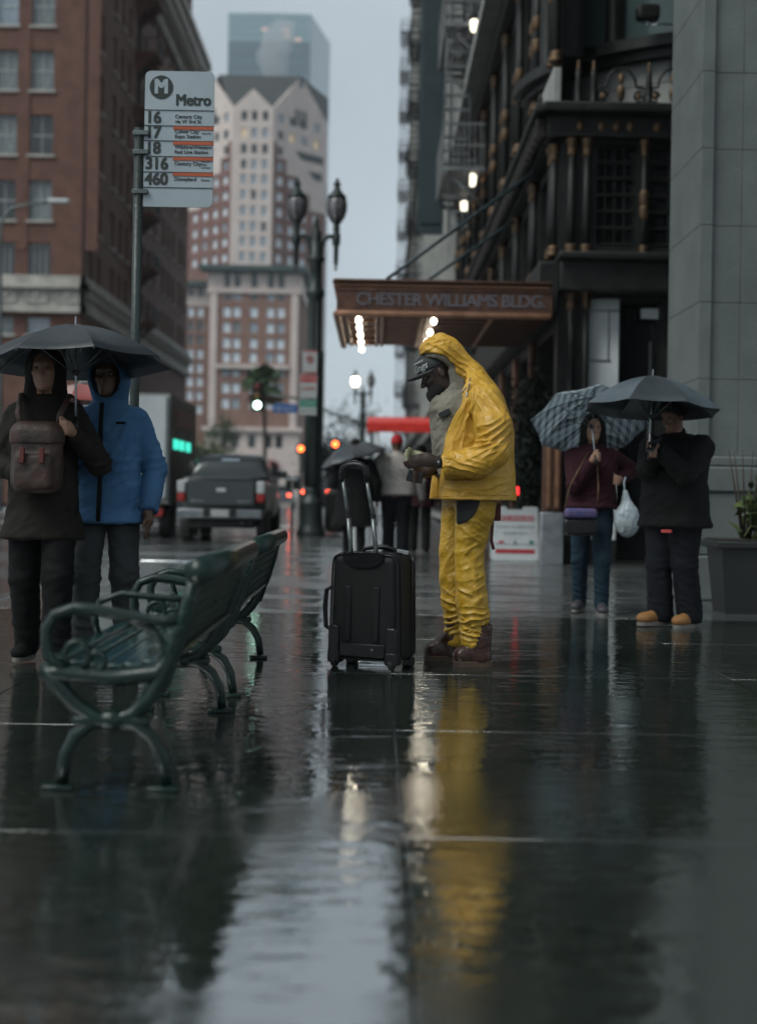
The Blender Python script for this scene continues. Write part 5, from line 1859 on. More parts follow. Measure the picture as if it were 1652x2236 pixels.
pq = at(578, 1055, 150)
pmt = thing('palm_tree', 'shaggy fan palm in front of the brick hotel', 'tree', (pq.x, 150, -0.15), 0)
pcz = at(570, 838, 150).z
MB().tube([(0, 0, 0), (-0.05, 0, pcz * 0.5), (-0.3, 0, pcz)], [0.24, 0.2, 0.2], 8).build('trunk', 'bark', pmt)
rs = np.random.default_rng(9)
for k in range(72):
    a, el = rs.uniform(0, 6.28), rs.uniform(-0.9, 1.2)
    ln_ = rs.uniform(2.0, 2.9)
    d0 = Vector((math.cos(a) * math.cos(el), math.sin(a) * math.cos(el), math.sin(el)))
    side = d0.cross(Vector((0, 0, 1))).normalized()
    m = MB()
    hub = d0 * ln_ * 0.5
    vs, fs = [], []
    for j in range(11):
        an = R(-75 + 15 * j)
        dr = d0 * math.cos(an) + side * math.sin(an)
        tipp = hub + dr * ln_ * 0.55 + Vector((0, 0, -0.35 * ln_ * (0.4 + 0.6 * abs(math.sin(an)))))
        w_ = side.cross(dr).cross(dr).normalized() * 0.17
        o = len(vs)
        vs += [hub, hub + dr * ln_ * 0.28 + w_, tipp, hub + dr * ln_ * 0.28 - w_]
        fs.append((o, o + 1, o + 2, o + 3))
    m.add(vs, fs)
    m.tube([(0, 0, 0), hub], 0.03, 4)
    m.build('frond', mat('frond_green', (0.075, 0.125, 0.05), 0.5, (0.05, 0.09, 0.035), 3) if el > -0.3 else mat('frond_dry', (0.16, 0.11, 0.05), 0.7, (0.08, 0.06, 0.03), 3), pmt, (-0.3, 0, pcz))


# ------------------------------------------------------------------ head shared by every figure
def head_fn(P, c, f, u, s=1.0, male=True):
    """Skull, jaw, nose, brow, lips and ears; f looks forward, u points up."""
    f = Vector(f).normalized()
    u = (Vector(u) - f * f.dot(Vector(u))).normalized()
    sd = f.cross(u)
    q = tuple(a / s for a in frame_pts(P, c, (f, sd, u)))
    d = s_ell(q, (-0.008, 0, 0.030), (0.098, 0.076, 0.100))
    d = smin(d, s_ell(q, (0.028, 0, -0.050), (0.062, 0.056 if male else 0.05, 0.072)), 0.03)
    d = smin(d, s_ell(q, (0.072, 0, -0.098), (0.024, 0.028, 0.022)), 0.03)
    d = smin(d, s_ell(q, (0.080, 0, 0.028), (0.018, 0.050, 0.012)), 0.015)
    for sg in (-1, 1):
        d = smin(d, s_ell(q, (0.066, sg * 0.040, -0.020), (0.022, 0.022, 0.020)), 0.015)
        d = smin(d, s_ell(q, (-0.008, sg * 0.077, -0.008), (0.020, 0.010, 0.031)), 0.006)
        d = smax(d, -s_ell(q, (0.094, sg * 0.031, 0.008), (0.016, 0.019, 0.011)), 0.008)
    d = smin(d, s_cone(q, (0.088, 0, 0.012), (0.112, 0, -0.030), 0.008, 0.0145), 0.008)
    for sg in (-1, 1):
        d = smin(d, s_ell(q, (0.098, sg * 0.013, -0.034), (0.010, 0.009, 0.008)), 0.006)
    d = smin(d, s_ell(q, (0.088, 0, -0.061), (0.013, 0.024, 0.006)), 0.006)
    d = smin(d, s_ell(q, (0.086, 0, -0.073), (0.013, 0.021, 0.007)), 0.006)
    return d * s


def eyes(parent, c, f, u, s=1.0):
    f = Vector(f).normalized()
    u = (Vector(u) - f * f.dot(Vector(u))).normalized()
    sd = f.cross(u)
    for sg in (-1, 1):
        p = Vector(c) + (f * 0.0765 + sd * sg * 0.031 + u * 0.006) * s
        e = MB().ball((0, 0, 0), 0.0125 * s, 12, 8).build('eye', mat('eye_white', (0.16, 0.14, 0.125), 0.2, scale=8), parent, p)
        MB().ball(f * 0.0095 * s, 0.0055 * s, 8, 6).build('iris', mat('iris_dark', (0.012, 0.008, 0.006), 0.1, scale=8), e)


def finger_chain(d, P, pts, r0, r1, k=0.004):
    for i in range(len(pts) - 1):
        a = r0 + (r1 - r0) * i / (len(pts) - 1)
        b = r0 + (r1 - r0) * (i + 1) / (len(pts) - 1)
        d = smin(d, s_cone(P, pts[i], pts[i + 1], a, b), k)
    return d


# ------------------------------------------------------------------ the man in the yellow rain suit
def yellow_mat(name, c1, c2):
    """Rubberised rainwear: crumpled into small flat facets, wet and half glossy."""
    m = mat(name, c1, 0.38, c2, 3.2, bump=0.0, rough2=0.54, contrast=(0.3, 0.7), coat=0.06)
    nt = m.node_tree
    b = nt.nodes['Principled BSDF']
    tc = nt.nodes['Texture Coordinate']
    L = nt.links
    geo = nt.nodes.new('ShaderNodeNewGeometry')
    nrm = geo.outputs['Normal']
    warp = nt.nodes.new('ShaderNodeTexNoise')
    warp.inputs['Scale'].default_value = 5.0
    warp.inputs['Detail'].default_value = 4
    L.new(tc.outputs['Object'], warp.inputs['Vector'])
    wsc = nt.nodes.new('ShaderNodeVectorMath')
    wsc.operation = 'SCALE'
    wsc.inputs['Scale'].default_value = 0.22
    L.new(warp.outputs['Color'], wsc.inputs[0])
    wad = nt.nodes.new('ShaderNodeVectorMath')
    wad.operation = 'ADD'
    L.new(tc.outputs['Object'], wad.inputs[0])
    L.new(wsc.outputs['Vector'], wad.inputs[1])
    for scale, rot, st, k in ((6.5, (0.2, 0.65, 0.1), (2.8, 1.0, 0.45), 0.22), (13.0, (0.4, -0.5, 0.3), (0.5, 1.0, 2.4), 0.20), (36.0, (0.1, 0.9, 0.5), (1.8, 1, 0.6), 0.13)):
        mp = nt.nodes.new('ShaderNodeMapping')
        mp.inputs['Rotation'].default_value = rot
        mp.inputs['Scale'].default_value = st
        L.new(wad.outputs['Vector'], mp.inputs['Vector'])
        vo = nt.nodes.new('ShaderNodeTexVoronoi')
        vo.feature = 'SMOOTH_F1'
        vo.inputs['Scale'].default_value = scale
        vo.inputs['Smoothness'].default_value = 0.2
        L.new(mp.outputs['Vector'], vo.inputs['Vector'])
        sb_ = nt.nodes.new('ShaderNodeVectorMath')
        sb_.operation = 'SUBTRACT'
        sb_.inputs[1].default_value = (0.5, 0.5, 0.5)
        L.new(vo.outputs['Color'], sb_.inputs[0])
        sc = nt.nodes.new('ShaderNodeVectorMath')
        sc.operation = 'SCALE'
        sc.inputs['Scale'].default_value = k
        L.new(sb_.outputs['Vector'], sc.inputs[0])
        ad = nt.nodes.new('ShaderNodeVectorMath')
        ad.operation = 'ADD'
        L.new(nrm, ad.inputs[0])
        L.new(sc.outputs['Vector'], ad.inputs[1])
        nrm = ad.outputs['Vector']
    nz = nt.nodes.new('ShaderNodeVectorMath')
    nz.operation = 'NORMALIZE'
    L.new(nrm, nz.inputs[0])
    n2 = nt.nodes.new('ShaderNodeTexNoise')
    n2.inputs['Scale'].default_value = 260
    n2.inputs['Detail'].default_value = 3
    L.new(tc.outputs['Object'], n2.inputs['Vector'])
    b2 = nt.nodes.new('ShaderNodeBump')
    b2.inputs['Strength'].default_value = 0.3
    b2.inputs['Distance'].default_value = 0.0012
    L.new(n2.outputs['Fac'], b2.inputs['Height'])
    L.new(nz.outputs['Vector'], b2.inputs['Normal'])
    L.new(b2.outputs['Normal'], b.inputs['Normal'])
    L.new(nz.outputs['Vector'], b.inputs['Coat Normal'])
    return m


yellow_mat('rain_yellow', (0.54, 0.30, 0.030), (0.42, 0.22, 0.018))
yellow_mat('trouser_yellow', (0.48, 0.285, 0.022), (0.36, 0.20, 0.013))
mat('khaki', (0.19, 0.172, 0.135), 0.75, (0.125, 0.112, 0.088), 9, bump=0.25, bscale=60)
mat('skin_dark', (0.040, 0.022, 0.014), 0.42, (0.026, 0.014, 0.009), 12, bump=0.12, bscale=120)
mat('beard', (0.010, 0.008, 0.007), 0.8, scale=60, bump=0.6, bscale=180)
mat('cap_black', (0.012, 0.013, 0.015), 0.6, scale=20, bump=0.2, bscale=200)
mat('boot_leather', (0.058, 0.022, 0.013), 0.27, (0.026, 0.011, 0.007), 9, bump=0.2, bscale=60, coat=0.0, spec=0.4)
mat('boot_sole', (0.075, 0.045, 0.026), 0.6, (0.04, 0.024, 0.015), 14, bump=0.3, bscale=80)
mat('black_cloth', (0.010, 0.011, 0.012), 0.75, scale=20, bump=0.3, bscale=150)
mat('strap_red', (0.10, 0.02, 0.016), 0.7, scale=20)

HD = 8.0
HB = at(1015, 1446, HD)
HB.z = 0.0


def hp(x, y, dd=0.0):
    """Point on the man, measured in the photograph, dd metres behind his middle plane; his own coordinates."""
    return at(x, y, HD + dd) - HB


man = thing('person', 'bent man in yellow hooded rain suit and black cap counting money in his hands', 'person', HB)
# --- body under the clothes: one continuous figure
hc_ = hp(957, 815)
hf, hu = Vector((-0.90, -0.05, -0.44)), Vector((-0.44, 0, 0.90))


def near_hand(P):
    wr, kn = hp(957, 1009, -0.30), hp(914, 1004, -0.315)
    d = s_cone(P, hp(985, 1016, -0.29), wr, 0.036, 0.027)
    d = smin(d, s_cone(P, wr, hp(935, 1004, -0.31), 0.027, 0.036, 0.62), 0.02)
    d = smin(d, s_cone(P, hp(938, 1006, -0.31), kn, 0.034, 0.030, 0.62), 0.015)
    for (y0, x1, y1, d1, x2, y2, d2, x3, y3, d3) in (
            (995, 898, 997, -0.318, 888, 1004, -0.295, 893, 1006, -0.265),
            (1002, 894, 1006, -0.320, 883, 1010, -0.295, 889, 1011, -0.262),
            (1009, 896, 1013, -0.318, 886, 1016, -0.292, 893, 1015, -0.262),
            (1015, 900, 1019, -0.312, 892, 1021, -0.288, 899, 1019, -0.262)):
        d = finger_chain(d, P, [hp(917, y0, -0.315), hp(x1, y1, d1), hp(x2, y2, d2), hp(x3, y3, d3)], 0.0115, 0.0085, 0.004)
    d = finger_chain(d, P, [hp(936, 995, -0.295), hp(919, 990, -0.270), hp(903, 992, -0.262), hp(893, 996, -0.264)], 0.0135, 0.0095, 0.006)
    return d


def far_hand(P):
    wr, kn = hp(934, 1030, -0.10), hp(912, 1034, -0.12)
    d = s_cone(P, hp(965, 1020, 0.0), wr, 0.035, 0.027)
    d = smin(d, s_cone(P, wr, kn, 0.028, 0.034, 0.7), 0.02)
    for k in range(4):
        y = 1026 + 6 * k
        d = finger_chain(d, P, [hp(914, y, -0.13), hp(902, y + 3, -0.155), hp(904, y + 7, -0.185), hp(911, y + 8, -0.18)], 0.0115, 0.0085)
    d = finger_chain(d, P, [hp(925, 1022, -0.10), hp(910, 1019, -0.13), hp(903, 1022, -0.16)], 0.0125, 0.0095, 0.006)
    return d


def body_fn(P):
    d = head_fn(P, hc_, hf, hu, 1.0)
    d = smin(d, s_cone(P, hp(972, 835), hp(1010, 860), 0.055, 0.065), 0.03)
    d = smin(d, s_cone(P, hp(1030, 880), hp(1035, 1000), 0.11, 0.12, 1.4), 0.05)
    d = smin(d, s_cone(P, hp(1035, 1000), hp(1030, 1070), 0.12, 0.12, 1.25), 0.05)
    for sg, el, wr in ((-1, hp(1062, 998, -0.27), hp(985, 1016, -0.29)), (1, hp(1050, 985, 0.24), hp(965, 1020, 0.0))):
        sh = hp(1052, 868, sg * 0.18)
        d = smin(d, s_cone(P, sh, el, 0.05, 0.04), 0.03)
        d = smin(d, s_cone(P, el, wr, 0.04, 0.032), 0.02)
    for sg, pts in ((-1, [(1036, 1090), (1024, 1225), (1032, 1395), (1030, 1430)]), (1, [(1005, 1090), (990, 1225), (990, 1390), (985, 1425)])):
        for a, b, ra, rb in zip(pts, pts[1:], (0.085, 0.06, 0.045), (0.06, 0.045, 0.045)):
            d = smin(d, s_cone(P, hp(*a, sg * 0.105), hp(*b, sg * 0.105), ra, rb), 0.03)
    d = np.minimum(d, near_hand(P))
    return np.minimum(d, far_hand(P))


bo_, bv, bf = sdf('body', body_fn, (-0.45, -0.42, 0.03), (0.32, 0.36, 1.80), 0.0065, 'skin_dark', man, 1)
eyes(man, hc_, hf, hu)


# sharper hands: mesh again finely is not needed at this distance
def beard_fn(P):
    f = hf.normalized()
    u = (hu - f * f.dot(hu)).normalized()
    q = frame_pts(P, hc_, (f, f.cross(u), u))
    d = smin(s_ell(q, (0.045, 0, -0.078), (0.062, 0.062, 0.056)), s_ell(q, (0.082, 0, -0.105), (0.036, 0.040, 0.040)), 0.02)
    d = smax(d, -s_ell(q, (0.094, 0, -0.062), (0.02, 0.027, 0.012)), 0.008)
    return d


sdf('beard', beard_fn, tuple(hc_ - Vector((0.2, 0.12, 0.25))), tuple(hc_ + Vector((0.15, 0.12, 0.1))), 0.005, 'beard', man, 1,
    lambda v: crumple(v, 60, 0.004))

# --- jacket
rows_j = [(803, 1006, 1044, 0.07), (812, 996, 1060, 0.12), (828, 984, 1070, 0.175), (846, 972, 1086, 0.215), (870, 962, 1099, 0.232), (900, 953, 1109, 0.238),
          (940, 947, 1119, 0.238), (1000, 940, 1121, 0.245), (1045, 930, 1123, 0.26), (1091, 921, 1125, 0.28)]
jz = [hp(1030, r[0]).z for r in rows_j]
jf = [hp(r[1], r[0]).x for r in rows_j]
jb = [hp(r[2], r[0]).x for r in rows_j]
jw = [r[3] for r in rows_j]
jy = [0.0] * len(rows_j)
# near front edge of the open jacket, as x against height
edge_pts = [(840, 1013), (870, 993), (909, 971), (940, 957), (962, 949), (1002, 944), (1046, 940), (1095, 939)]
ez = np.array([hp(1000, p[0]).z for p in edge_pts][::-1])
ex = np.array([hp(p[1], p[0]).x for p in edge_pts][::-1])
S_SH, S_EL, S_CF = hp(1058, 876, -0.205), hp(1074, 985, -0.315), hp(968, 1019, -0.30)
S_EL2 = hp(1040, 1010, -0.325)


def sleeve(P):
    d = s_cone(P, S_SH, hp(1077, 930, -0.285), 0.098, 0.096)
    d = smin(d, s_cone(P, hp(1077, 930, -0.285), S_EL, 0.096, 0.088), 0.03)
    d = smin(d, s_cone(P, S_EL, S_EL2, 0.086, 0.080), 0.04)
    return smin(d, s_cone(P, S_EL2, S_CF, 0.080, 0.070), 0.03)


def sleeve_far(P):
    d = s_cone(P, hp(1050, 868, 0.20), hp(1060, 985, 0.26), 0.095, 0.085)
    d = smin(d, s_cone(P, hp(1060, 985, 0.26), hp(952, 1024, 0.02), 0.082, 0.06), 0.04)
    return d


cuff_n = (S_EL2 - S_CF).normalized()


def jacket_fn(P):
    d = s_prof(P, jz, jf, jb, jw, jy)
    X, Y, Z = P
    ex_ = np.interp(Z, ez, ex)
    low = hp(1000, 985).z
    far_x = np.interp(Z, [hp(1000, 1095).z, low, hp(1000, 840).z], [hp(919, 1090).x, hp(934, 990).x, hp(1000, 850).x])
    lim = np.where(Y < 0.02, ex_, far_x)
    d = smax(d, lim - X, 0.008)
    # hollow behind the open front, so the shirt sits inside
    inner = s_prof(P, jz, [a - 0.2 for a in jf], [b - 0.05 for b in jb], [w - 0.012 for w in jw], jy)
    inner = np.maximum(inner, X - (lim + 0.05))
    d = np.maximum(d, -inner)
    # arms: cut the sleeve at the cuff, hollow its mouth
    for fn, c, n in ((sleeve, S_CF, cuff_n), (sleeve_far, hp(952, 1024, 0.02), (hp(1060, 985, 0.26) - hp(952, 1024, 0.02)).normalized())):
        s = fn(P)
        pl_ = (P[0] - c[0]) * n[0] + (P[1] - c[1]) * n[1] + (P[2] - c[2]) * n[2]
        s = np.maximum(s, -pl_)
        hol = np.maximum(fn(P) + 0.008, pl_ - 0.07)
        s = np.maximum(s, -hol)
        d = smin(d, s, 0.009)
    # hood fallen over the cap
    return d


HOOD_C = hp(935, 836)


def hood_raw(P, grow=0.0):
    d = s_ell(P, hp(961, 774), (0.112 + grow, 0.122 + grow, 0.106 + grow))
    d = smin(d, s_cone(P, hp(968, 778), hp(1026, 822), 0.104 + grow, 0.080 + grow, 1.15), 0.05)
    d = smin(d, s_ell(P, hp(1030, 820), (0.06 + grow, 0.125 + grow, 0.055 + grow)), 0.04)
    d = smin(d, s_cone(P, hp(931, 760), hp(962, 743), 0.030 + grow, 0.036 + grow, 2.0), 0.02)
    return smin(d, s_ell(P, hp(934, 764), (0.042 + grow, 0.10, 0.032 + grow)), 0.02)


def hood_cut(P, r):
    return np.sqrt((P[0] - HOOD_C.x) ** 2 + (P[2] - HOOD_C.z) ** 2) - r


def hood_fn(P):
    d = hood_raw(P)
    d = smax(d, -hood_cut(P, 0.160), 0.012)
    return np.maximum(d, -(hood_raw(P) + 0.012 + np.maximum(0, P[0] - hp(1000, 800).x) * 3))


def folds(segs):
    """Explicit creases: (a, b, depth, width); positive depth is a ridge."""
    def fn(v):
        out = np.zeros(len(v))
        P = (v[:, 0], v[:, 1], v[:, 2])
        for a, b, amp, w in segs:
            dd = s_cone(P, a, b, 0, 0)
            out += amp * 1.75 * (np.exp(-dd / (0.8 * w)) - 0.55 * np.exp(-(dd / (2.4 * w)) ** 2))
        return out
    return fn


def bundles(sets):
    """Runs of sharp parallel wrinkles: (centre, direction of the folds, across, spacing, height, reach along, reach across)."""
    def fn(v):
        out = np.zeros(len(v))
        wob = pnoise(v * 9.0 + 31.0) * 0.022 + pnoise(v * 21.0 + 5.0) * 0.008
        for c, al, ac, wl, amp, ra, rc in sets:
            al, ac = np.array(al, float), np.array(ac, float)
            al /= np.linalg.norm(al)
            ac -= al * (ac @ al)
            ac /= np.linalg.norm(ac)
            d = v - np.array(c)
            x, y = d @ al, d @ ac
            z = np.linalg.norm(d - x[:, None] * al - y[:, None] * ac, axis=1)
            t = y + wob + 0.25 * x * np.sin(y * 14.0)
            ridge = (1 - np.abs(np.sin(math.pi * t / wl))) ** 1.6
            env = np.exp(-(x / ra) ** 2 - (y / rc) ** 2 - (z / 0.09) ** 2)
            out += amp * (ridge - 0.30) * env
        return out
    return fn


_a = R(35)
SLANT = np.array(((math.cos(_a), 0, math.sin(_a)), (0, 1, 0), (-math.sin(_a), 0, math.cos(_a))))
jf_ = folds([
    (hp(1058, 905, -0.30), hp(1036, 945, -0.36), 0.012, 0.014), (hp(1090, 900, -0.28), hp(1060, 950, -0.36), 0.012, 0.014),
    (hp(1082, 930, -0.36), hp(1048, 962, -0.37), 0.013, 0.013), (hp(1096, 962, -0.34), hp(1040, 978, -0.38), 0.014, 0.012),
    (hp(1078, 962, -0.38), hp(1020, 972, -0.36), 0.014, 0.012), (hp(1066, 976, -0.38), hp(1018, 990, -0.37), 0.012, 0.012),
    (hp(1040, 985, -0.38), hp(1000, 998, -0.36), 0.010, 0.012), (hp(1050, 1005, -0.38), hp(985, 1012, -0.36), 0.009, 0.014),
    (hp(1030, 1022, -0.36), hp(985, 1034, -0.34), 0.009, 0.012), (hp(1008, 870, -0.24), hp(1034, 905, -0.27), 0.010, 0.02),
    (hp(1030, 850, -0.22), hp(1018, 920, -0.27), -0.012, 0.018), (hp(1100, 880, -0.2), hp(1104, 930, -0.25), 0.012, 0.016),
    (hp(1085, 1000, -0.28), hp(1060, 1050, -0.29), -0.012, 0.025), (hp(1100, 1010, -0.24), hp(1104, 1080, -0.25), 0.009, 0.03),
    (hp(985, 1060, -0.29), hp(1075, 1040, -0.29), -0.008, 0.02), (hp(975, 1075, -0.29), hp(1110, 1078, -0.26), 0.006, 0.012),
    (hp(1066, 900, -0.32), hp(1076, 985, -0.40), 0.010, 0.02)])


jb_ = bundles([
    (hp(1040, 975, -0.38), (1, 0, 0.30), (0, 0, 1), 0.034, 0.020, 0.11, 0.055),
    (hp(1075, 955, -0.37), (0.8, 0, 0.6), (-0.6, 0, 0.8), 0.042, 0.018, 0.10, 0.08),
    (hp(1000, 1008, -0.36), (1, 0, -0.25), (0, 0, 1), 0.038, 0.012, 0.12, 0.05),
    (hp(1085, 895, -0.28), (-0.6, 0, 0.8), (0.8, 0, 0.6), 0.044, 0.016, 0.10, 0.09),
    (hp(1025, 905, -0.25), (0.35, 0, 1), (1, 0, -0.3), 0.046, 0.013, 0.14, 0.06),
    (hp(985, 985, -0.25), (0.3, 0, 1), (1, 0, -0.3), 0.060, 0.010, 0.18, 0.08),
    (hp(1108, 960, -0.15), (0.15, 0, 1), (1, 0.4, 0), 0.055, 0.012, 0.20, 0.10),
    (hp(1060, 1065, -0.27), (1, 0, 0.25), (0, 0, 1), 0.048, 0.009, 0.20, 0.06),
    (hp(1000, 1070, -0.28), (1, 0, -0.15), (0, 0, 1), 0.040, 0.007, 0.16, 0.04),
    (hp(1045, 850, -0.2), (0.7, 0, -0.5), (0.5, 0, 0.7), 0.040, 0.012, 0.10, 0.06)])


def jdisp(v):
    return jb_(v) + 0.8 * jf_(v) + crumple(v @ SLANT, 4.0, 0.0042, (2.2, 1, 0.5), 3.1) + crumple(v @ SLANT, 11, 0.0022, (1.8, 1, 0.6), 9.0)


jo, jv, jfa = sdf('jacket', jacket_fn, (-0.36, -0.44, 0.85), (0.36, 0.42, 1.78), 0.0042, 'rain_yellow', man, 1, jdisp)
ho_f = folds([(hp(930, 764, -0.1), hp(1000, 790, -0.11), 0.010, 0.012), (hp(945, 745, -0.05), hp(1010, 800, -0.1), 0.010, 0.014), (hp(925, 768, -0.1), hp(975, 768, -0.12), -0.008, 0.010),
              (hp(975, 775, -0.12), hp(1030, 822, -0.11), 0.009, 0.012), (hp(940, 740, 0), hp(968, 760, -0.1), -0.010, 0.010)])
hb_ = bundles([
    (hp(975, 770, -0.12), (1, 0, -0.55), (0.5, 0, 1), 0.036, 0.014, 0.16, 0.06),
    (hp(945, 748, -0.06), (1, 0, 0.3), (-0.3, 0, 1), 0.030, 0.013, 0.07, 0.04),
    (hp(1020, 812, -0.11), (0.8, 0, -0.6), (0.6, 0, 0.8), 0.030, 0.012, 0.08, 0.04)])
ho_, hv, hfa = sdf('hood', hood_fn, (-0.34, -0.22, 1.45), (0.22, 0.22, 1.92), 0.0042, 'rain_yellow', man, 1,
                   lambda v: hb_(v) + 0.7 * ho_f(v) + crumple(v @ SLANT.T, 6, 0.004, (0.6, 1, 1.8), 5.0) + crumple(v @ SLANT.T, 16, 0.0034, (0.7, 1, 1.6), 1.0))


# --- khaki shirt and inner hood
rows_s = [(850, 985, 1045, 0.085), (862, 962, 1060, 0.125), (876, 946, 1070, 0.155), (896, 938, 1080, 0.175), (925, 941, 1085, 0.18), (964, 944, 1090, 0.185), (1005, 946, 1090, 0.19), (1040, 950, 1090, 0.19)]
sz2 = [hp(1000, r[0]).z for r in rows_s]


def shirt_fn(P):
    d = s_prof(P, sz2, [hp(r[1], r[0]).x for r in rows_s], [hp(r[2], r[0]).x for r in rows_s], [r[3] for r in rows_s], [0] * len(rows_s))
    col = s_cone(P, hp(975, 882), hp(992, 848), 0.088, 0.082, 1.15)
    hol = s_cone(P, hp(968, 872), hp(975, 830), 0.062, 0.082, 1.15)
    d = smin(d, np.maximum(col, -hol), 0.02)
    return np.maximum(d, -s_ell(P, hp(950, 850), (0.07, 0.06, 0.07)))


sdf('shirt', shirt_fn, (-0.34, -0.30, 1.0), (0.25, 0.30, 1.70), 0.0075, 'khaki', man, 1,
    lambda v: crumple(v @ SLANT, 8, 0.013, (1.8, 1, 0.7), 8.0) + crumple(v @ SLANT.T, 18, 0.006, (0.7, 1, 1.6)))
MB().tube([hp(944, 880, -0.02), hp(946, 905, -0.03), hp(949, 935, -0.04), hp(951, 970, -0.04)], 0.007, 6, flat=0.5).build('shirt_placket', 'khaki', man)


def liner_fn(P):
    d = np.maximum(hood_raw(P, -0.014), -hood_cut(P, 0.134))
    d = smin(d, np.maximum(s_cone(P, hp(985, 826), hp(1005, 850), 0.075, 0.08, 1.2), -hood_cut(P, 0.118)), 0.03)
    d = np.maximum(d, -s_ell(P, hp(955, 806), (0.115, 0.092, 0.125)))
    return np.maximum(d, hood_cut(P, 0.20))


sdf('hood_lining', liner_fn, (-0.30, -0.2, 1.45), (0.16, 0.2, 1.88), 0.0055, 'khaki', man, 1, lambda v: crumple(v, 14, 0.006))
# dark name tape on the shirt and the chest patch
MB().rbox(-0.035, 0.035, -0.004, 0.004, -0.016, 0.016, 0.002, 1).build('chest_patch', 'black_cloth', man, hp(970, 903, -0.175), (0, R(-25), R(-22)))

# --- trousers
near_leg = [(1042, 1075, 0.115), (1036, 1120, 0.108), (1028, 1170, 0.088), (1024, 1205, 0.078), (1026, 1260, 0.080), (1029, 1310, 0.086), (1034, 1345, 0.084), (1031, 1375, 0.070), (1030, 1402, 0.060)]
far_leg = [(1010, 1075, 0.115), (1000, 1130, 0.095), (990, 1200, 0.080), (988, 1260, 0.074), (990, 1310, 0.070), (995, 1350, 0.066), (994, 1378, 0.060), (992, 1400, 0.056)]


def leg(P, pts, dd):
    d = None
    for a, b in zip(pts, pts[1:]):
        s = s_cone(P, hp(a[0], a[1], dd), hp(b[0], b[1], dd), a[2], b[2])
        d = s if d is None else smin(d, s, 0.012)
    return d


def trouser_fn(P):
    d = smin(leg(P, near_leg, -0.11), leg(P, far_leg, 0.11), 0.014)
    d = smin(d, s_ell(P, hp(1028, 1078), (0.155, 0.20, 0.11)), 0.03)
    return np.maximum(d, hp(1030, 1045).z * 0 + P[2] - hp(1030, 1050).z)


tf_ = folds([
    (hp(1010, 1120, -0.2), hp(1052, 1160, -0.2), 0.010, 0.016), (hp(1000, 1150, -0.2), hp(1050, 1185, -0.19), 0.012, 0.014), (hp(1054, 1175, -0.17), hp(1015, 1210, -0.19), 0.012, 0.013),
    (hp(1058, 1230, -0.16), hp(1010, 1245, -0.19), 0.010, 0.014), (hp(998, 1285, -0.16), hp(1030, 1300, -0.20), 0.016, 0.012), (hp(1060, 1300, -0.18), hp(1005, 1330, -0.19), 0.012, 0.015),
    (hp(1062, 1340, -0.18), hp(1005, 1362, -0.18), 0.016, 0.012), (hp(1000, 1345, -0.15), hp(1040, 1372, -0.19), 0.018, 0.010), (hp(1054, 1362, -0.17), hp(1012, 1386, -0.18), 0.016, 0.010),
    (hp(1000, 1378, -0.14), hp(1040, 1390, -0.18), 0.014, 0.009), (hp(965, 1345, 0.06), hp(1002, 1362, 0.02), 0.018, 0.011), (hp(968, 1368, 0.06), hp(1005, 1352, 0.04), 0.016, 0.010),
    (hp(975, 1385, 0.06), hp(1005, 1378, 0.04), 0.014, 0.009), (hp(960, 1290, 0.06), hp(985, 1330, 0.03), 0.012, 0.012), (hp(968, 1115, 0.02), hp(975, 1200, 0.03), 0.008, 0.016),
    (hp(1000, 1110, -0.2), hp(995, 1280, -0.16), -0.014, 0.018), (hp(1036, 1200, -0.19), hp(1042, 1320, -0.20), 0.008, 0.018)])
tb_ = bundles([
    (hp(1040, 1140, -0.21), (1, 0, -0.6), (0.6, 0, 1), 0.064, 0.006, 0.12, 0.10),
    (hp(1030, 1195, -0.19), (1, 0, 0.35), (-0.3, 0, 1), 0.056, 0.007, 0.10, 0.07),
    (hp(1035, 1290, -0.20), (1, 0, 0.5), (-0.5, 0, 1), 0.064, 0.006, 0.12, 0.09),
    (hp(1030, 1355, -0.19), (1, 0, 0.25), (0, 0, 1), 0.036, 0.020, 0.12, 0.055),
    (hp(1025, 1388, -0.18), (1, 0, -0.2), (0, 0, 1), 0.028, 0.016, 0.10, 0.035),
    (hp(985, 1360, 0.04), (1, 0, 0.3), (0, 0, 1), 0.034, 0.020, 0.12, 0.055),
    (hp(978, 1230, 0.03), (0.3, 0, 1), (1, 0, -0.3), 0.060, 0.006, 0.20, 0.08),
    (hp(975, 1310, 0.04), (1, 0, -0.5), (0.5, 0, 1), 0.048, 0.012, 0.10, 0.07)])
sdf('trousers', trouser_fn, (-0.26, -0.32, 0.06), (0.30, 0.32, 1.08), 0.0046, 'trouser_yellow', man, 1,
    lambda v: tb_(v) + 0.7 * tf_(v) + crumple(v @ SLANT, 6, 0.0042, (1.8, 1, 0.6), 13.0) + crumple(v @ SLANT.T, 14, 0.004, (0.7, 1, 1.7), 2.0) + crumple(v, 36, 0.0011))


def patch_fn(P):
    d = trouser_fn(P) - 0.012
    reg = np.maximum(np.sqrt(((P[0] - hp(992, 1084).x) / 0.125) ** 2 + ((P[2] - hp(992, 1084).z) / 0.15) ** 2) - 1, (hp(994, 1100).x - P[0]) * 10)
    return np.maximum(np.maximum(d, reg * 0.1), P[1] + 0.10)


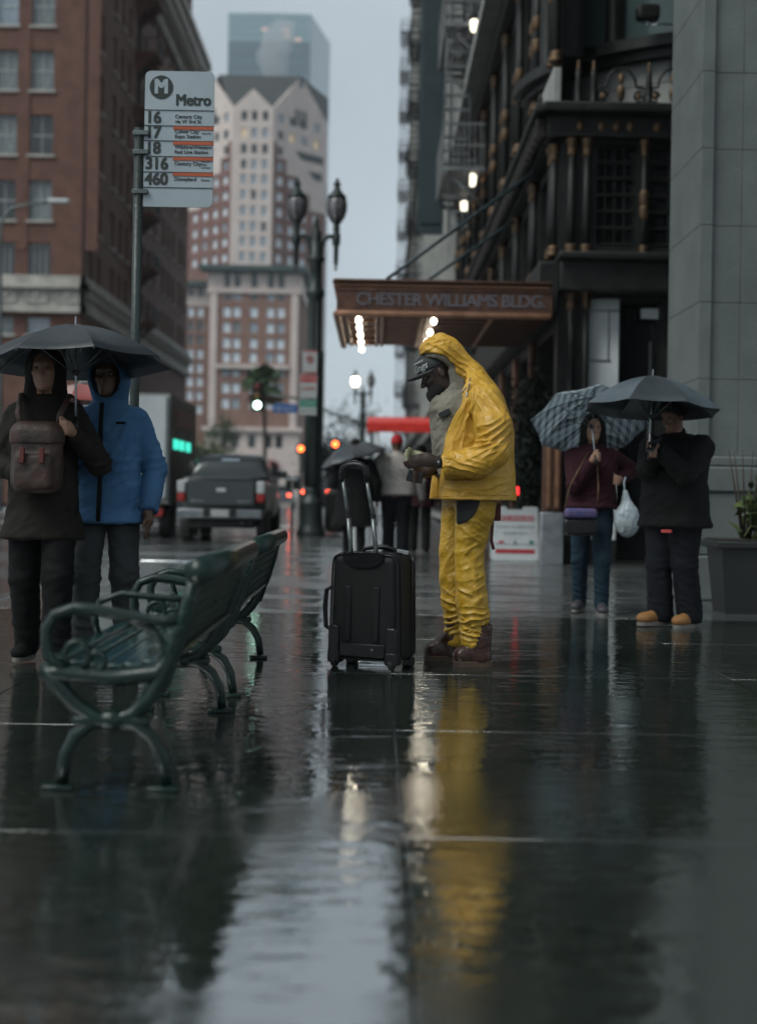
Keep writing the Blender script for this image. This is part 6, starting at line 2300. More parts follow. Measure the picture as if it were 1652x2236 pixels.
sdf('pocket_panel', patch_fn, (-0.2, -0.36, 0.72), (0.2, 0.0, 1.02), 0.0065, 'black_cloth', man, 1, lambda v: 0.4 * tf_(v) + crumple(v, 7.5, 0.006, (1, 1, 0.6), 13.0))
MB().tube([hp(1076, 1120, -0.06), hp(1074, 1150, -0.07), hp(1072, 1180, -0.07), hp(1077, 1200, -0.07)], 0.009, 6, flat=0.35).build('hanging_strap', 'strap_red', man)
MB().rbox(-0.022, 0.022, -0.01, 0.01, -0.05, 0.05, 0.006, 1).build('hip_tab', 'strap_red', man, hp(1084, 1118, -0.03))


# --- boots
def boot(name, toe, heel, top, dd, yaw):
    tp, hl, up_ = hp(*toe, dd), hp(*heel, dd), hp(*top, dd)
    base = Vector(((tp.x + hl.x) / 2, dd, 0.0))
    L_ = hl.x - tp.x

    def fn(P):
        d = s_ell(P, (-L_ * 0.28, 0, 0.062), (L_ * 0.24, 0.050, 0.048))
        d = smin(d, s_cone(P, (-L_ * 0.30, 0, 0.050), (L_ * 0.28, 0, 0.055), 0.040, 0.042, 1.1), 0.02)
        d = smin(d, s_cone(P, (-L_ * 0.12, 0, 0.085), (L_ * 0.18, 0, 0.135), 0.040, 0.050), 0.03)
        d = smin(d, s_cone(P, (L_ * 0.22, 0, 0.07), (L_ * 0.25, 0, 0.21), 0.046, 0.054), 0.03)
        d = np.maximum(d, -s_cone(P, (L_ * 0.24, 0, 0.19), (L_ * 0.26, 0, 0.4), 0.044, 0.05))
        return smax(d, 0.024 - P[2], 0.004)
    o, v, f = sdf(name, fn, (-L_ * 0.62, -0.10, 0.0), (L_ * 0.62, 0.10, 0.28), 0.0055, 'boot_leather', man, 1, lambda v: crumple(v, 26, 0.0028))
    o.location = base
    o.rotation_euler = (0, 0, yaw)
    pts = []
    for k in range(28):
        t = 2 * math.pi * k / 28
        c, s = math.cos(t), math.sin(t)
        w = 0.052 if c < 0 else 0.045
        w *= 1 - 0.16 * math.exp(-((c - 0.1) / 0.3) ** 2)
        pts.append((L_ * 0.515 * (abs(c) ** 0.8) * (1 if c > 0 else -1), w * (abs(s) ** 0.75) * (1 if s > 0 else -1)))
    MB().prism(pts, 0.0, 0.027, 'xy').build('sole', 'boot_sole', o)
    MB().prism([(p[0] * 1.01, p[1] * 1.02) for p in pts], 0.0275, 0.031, 'xy').build('welt', mat('welt', (0.16, 0.11, 0.07), 0.7, scale=30), o)
    MB().prism([p for p in pts if p[0] > L_ * 0.12] or pts, -0.0, 0.0271, 'xy')
    for k in range(4):
        x = -L_ * 0.16 + k * 0.022
        z = 0.118 + k * 0.016
        MB().tube([(x, -0.034, z - 0.004), (x - 0.006, 0, z + 0.012), (x, 0.034, z - 0.004)], 0.0035, 6).build('lace', 'black_cloth', o)
    return o


boot('boot', (989, 1446), (1073, 1446), (1062, 1378), -0.12, R(6))
boot('boot', (926, 1438), (1012, 1438), (1004, 1378), 0.12, R(-4))

# --- cap
cf = hf.normalized()
cu_ = (hu - cf * cf.dot(hu)).normalized()
csd = cf.cross(cu_)


def cap_fn(P):
    q = frame_pts(P, hc_, (cf, csd, cu_))
    d = s_ell(q, (-0.004, 0, 0.040), (0.114, 0.090, 0.098))
    d = smin(d, s_ell(q, (0.055, 0, 0.075), (0.055, 0.065, 0.045)), 0.03)
    d = smax(d, 0.034 - q[2], 0.004)
    return np.maximum(d, -s_ell(q, (-0.004, 0, 0.03), (0.104, 0.081, 0.09)))


co, cv, cfa = sdf('cap', cap_fn, tuple(hc_ - Vector((0.2, 0.13, 0.12))), tuple(hc_ + Vector((0.16, 0.13, 0.2))), 0.0055, 'cap_black', man, 1)


def brim():
    vs, fs = [], []
    nu, nv = 9, 13
    for top in (0.004, -0.004):
        for i in range(nu):
            for j in range(nv):
                a = R(-82 + 164 * j / (nv - 1))
                r0 = np.array((0.108 * math.cos(a), 0.088 * math.sin(a)))
                ext = 0.072 * max(math.cos(a * 0.98), 0.0) ** 0.6
                t = i / (nu - 1)
                x = r0[0] + ext * t
                y = r0[1] * (1 + 0.05 * t)
                z = 0.040 - 0.10 * (y ** 2) / 0.09 * 1.4 - 0.006 * t + top
                vs.append(hc_ + cf * x + csd * y + cu_ * z)
    n = nu * nv
    for i in range(nu - 1):
        for j in range(nv - 1):
            a = i * nv + j
            fs.append((a, a + 1, a + nv + 1, a + nv))
            fs.append((n + a, n + a + nv, n + a + nv + 1, n + a + 1))
    for j in range(nv - 1):
        a = (nu - 1) * nv + j
        fs.append((a, a + 1, n + a + 1, n + a))
    return MB().add(vs, fs, True)


brim().build('cap_brim', 'cap_black', co)
# script lettering laid on the crown
capt = BVHTree.FromPolygons([Vector(p) for p in cv], [tuple(q) for q in cfa])


def wrap_text(body, size, ang0, z0, shear, bold, name):
    o = text(name, body, size, mat('thread_white', (0.55, 0.57, 0.58), 0.6, scale=20), co, (0, 0, 0), (0, 0, 0), extrude=0.0008, shear=shear, bold=bold)
    for v in o.data.vertices:
        # spread along the crown's girth on the near side
        ang = ang0 - v.co.x / 0.105
        dirv = cf * math.cos(ang) + csd * math.sin(ang)
        org = hc_ + cu_ * (z0 + v.co.y) + dirv * 0.25
        hit = capt.ray_cast(org, -dirv)
        if hit[0] is not None:
            v.co = hit[0] + hit[1] * (0.0015 + (0.0008 if v.co.z > 0 else 0))
        else:
            v.co = hc_ + cu_ * (z0 + v.co.y) + dirv * 0.1
    return o


near_sign = -1 if csd.y > 0 else 1
wrap_text('Kings', 0.052, near_sign * R(27), 0.066, 0.35, 0.0003, 'script_lettering')
wrap_text('LOS ANGELES', 0.013, near_sign * R(27), 0.098, 0.0, 0.0001, 'small_lettering')

# --- trims: snaps, zip, drawcord, seams, watch, pocket flap
jt = BVHTree.FromPolygons([Vector(p) for p in jv], [tuple(q) for q in jfa])
htree = BVHTree.FromPolygons([Vector(p) for p in hv], [tuple(q) for q in hfa])
CAML = Vector((0, 0, CAMZ)) - HB


def onto(tree, x, y, lift=0.003):
    dr = (at(x, y, HD) - HB - CAML).normalized()
    h = tree.ray_cast(CAML, dr)
    if h[0] is None:
        return None
    return h[0] + h[1] * lift


for x, y in ((985, 896), (956, 960), (949, 1024)):
    p = onto(jt, x, y, 0.002)
    if p:
        MB().ball((0, 0, 0), (0.010, 0.006, 0.010), 12, 6).build('snap_button', 'iron', man, p)


def seam(name, pts, r, m_, tree=jt, flat=1.0):
    ps = []
    for (a, b), (c, d) in zip(pts, pts[1:]):
        for k in range(8):
            t = k / 8
            q = onto(tree, a + (c - a) * t, b + (d - b) * t, r * 0.4)
            if q:
                ps.append(q)
    if len(ps) > 2:
        MB().tube(ps, r, 6).build(name, m_, man)


mat('seam_yellow', (0.34, 0.18, 0.012), 0.6, scale=20)
mat('zip_metal', (0.30, 0.29, 0.27), 0.4, (0.2, 0.19, 0.18), 90, metal=0.4)
seam('zip', [(1016, 846), (1003, 866), (985, 885), (975, 905)], 0.0035, 'zip_metal')
seam('placket_seam', [(1000, 880), (975, 918), (963, 955), (958, 1000), (956, 1050), (955, 1088)], 0.0016, 'seam_yellow')
seam('hem_seam', [(945, 1084), (1000, 1083), (1060, 1082), (1118, 1082)], 0.0018, 'seam_yellow')
seam('shoulder_seam', [(1036, 838), (1034, 880), (1024, 930), (1018, 960)], 0.0018, 'seam_yellow')
seam('armhole_seam', [(1096, 850), (1102, 890), (1100, 930)], 0.0018, 'seam_yellow')
seam('pocket_flap', [(1020, 1040), (1030, 1042), (1045, 1024)], 0.0035, 'seam_yellow')
seam('hood_seam', [(1040, 815), (1030, 822), (1015, 820)], 0.003, 'seam_yellow', htree)
dc = [onto(jt, x, y, 0.004) for x, y in ((1026, 826), (1024, 840), (1021, 852), (1019, 862))]
dc = [p for p in dc if p]
if len(dc) > 2:
    MB().tube(dc, 0.003, 6).build('drawcord', 'khaki', man)
    MB().lathe([(0.004, -0.012), (0.0055, -0.008), (0.0055, 0.008), (0.004, 0.012)], 8).build('cord_toggle', 'white_metal', man, dc[-1])
wc = hp(957, 1009, -0.30)
wdir = (hp(985, 1016, -0.29) - hp(935, 1004, -0.31)).normalized()
wa_, wb_ = wdir.orthogonal().normalized(), None
wb_ = wdir.cross(wa_)
MB().tube([wc + (wa_ * math.cos(t) + wb_ * math.sin(t)) * 0.0315 for t in np.linspace(0, 2 * math.pi, 20)[:-1]], 0.009, 6, closed=True).build('watch_strap', 'black_cloth', man)
wl2 = MB().lathe([(0.019, -0.006), (0.021, 0), (0.017, 0.006)], 16).build('watch_case', 'iron', man, wc + Vector((0.004, -0.037, -0.006)), (R(80), 0, 0))
MB().lathe([(0.0145, 0.0062), (0.014, 0.0075)], 16).build('watch_glass', 'dark_glass', wl2)

# --- money in his hand, wallet in the other
mat('note_green', (0.30, 0.29, 0.18), 0.7, (0.17, 0.18, 0.11), 40)
mn = thing('banknotes', 'crumpled wad of banknotes held in the man\'s hand', 'money', hp(899, 1002, -0.29) + HB)
for k in range(6):
    n = 7
    vs, fs = [], []
    rr = random.Random(k)
    for i in range(n):
        for j in range(3):
            u_, v_ = (i / (n - 1) - 0.5) * 0.088, (j / 2 - 0.5) * 0.058
            z = 0.010 * math.sin(u_ * 70 + k) + 0.004 * k - 0.008
            vs.append((u_ + 0.01 * rr.random(), v_ + 0.006 * math.sin(k * 2.1), z))
    for i in range(n - 1):
        for j in range(2):
            a = i * 3 + j
            fs.append((a, a + 1, a + 4, a + 3))
    MB().add(vs, fs, True).build('banknote', 'note_green', mn, (0, -0.01, 0.018), (R(38 + 9 * k), R(-12 + 7 * k), R(-12 + 9 * k)))
wt_ = thing('wallet', 'small black leather wallet in the man\'s lower hand', 'wallet', hp(906, 1040, -0.165) + HB)
MB().rbox(-0.045, 0.045, -0.012, 0.0, -0.035, 0.03, 0.005, 2).build('cover', mat('wallet_black', (0.010, 0.010, 0.011), 0.2, scale=20, bump=0.3, bscale=90), wt_, (0, 0, 0), (0, R(12), 0))
MB().rbox(-0.043, 0.043, 0.001, 0.012, -0.033, 0.03, 0.005, 2).build('cover_flap', 'wallet_black', wt_, (0, 0, 0), (0, R(12), 0))


# ------------------------------------------------------------------ the suitcase
mat('case_cloth', (0.008, 0.009, 0.009), 0.6, (0.005, 0.006, 0.006), 9, bump=0.08, bscale=300, spec=0.25)
mat('case_trim', (0.006, 0.006, 0.007), 0.32, scale=12, bump=0.1, spec=0.35)
mat('tube_metal', (0.16, 0.17, 0.17), 0.3, (0.10, 0.11, 0.11), 30, metal=0.7)
SD = 7.8
SB = at(812, 1456, SD)
SB.z = 0
case = thing('suitcase', 'black wheeled soft suitcase with its telescopic handle pulled up', 'suitcase', SB)
SR = R(-25)
case.rotation_euler = (0, 0, SR)
case.scale = (1.05, 1.05, 1.0)
cw_, cd_, ch_ = 0.395, 0.25, 0.575
z0_ = 0.045


def taper(m, z0, z1, top):
    m.v = [(x * (1 - (1 - top) * max(0, (z - z0)) / (z1 - z0)), y, z) for x, y, z in m.v]
    return m


b_ = MB().rbox(-cw_ / 2, cw_ / 2, -cd_ / 2, cd_ / 2, z0_, z0_ + ch_, 0.045, 5)
taper(b_, z0_, z0_ + ch_, 0.93).build('shell', 'case_cloth', case)
b_ = MB().rbox(-cw_ / 2 + 0.03, cw_ / 2 - 0.03, cd_ / 2 - 0.01, cd_ / 2 + 0.055, z0_ + 0.04, z0_ + ch_ - 0.16, 0.03, 4)
b_.build('front_pocket', 'case_cloth', case)


def loop(y, inset=0.0, r=0.006):
    n = 40
    pts = []
    hw, hh, rc_ = cw_ / 2 - inset, ch_ / 2 - inset, 0.05
    for (cx, cz, a0) in ((hw - rc_, hh - rc_, 0), (-hw + rc_, hh - rc_, 90), (-hw + rc_, -hh + rc_, 180), (hw - rc_, -hh + rc_, 270)):
        for q in (0, 22, 45, 68, 90):
            pts.append((cx + rc_ * math.cos(R(a0 + q)), y, z0_ + ch_ / 2 + cz + rc_ * math.sin(R(a0 + q))))
    return taper(MB().tube(pts, r, 6, closed=True), z0_, z0_ + ch_, 0.93)


loop(-cd_ / 2 + 0.012, 0.004).build('piping', 'case_trim', case)
loop(cd_ / 2 - 0.012, 0.004).build('piping', 'case_trim', case)
loop(cd_ / 2 - 0.06, -0.003, 0.004).build('zip', 'case_trim', case)
loop(-cd_ / 2 + 0.05, -0.003, 0.003).build('zip', 'case_trim', case)
# back face ribs over the handle tubes
for x in (-0.085, 0.075):
    MB().rbox(x - 0.02, x + 0.02, -cd_ / 2 - 0.010, -cd_ / 2 + 0.01, z0_ + 0.10, z0_ + 0.40, 0.008, 2).build('back_rib', 'case_cloth', case)
for x in (-1, 1):
    xa = x * (cw_ / 2 - 0.035)
    MB().rbox(xa - 0.030, xa + 0.030, -cd_ / 2 - 0.014, -cd_ / 2 + 0.03, z0_ - 0.008, z0_ + 0.185, 0.012, 3).build('corner_guard', 'case_trim', case)
    hs_ = MB().rbox(xa - 0.034, xa + 0.034, -cd_ / 2 - 0.016, -cd_ / 2 + 0.07, z0_ - 0.02, z0_ + 0.055, 0.014, 3).build('wheel_housing', 'case_trim', case)
    wl3 = MB().lathe([(0.030, -0.012), (0.034, -0.009), (0.034, 0.009), (0.030, 0.012)], 18).build('wheel', 'rubber', case, (xa, -cd_ / 2 + 0.014, 0.034), (0, R(90), 0))
    MB().lathe([(0.014, -0.0135), (0.014, 0.0135)], 12).build('hub', 'tube_metal', wl3)
    MB().rbox(xa - 0.03, xa + 0.03, cd_ / 2 - 0.05, cd_ / 2 - 0.005, 0.0, z0_ + 0.01, 0.01, 2).build('foot', 'case_trim', case)
MB().rbox(-cw_ / 2 + 0.07, cw_ / 2 - 0.07, -cd_ / 2 - 0.006, -cd_ / 2 + 0.004, z0_ + 0.02, z0_ + 0.09, 0.004, 2).build('kick_panel', 'case_trim', case)
MB().ball((0, 0, 0), (0.008, 0.005, 0.008), 8, 6).build('rivet', 'tube_metal', case, (0.06, -cd_ / 2 - 0.008, z0_ + 0.06))
# handle well, tubes and grip
zt_ = z0_ + ch_
well = MB().prism([(-0.11, 0.02), (0.11, 0.02), (0.115, -0.02), (0.075, -0.05), (0.03, -0.062), (-0.03, -0.062), (-0.075, -0.05), (-0.115, -0.02)], -cd_ / 2 - 0.012, -cd_ / 2 + 0.045)
well.build('handle_well', mat('gloss_black', (0.010, 0.010, 0.011), 0.12, scale=9), case, (0.0, 0, zt_ - 0.012))
ht_ = 1.055
lean = -0.045
for sx in (-1, 1):
    t1 = MB().tube([(sx * 0.072, -cd_ / 2 + 0.012, zt_ - 0.06), (sx * 0.070 - 0.018, -cd_ / 2 + 0.012 + lean * 0.4, zt_ + 0.20)], 0.0125, 10).build('lower_tube', 'tube_metal', case)
    MB().tube([(sx * 0.070 - 0.018, -cd_ / 2 + 0.012 + lean * 0.4, zt_ + 0.197), (sx * 0.070 - 0.019, -cd_ / 2 + 0.012 + lean * 0.4, zt_ + 0.208)], 0.0145, 10).build('tube_collar', 'case_trim', case)
    MB().tube([(sx * 0.070 - 0.018, -cd_ / 2 + 0.012 + lean * 0.4, zt_ + 0.19), (sx * 0.068 - 0.043, -cd_ / 2 + 0.012 + lean, ht_ - 0.03)], 0.0098, 10).build('upper_tube', 'tube_metal', case)
gp = [(-0.070, 0, -0.055), (-0.072, 0, -0.015), (-0.062, 0, 0.018), (-0.035, 0, 0.034), (0, 0, 0.038), (0.035, 0, 0.034), (0.062, 0, 0.018), (0.072, 0, -0.015), (0.070, 0, -0.055)]
gr = MB().tube(gp, [0.0125, 0.017, 0.020, 0.020, 0.020, 0.020, 0.020, 0.017, 0.0125], 12).build('grip', 'case_trim', case, (-0.045, -cd_ / 2 + 0.012 + lean, ht_ + 0.01))
MB().rbox(-0.022, 0.022, -0.008, 0.008, 0.053, 0.061, 0.003, 2).build('release_button', 'gloss_black', gr)
# carry handles
hm = MB().tube([(-0.10, 0.0, 0.0), (-0.085, 0, 0.018), (-0.04, 0, 0.03), (0.03, 0, 0.032), (0.08, 0, 0.018), (0.095, 0, 0.0)], [0.010, 0.012, 0.017, 0.017, 0.012, 0.010], 10, flat=0.8)
ch2 = hm.build('top_handle', 'case_trim', case, (0.03, 0.015, zt_ + 0.004), (0, 0, R(6)))
for x in (-0.115, 0.105):
    MB().lathe([(0.022, 0), (0.022, 0.006), (0.012, 0.009)], 12).build('handle_stud', 'case_trim', case, (0.03 + x, 0.015, zt_ - 0.001))
MB().tube([(-0.15, 0.0, 0.0), (-0.11, -0.03, 0.004), (0, -0.035, 0.004), (0.13, -0.03, 0.004), (0.15, 0, 0.0), (0.12, 0.03, 0.003), (0, 0.038, 0.003), (-0.11, 0.03, 0.003)], 0.005, 6, closed=True).build('top_cord', 'case_trim', case, (0.02, -0.02, zt_ + 0.003))
MB().tube([(0, 0, 0.12), (-0.036, 0, 0.10), (-0.044, 0, 0.0), (-0.036, 0, -0.10), (0, 0, -0.12)], [0.010, 0.012, 0.013, 0.012, 0.010], 10).build('side_handle', 'case_trim', case, (-cw_ / 2 + 0.006, -0.09, z0_ + 0.27))
MB().rbox(-0.008, 0.008, -0.004, 0.004, -0.012, 0.012, 0.002, 1).build('zip_pull', 'tube_metal', case, (cw_ / 2 * 0.93 + 0.004, 0.07, zt_ - 0.03))
MB().rbox(-0.03, 0.03, -0.002, 0.002, -0.011, 0.011, 0.001, 1).build('luggage_tag', 'white_metal', case, (0.15, 0.03, zt_ + 0.012), (R(20), R(10), R(30)))


# ------------------------------------------------------------------ other figures
SKIN = {'light': mat('skin_light', (0.34, 0.19, 0.13), 0.5, (0.26, 0.14, 0.09), 14), 'tan': mat('skin_tan', (0.22, 0.115, 0.07), 0.5, (0.16, 0.08, 0.05), 14),
        'brown': mat('skin_brown', (0.11, 0.055, 0.033), 0.5, (0.08, 0.04, 0.024), 14)}
mat('hair_black', (0.007, 0.006, 0.005), 0.6, scale=30, bump=0.6, bscale=90, spec=0.15)


def elbow(sh, wr, hint, l1=0.30, l2=0.27):
    v = wr - sh
    D = min(v.length, l1 + l2 - 0.005)
    a = (l1 * l1 - l2 * l2 + D * D) / (2 * D)
    h = math.sqrt(max(l1 * l1 - a * a, 0))
    u = v.normalized()
    n = (hint - u * hint.dot(u)).normalized()
    return sh + u * a + n * h


def figure(label, loc, heading, H=1.70, wrists=None, stride=0.0, skin='tan', coat=None, legs=None, shoes=None, hair='short', head_yaw=0.0, head_pitch=0.0, bulk=1.0, h=0.011, seed=1, group=None, elbow_out=None):
    """A standing or walking figure. Own frame: faces -Y, its left is +X. wrists: {'L': world point, ...}."""
    t_ = thing('person', label, 'person', loc, heading, group)
    s = H / 1.75
    Minv = Matrix.Rotation(-heading, 3, 'Z')

    def V(x, y, z):
        return Vector((x * s, y * s, z * s))
    sh = {'L': V(0.165 * bulk, 0.01, 1.375), 'R': V(-0.165 * bulk, 0.01, 1.375)}
    wr, el = {}, {}
    for k, sg in (('L', 1), ('R', -1)):
        if wrists and k in wrists:
            wr[k] = Minv @ (Vector(wrists[k]) - Vector(loc))
            hint = Vector((sg * 0.6, 0.35, -1.0))
        else:
            wr[k] = V(sg * 0.27 * bulk, -0.05, 0.86)
            hint = Vector((sg * 0.5, 1.0, 0))
        lim = (wr[k] - sh[k]).length
        if lim > 0.565 * s:
            wr[k] = sh[k] + (wr[k] - sh[k]) * (0.565 * s / lim)
        el[k] = elbow(sh[k], wr[k], hint, 0.30 * s, 0.275 * s)
    hip = {'L': V(0.09, 0, 0.90), 'R': V(-0.09, 0, 0.90)}
    st = stride
    kn = {'L': V(0.10, -0.03 - st * 0.55, 0.49), 'R': V(-0.10, -0.03 + st * 0.35, 0.485)}
    an = {'L': V(0.10, 0.03 - st * 0.9, 0.085), 'R': V(-0.10, 0.03 + st * 0.8, 0.085 + abs(st) * 0.12)}
    hc = V(0, -0.035, 1.625)
    cy, sy = math.cos(head_yaw), math.sin(head_yaw)
    f = Vector((sy * math.cos(head_pitch), -cy * math.cos(head_pitch), math.sin(head_pitch)))
    u = Vector((-sy * math.sin(head_pitch), cy * math.sin(head_pitch), math.cos(head_pitch)))
    rows_t = [(1.48, -0.045, 0.06, 0.058), (1.455, -0.06, 0.075, 0.095), (1.42, -0.085, 0.09, 0.138), (1.37, -0.105, 0.10, 0.170), (1.29, -0.12, 0.11, 0.180), (1.12, -0.115, 0.105, 0.165), (0.97, -0.12, 0.12, 0.175), (0.86, -0.12, 0.125, 0.18)]

    def torso(P, g=0.0, zmin=None, flare=0.0):
        rr_ = [list(q) for q in rows_t]
        if zmin is not None:
            rr_ = [q for q in rr_ if q[0] > zmin + 0.02] + [[zmin, -0.125 - flare, 0.13 + flare, 0.185 + flare]]
        return s_prof((P[1], P[0], P[2]), [q[0] * s for q in rr_], [(q[1] * bulk) * s - g for q in rr_], [(q[2] * bulk) * s + g for q in rr_], [(q[3] * bulk) * s + g for q in rr_], [0] * len(rr_))

    def arm(P, k, g=0.0):
        d = s_cone(P, sh[k], el[k], 0.052 * s * bulk + g, 0.042 * s + g)
        return smin(d, s_cone(P, el[k], wr[k], 0.041 * s + g, 0.030 * s + g * 0.8), 0.02)

    def leg_(P, k, g=0.0, ank=0.045):
        d = s_cone(P, hip[k], kn[k], 0.085 * s * bulk + g, 0.058 * s + g)
        return smin(d, s_cone(P, kn[k], an[k], 0.058 * s + g, ank * s + g), 0.03)

    def hand(P, k):
        dr = (wr[k] - el[k]).normalized()
        out = Vector((-1 if k == 'L' else 1, 0, 0))
        if wrists and k in wrists:
            pal = wr[k] + dr * 0.05
            d = s_cone(P, wr[k], pal, 0.026, 0.034)
            ax = Vector((0, 0, 1))
            fw = (dr - ax * dr.dot(ax))
            fw = fw.normalized() if fw.length > 0.1 else Vector((0, -1, 0))
            sd = ax.cross(fw)
            for i in range(4):
                b = pal + ax * (0.03 - 0.02 * i) + sd * 0.012
                d = finger_chain(d, P, [b, b + fw * 0.035 + sd * 0.005, b + fw * 0.042 - sd * 0.03, b + fw * 0.012 - sd * 0.035], 0.011, 0.009)
            b = pal + ax * 0.03 - sd * 0.01
            return finger_chain(d, P, [b, b + ax * 0.02 + fw * 0.02 - sd * 0.012, b + ax * 0.025 + fw * 0.045 - sd * 0.01], 0.012, 0.009, 0.005)
        pal = wr[k] + Vector((0, -0.01, -0.065))
        d = s_cone(P, wr[k], pal, 0.025, 0.032)
        for i in range(4):
            b = pal + Vector((0, -0.03 + 0.02 * i, -0.02))
            ln = (0.038, 0.044, 0.040, 0.032)[i]
            d = finger_chain(d, P, [b, b + Vector((0, -0.004, -ln)), b + out * 0.012 + Vector((0, -0.002, -ln * 1.8))], 0.0105, 0.008)
        b = pal + Vector((0, -0.03, 0.02))
        return finger_chain(d, P, [b, b + Vector((0, -0.025, -0.025)) + out * 0.01, b + Vector((0, -0.03, -0.055)) + out * 0.012], 0.012, 0.009, 0.005)

    def body(P):
        d = head_fn(P, hc, f, u, s * 1.0)
        d = smin(d, s_cone(P, V(0, 0.0, 1.55), V(0, 0.01, 1.42), 0.052 * s, 0.06 * s), 0.03)
        d = smin(d, torso(P, -0.01), 0.04)
        for k in 'LR':
            d = smin(d, arm(P, k), 0.03)
            d = smin(d, leg_(P, k), 0.03)
            d = smin(d, s_ell(P, an[k] + V(0, -0.04, -0.040), (0.028, 0.075, 0.022)), 0.02)
            d = smin(d, hand(P, k), 0.008)
        return d
    lo, hi = (-0.62, -0.62, 0.0), (0.62, 0.55, H + 0.12)
    sdf('body', body, lo, hi, h, SKIN[skin], t_, 1)
    eyes(t_, hc, f, u, s)
    c = coat
    gk = c.get('g', 0.022)

    def coat_fn(P):
        d = torso(P, gk, c['hem'] / s, c.get('flare', 0.02))
        for k in 'LR':
            a = arm(P, k, gk * 0.9)
            dr = (wr[k] - el[k]).normalized()
            pl_ = (P[0] - wr[k].x) * dr.x + (P[1] - wr[k].y) * dr.y + (P[2] - wr[k].z) * dr.z
            d = smin(d, np.maximum(a, pl_ - 0.005), 0.02)
        d = smin(d, np.maximum(s_cone(P, V(0, 0.01, 1.43), V(0, 0.005, 1.485), 0.078 * s, 0.070 * s), -s_cone(P, V(0, -0.01, 1.46), V(0, -0.03, 1.60), 0.056 * s, 0.07 * s)), 0.03)
        return d

    cb_ = bundles([(tuple(el[k]), (1, 0, 0.25 if k == 'L' else -0.25), (0, 0, 1), 0.048, 0.014, 0.13, 0.10) for k in 'LR']
                  + [(tuple(V(0, -0.13, 1.05)), (1, 0, 0.3), (0, 0, 1), 0.07, 0.016, 0.16, 0.10), (tuple(V(0.09, -0.13, 1.25)), (0.5, 0, 1), (1, 0, -0.4), 0.06, 0.016, 0.14, 0.10),
                     (tuple(V(-0.09, -0.13, 1.25)), (-0.5, 0, 1), (1, 0, 0.4), 0.06, 0.016, 0.14, 0.10), (tuple(V(0, 0.13, 1.15)), (0.7, 0, 0.5), (-0.5, 0, 0.7), 0.07, 0.022, 0.2, 0.16)])
    tb2 = bundles([(tuple(kn[k]), (1, 0, 0.3), (0, 0, 1), 0.055, 0.010, 0.14, 0.09) for k in 'LR']
                  + [(tuple(an[k] + V(0, -0.02, 0.10)), (1, 0, -0.25), (0, 0, 1), 0.045, 0.012, 0.14, 0.07) for k in 'LR'])

    def cdisp(v):
        return cb_(v) + crumple(v @ SLANT, 5, 0.012, (1.8, 1.2, 0.6), seed) + crumple(v @ SLANT.T, 11, 0.007, (0.7, 1, 1.8), seed + 3)
    sdf('jacket', coat_fn, lo, hi, h, c['mat'], t_, 1, cdisp)
    if c.get('hood'):
        def hood(P):
            cc = hc + V(0, 0.02, 0.015)
            d = s_ell(P, cc, (0.118 * s, 0.135 * s, 0.145 * s))
            d = smin(d, s_cone(P, cc + V(0, 0.03, -0.06), V(0, 0.04, 1.46), 0.11 * s, 0.10 * s), 0.04)
            op = s_ell(P, hc + f * 0.10 * s + u * -0.012 * s, (0.074 * s, 0.11 * s, 0.108 * s))
            d = smax(d, -op, 0.015)
            return np.maximum(d, -s_ell(P, hc + V(0, -0.02, 0.0), (0.09 * s, 0.118 * s, 0.13 * s)))
        sdf('hood', hood, lo, hi, h * 0.8, c['mat'], t_, 1, lambda v: crumple(v, 9, 0.006))
    g2 = legs.get('g', 0.014)

    def leg_fn(P):
        d = smin(leg_(P, 'L', g2, legs.get('ank', 0.05)), leg_(P, 'R', g2, legs.get('ank', 0.05)), 0.012)
        d = smin(d, s_ell(P, V(0, 0, 0.93), (0.17 * s * bulk, 0.125 * s * bulk, 0.12 * s)), 0.03)
        return d
    sdf('trousers', leg_fn, (-0.45, -0.62, 0.03), (0.45, 0.55, 1.10), h, legs['mat'], t_, 1, lambda v: tb2(v) + crumple(v @ SLANT, 7, 0.008, (0.7, 1, 1.8), seed + 7) + crumple(v @ SLANT.T, 14, 0.006, (1.4, 1, 0.8)))
    sm_ = shoes
    for k, sg in (('L', 1), ('R', -1)):
        a = an[k]
        yaw = sg * 0.15

        def shoe(P):
            d = s_cone(P, (0, 0.02, 0.045), (0, -0.13, 0.035), 0.043, 0.036, 1.0)
            d = smin(d, s_ell(P, (0, -0.13, 0.045), (0.047, 0.06, 0.036)), 0.02)
            d = smin(d, s_cone(P, (0, 0.02, 0.06), (0, 0.02, 0.06 + sm_.get('shaft', 0.05)), 0.048, 0.052), 0.02)
            d = smin(d, s_cone(P, (0, 0.0, 0.085), (0, -0.08, 0.055), 0.04, 0.03), 0.02)
            return smax(d, 0.018 - P[2], 0.004)
        so, _, _ = sdf('shoe', shoe, (-0.09, -0.23, 0), (0.09, 0.1, 0.2), 0.009, sm_['mat'], t_, 1)
        so.location = (a.x, a.y, max(a.z - 0.085 * s, 0))
        so.rotation_euler = (0, 0, yaw)
        so.scale = (sm_.get('size', 1.0),) * 3
        pts = [(0.05 * math.sin(q) * (1.0 if math.cos(q) > 0 else 0.88), -0.045 - 0.145 * math.cos(q)) for q in np.linspace(0, 6.283, 22)[:-1]]
        MB().prism(pts, 0.0, 0.022, 'xy').build('sole', sm_['sole'], so)
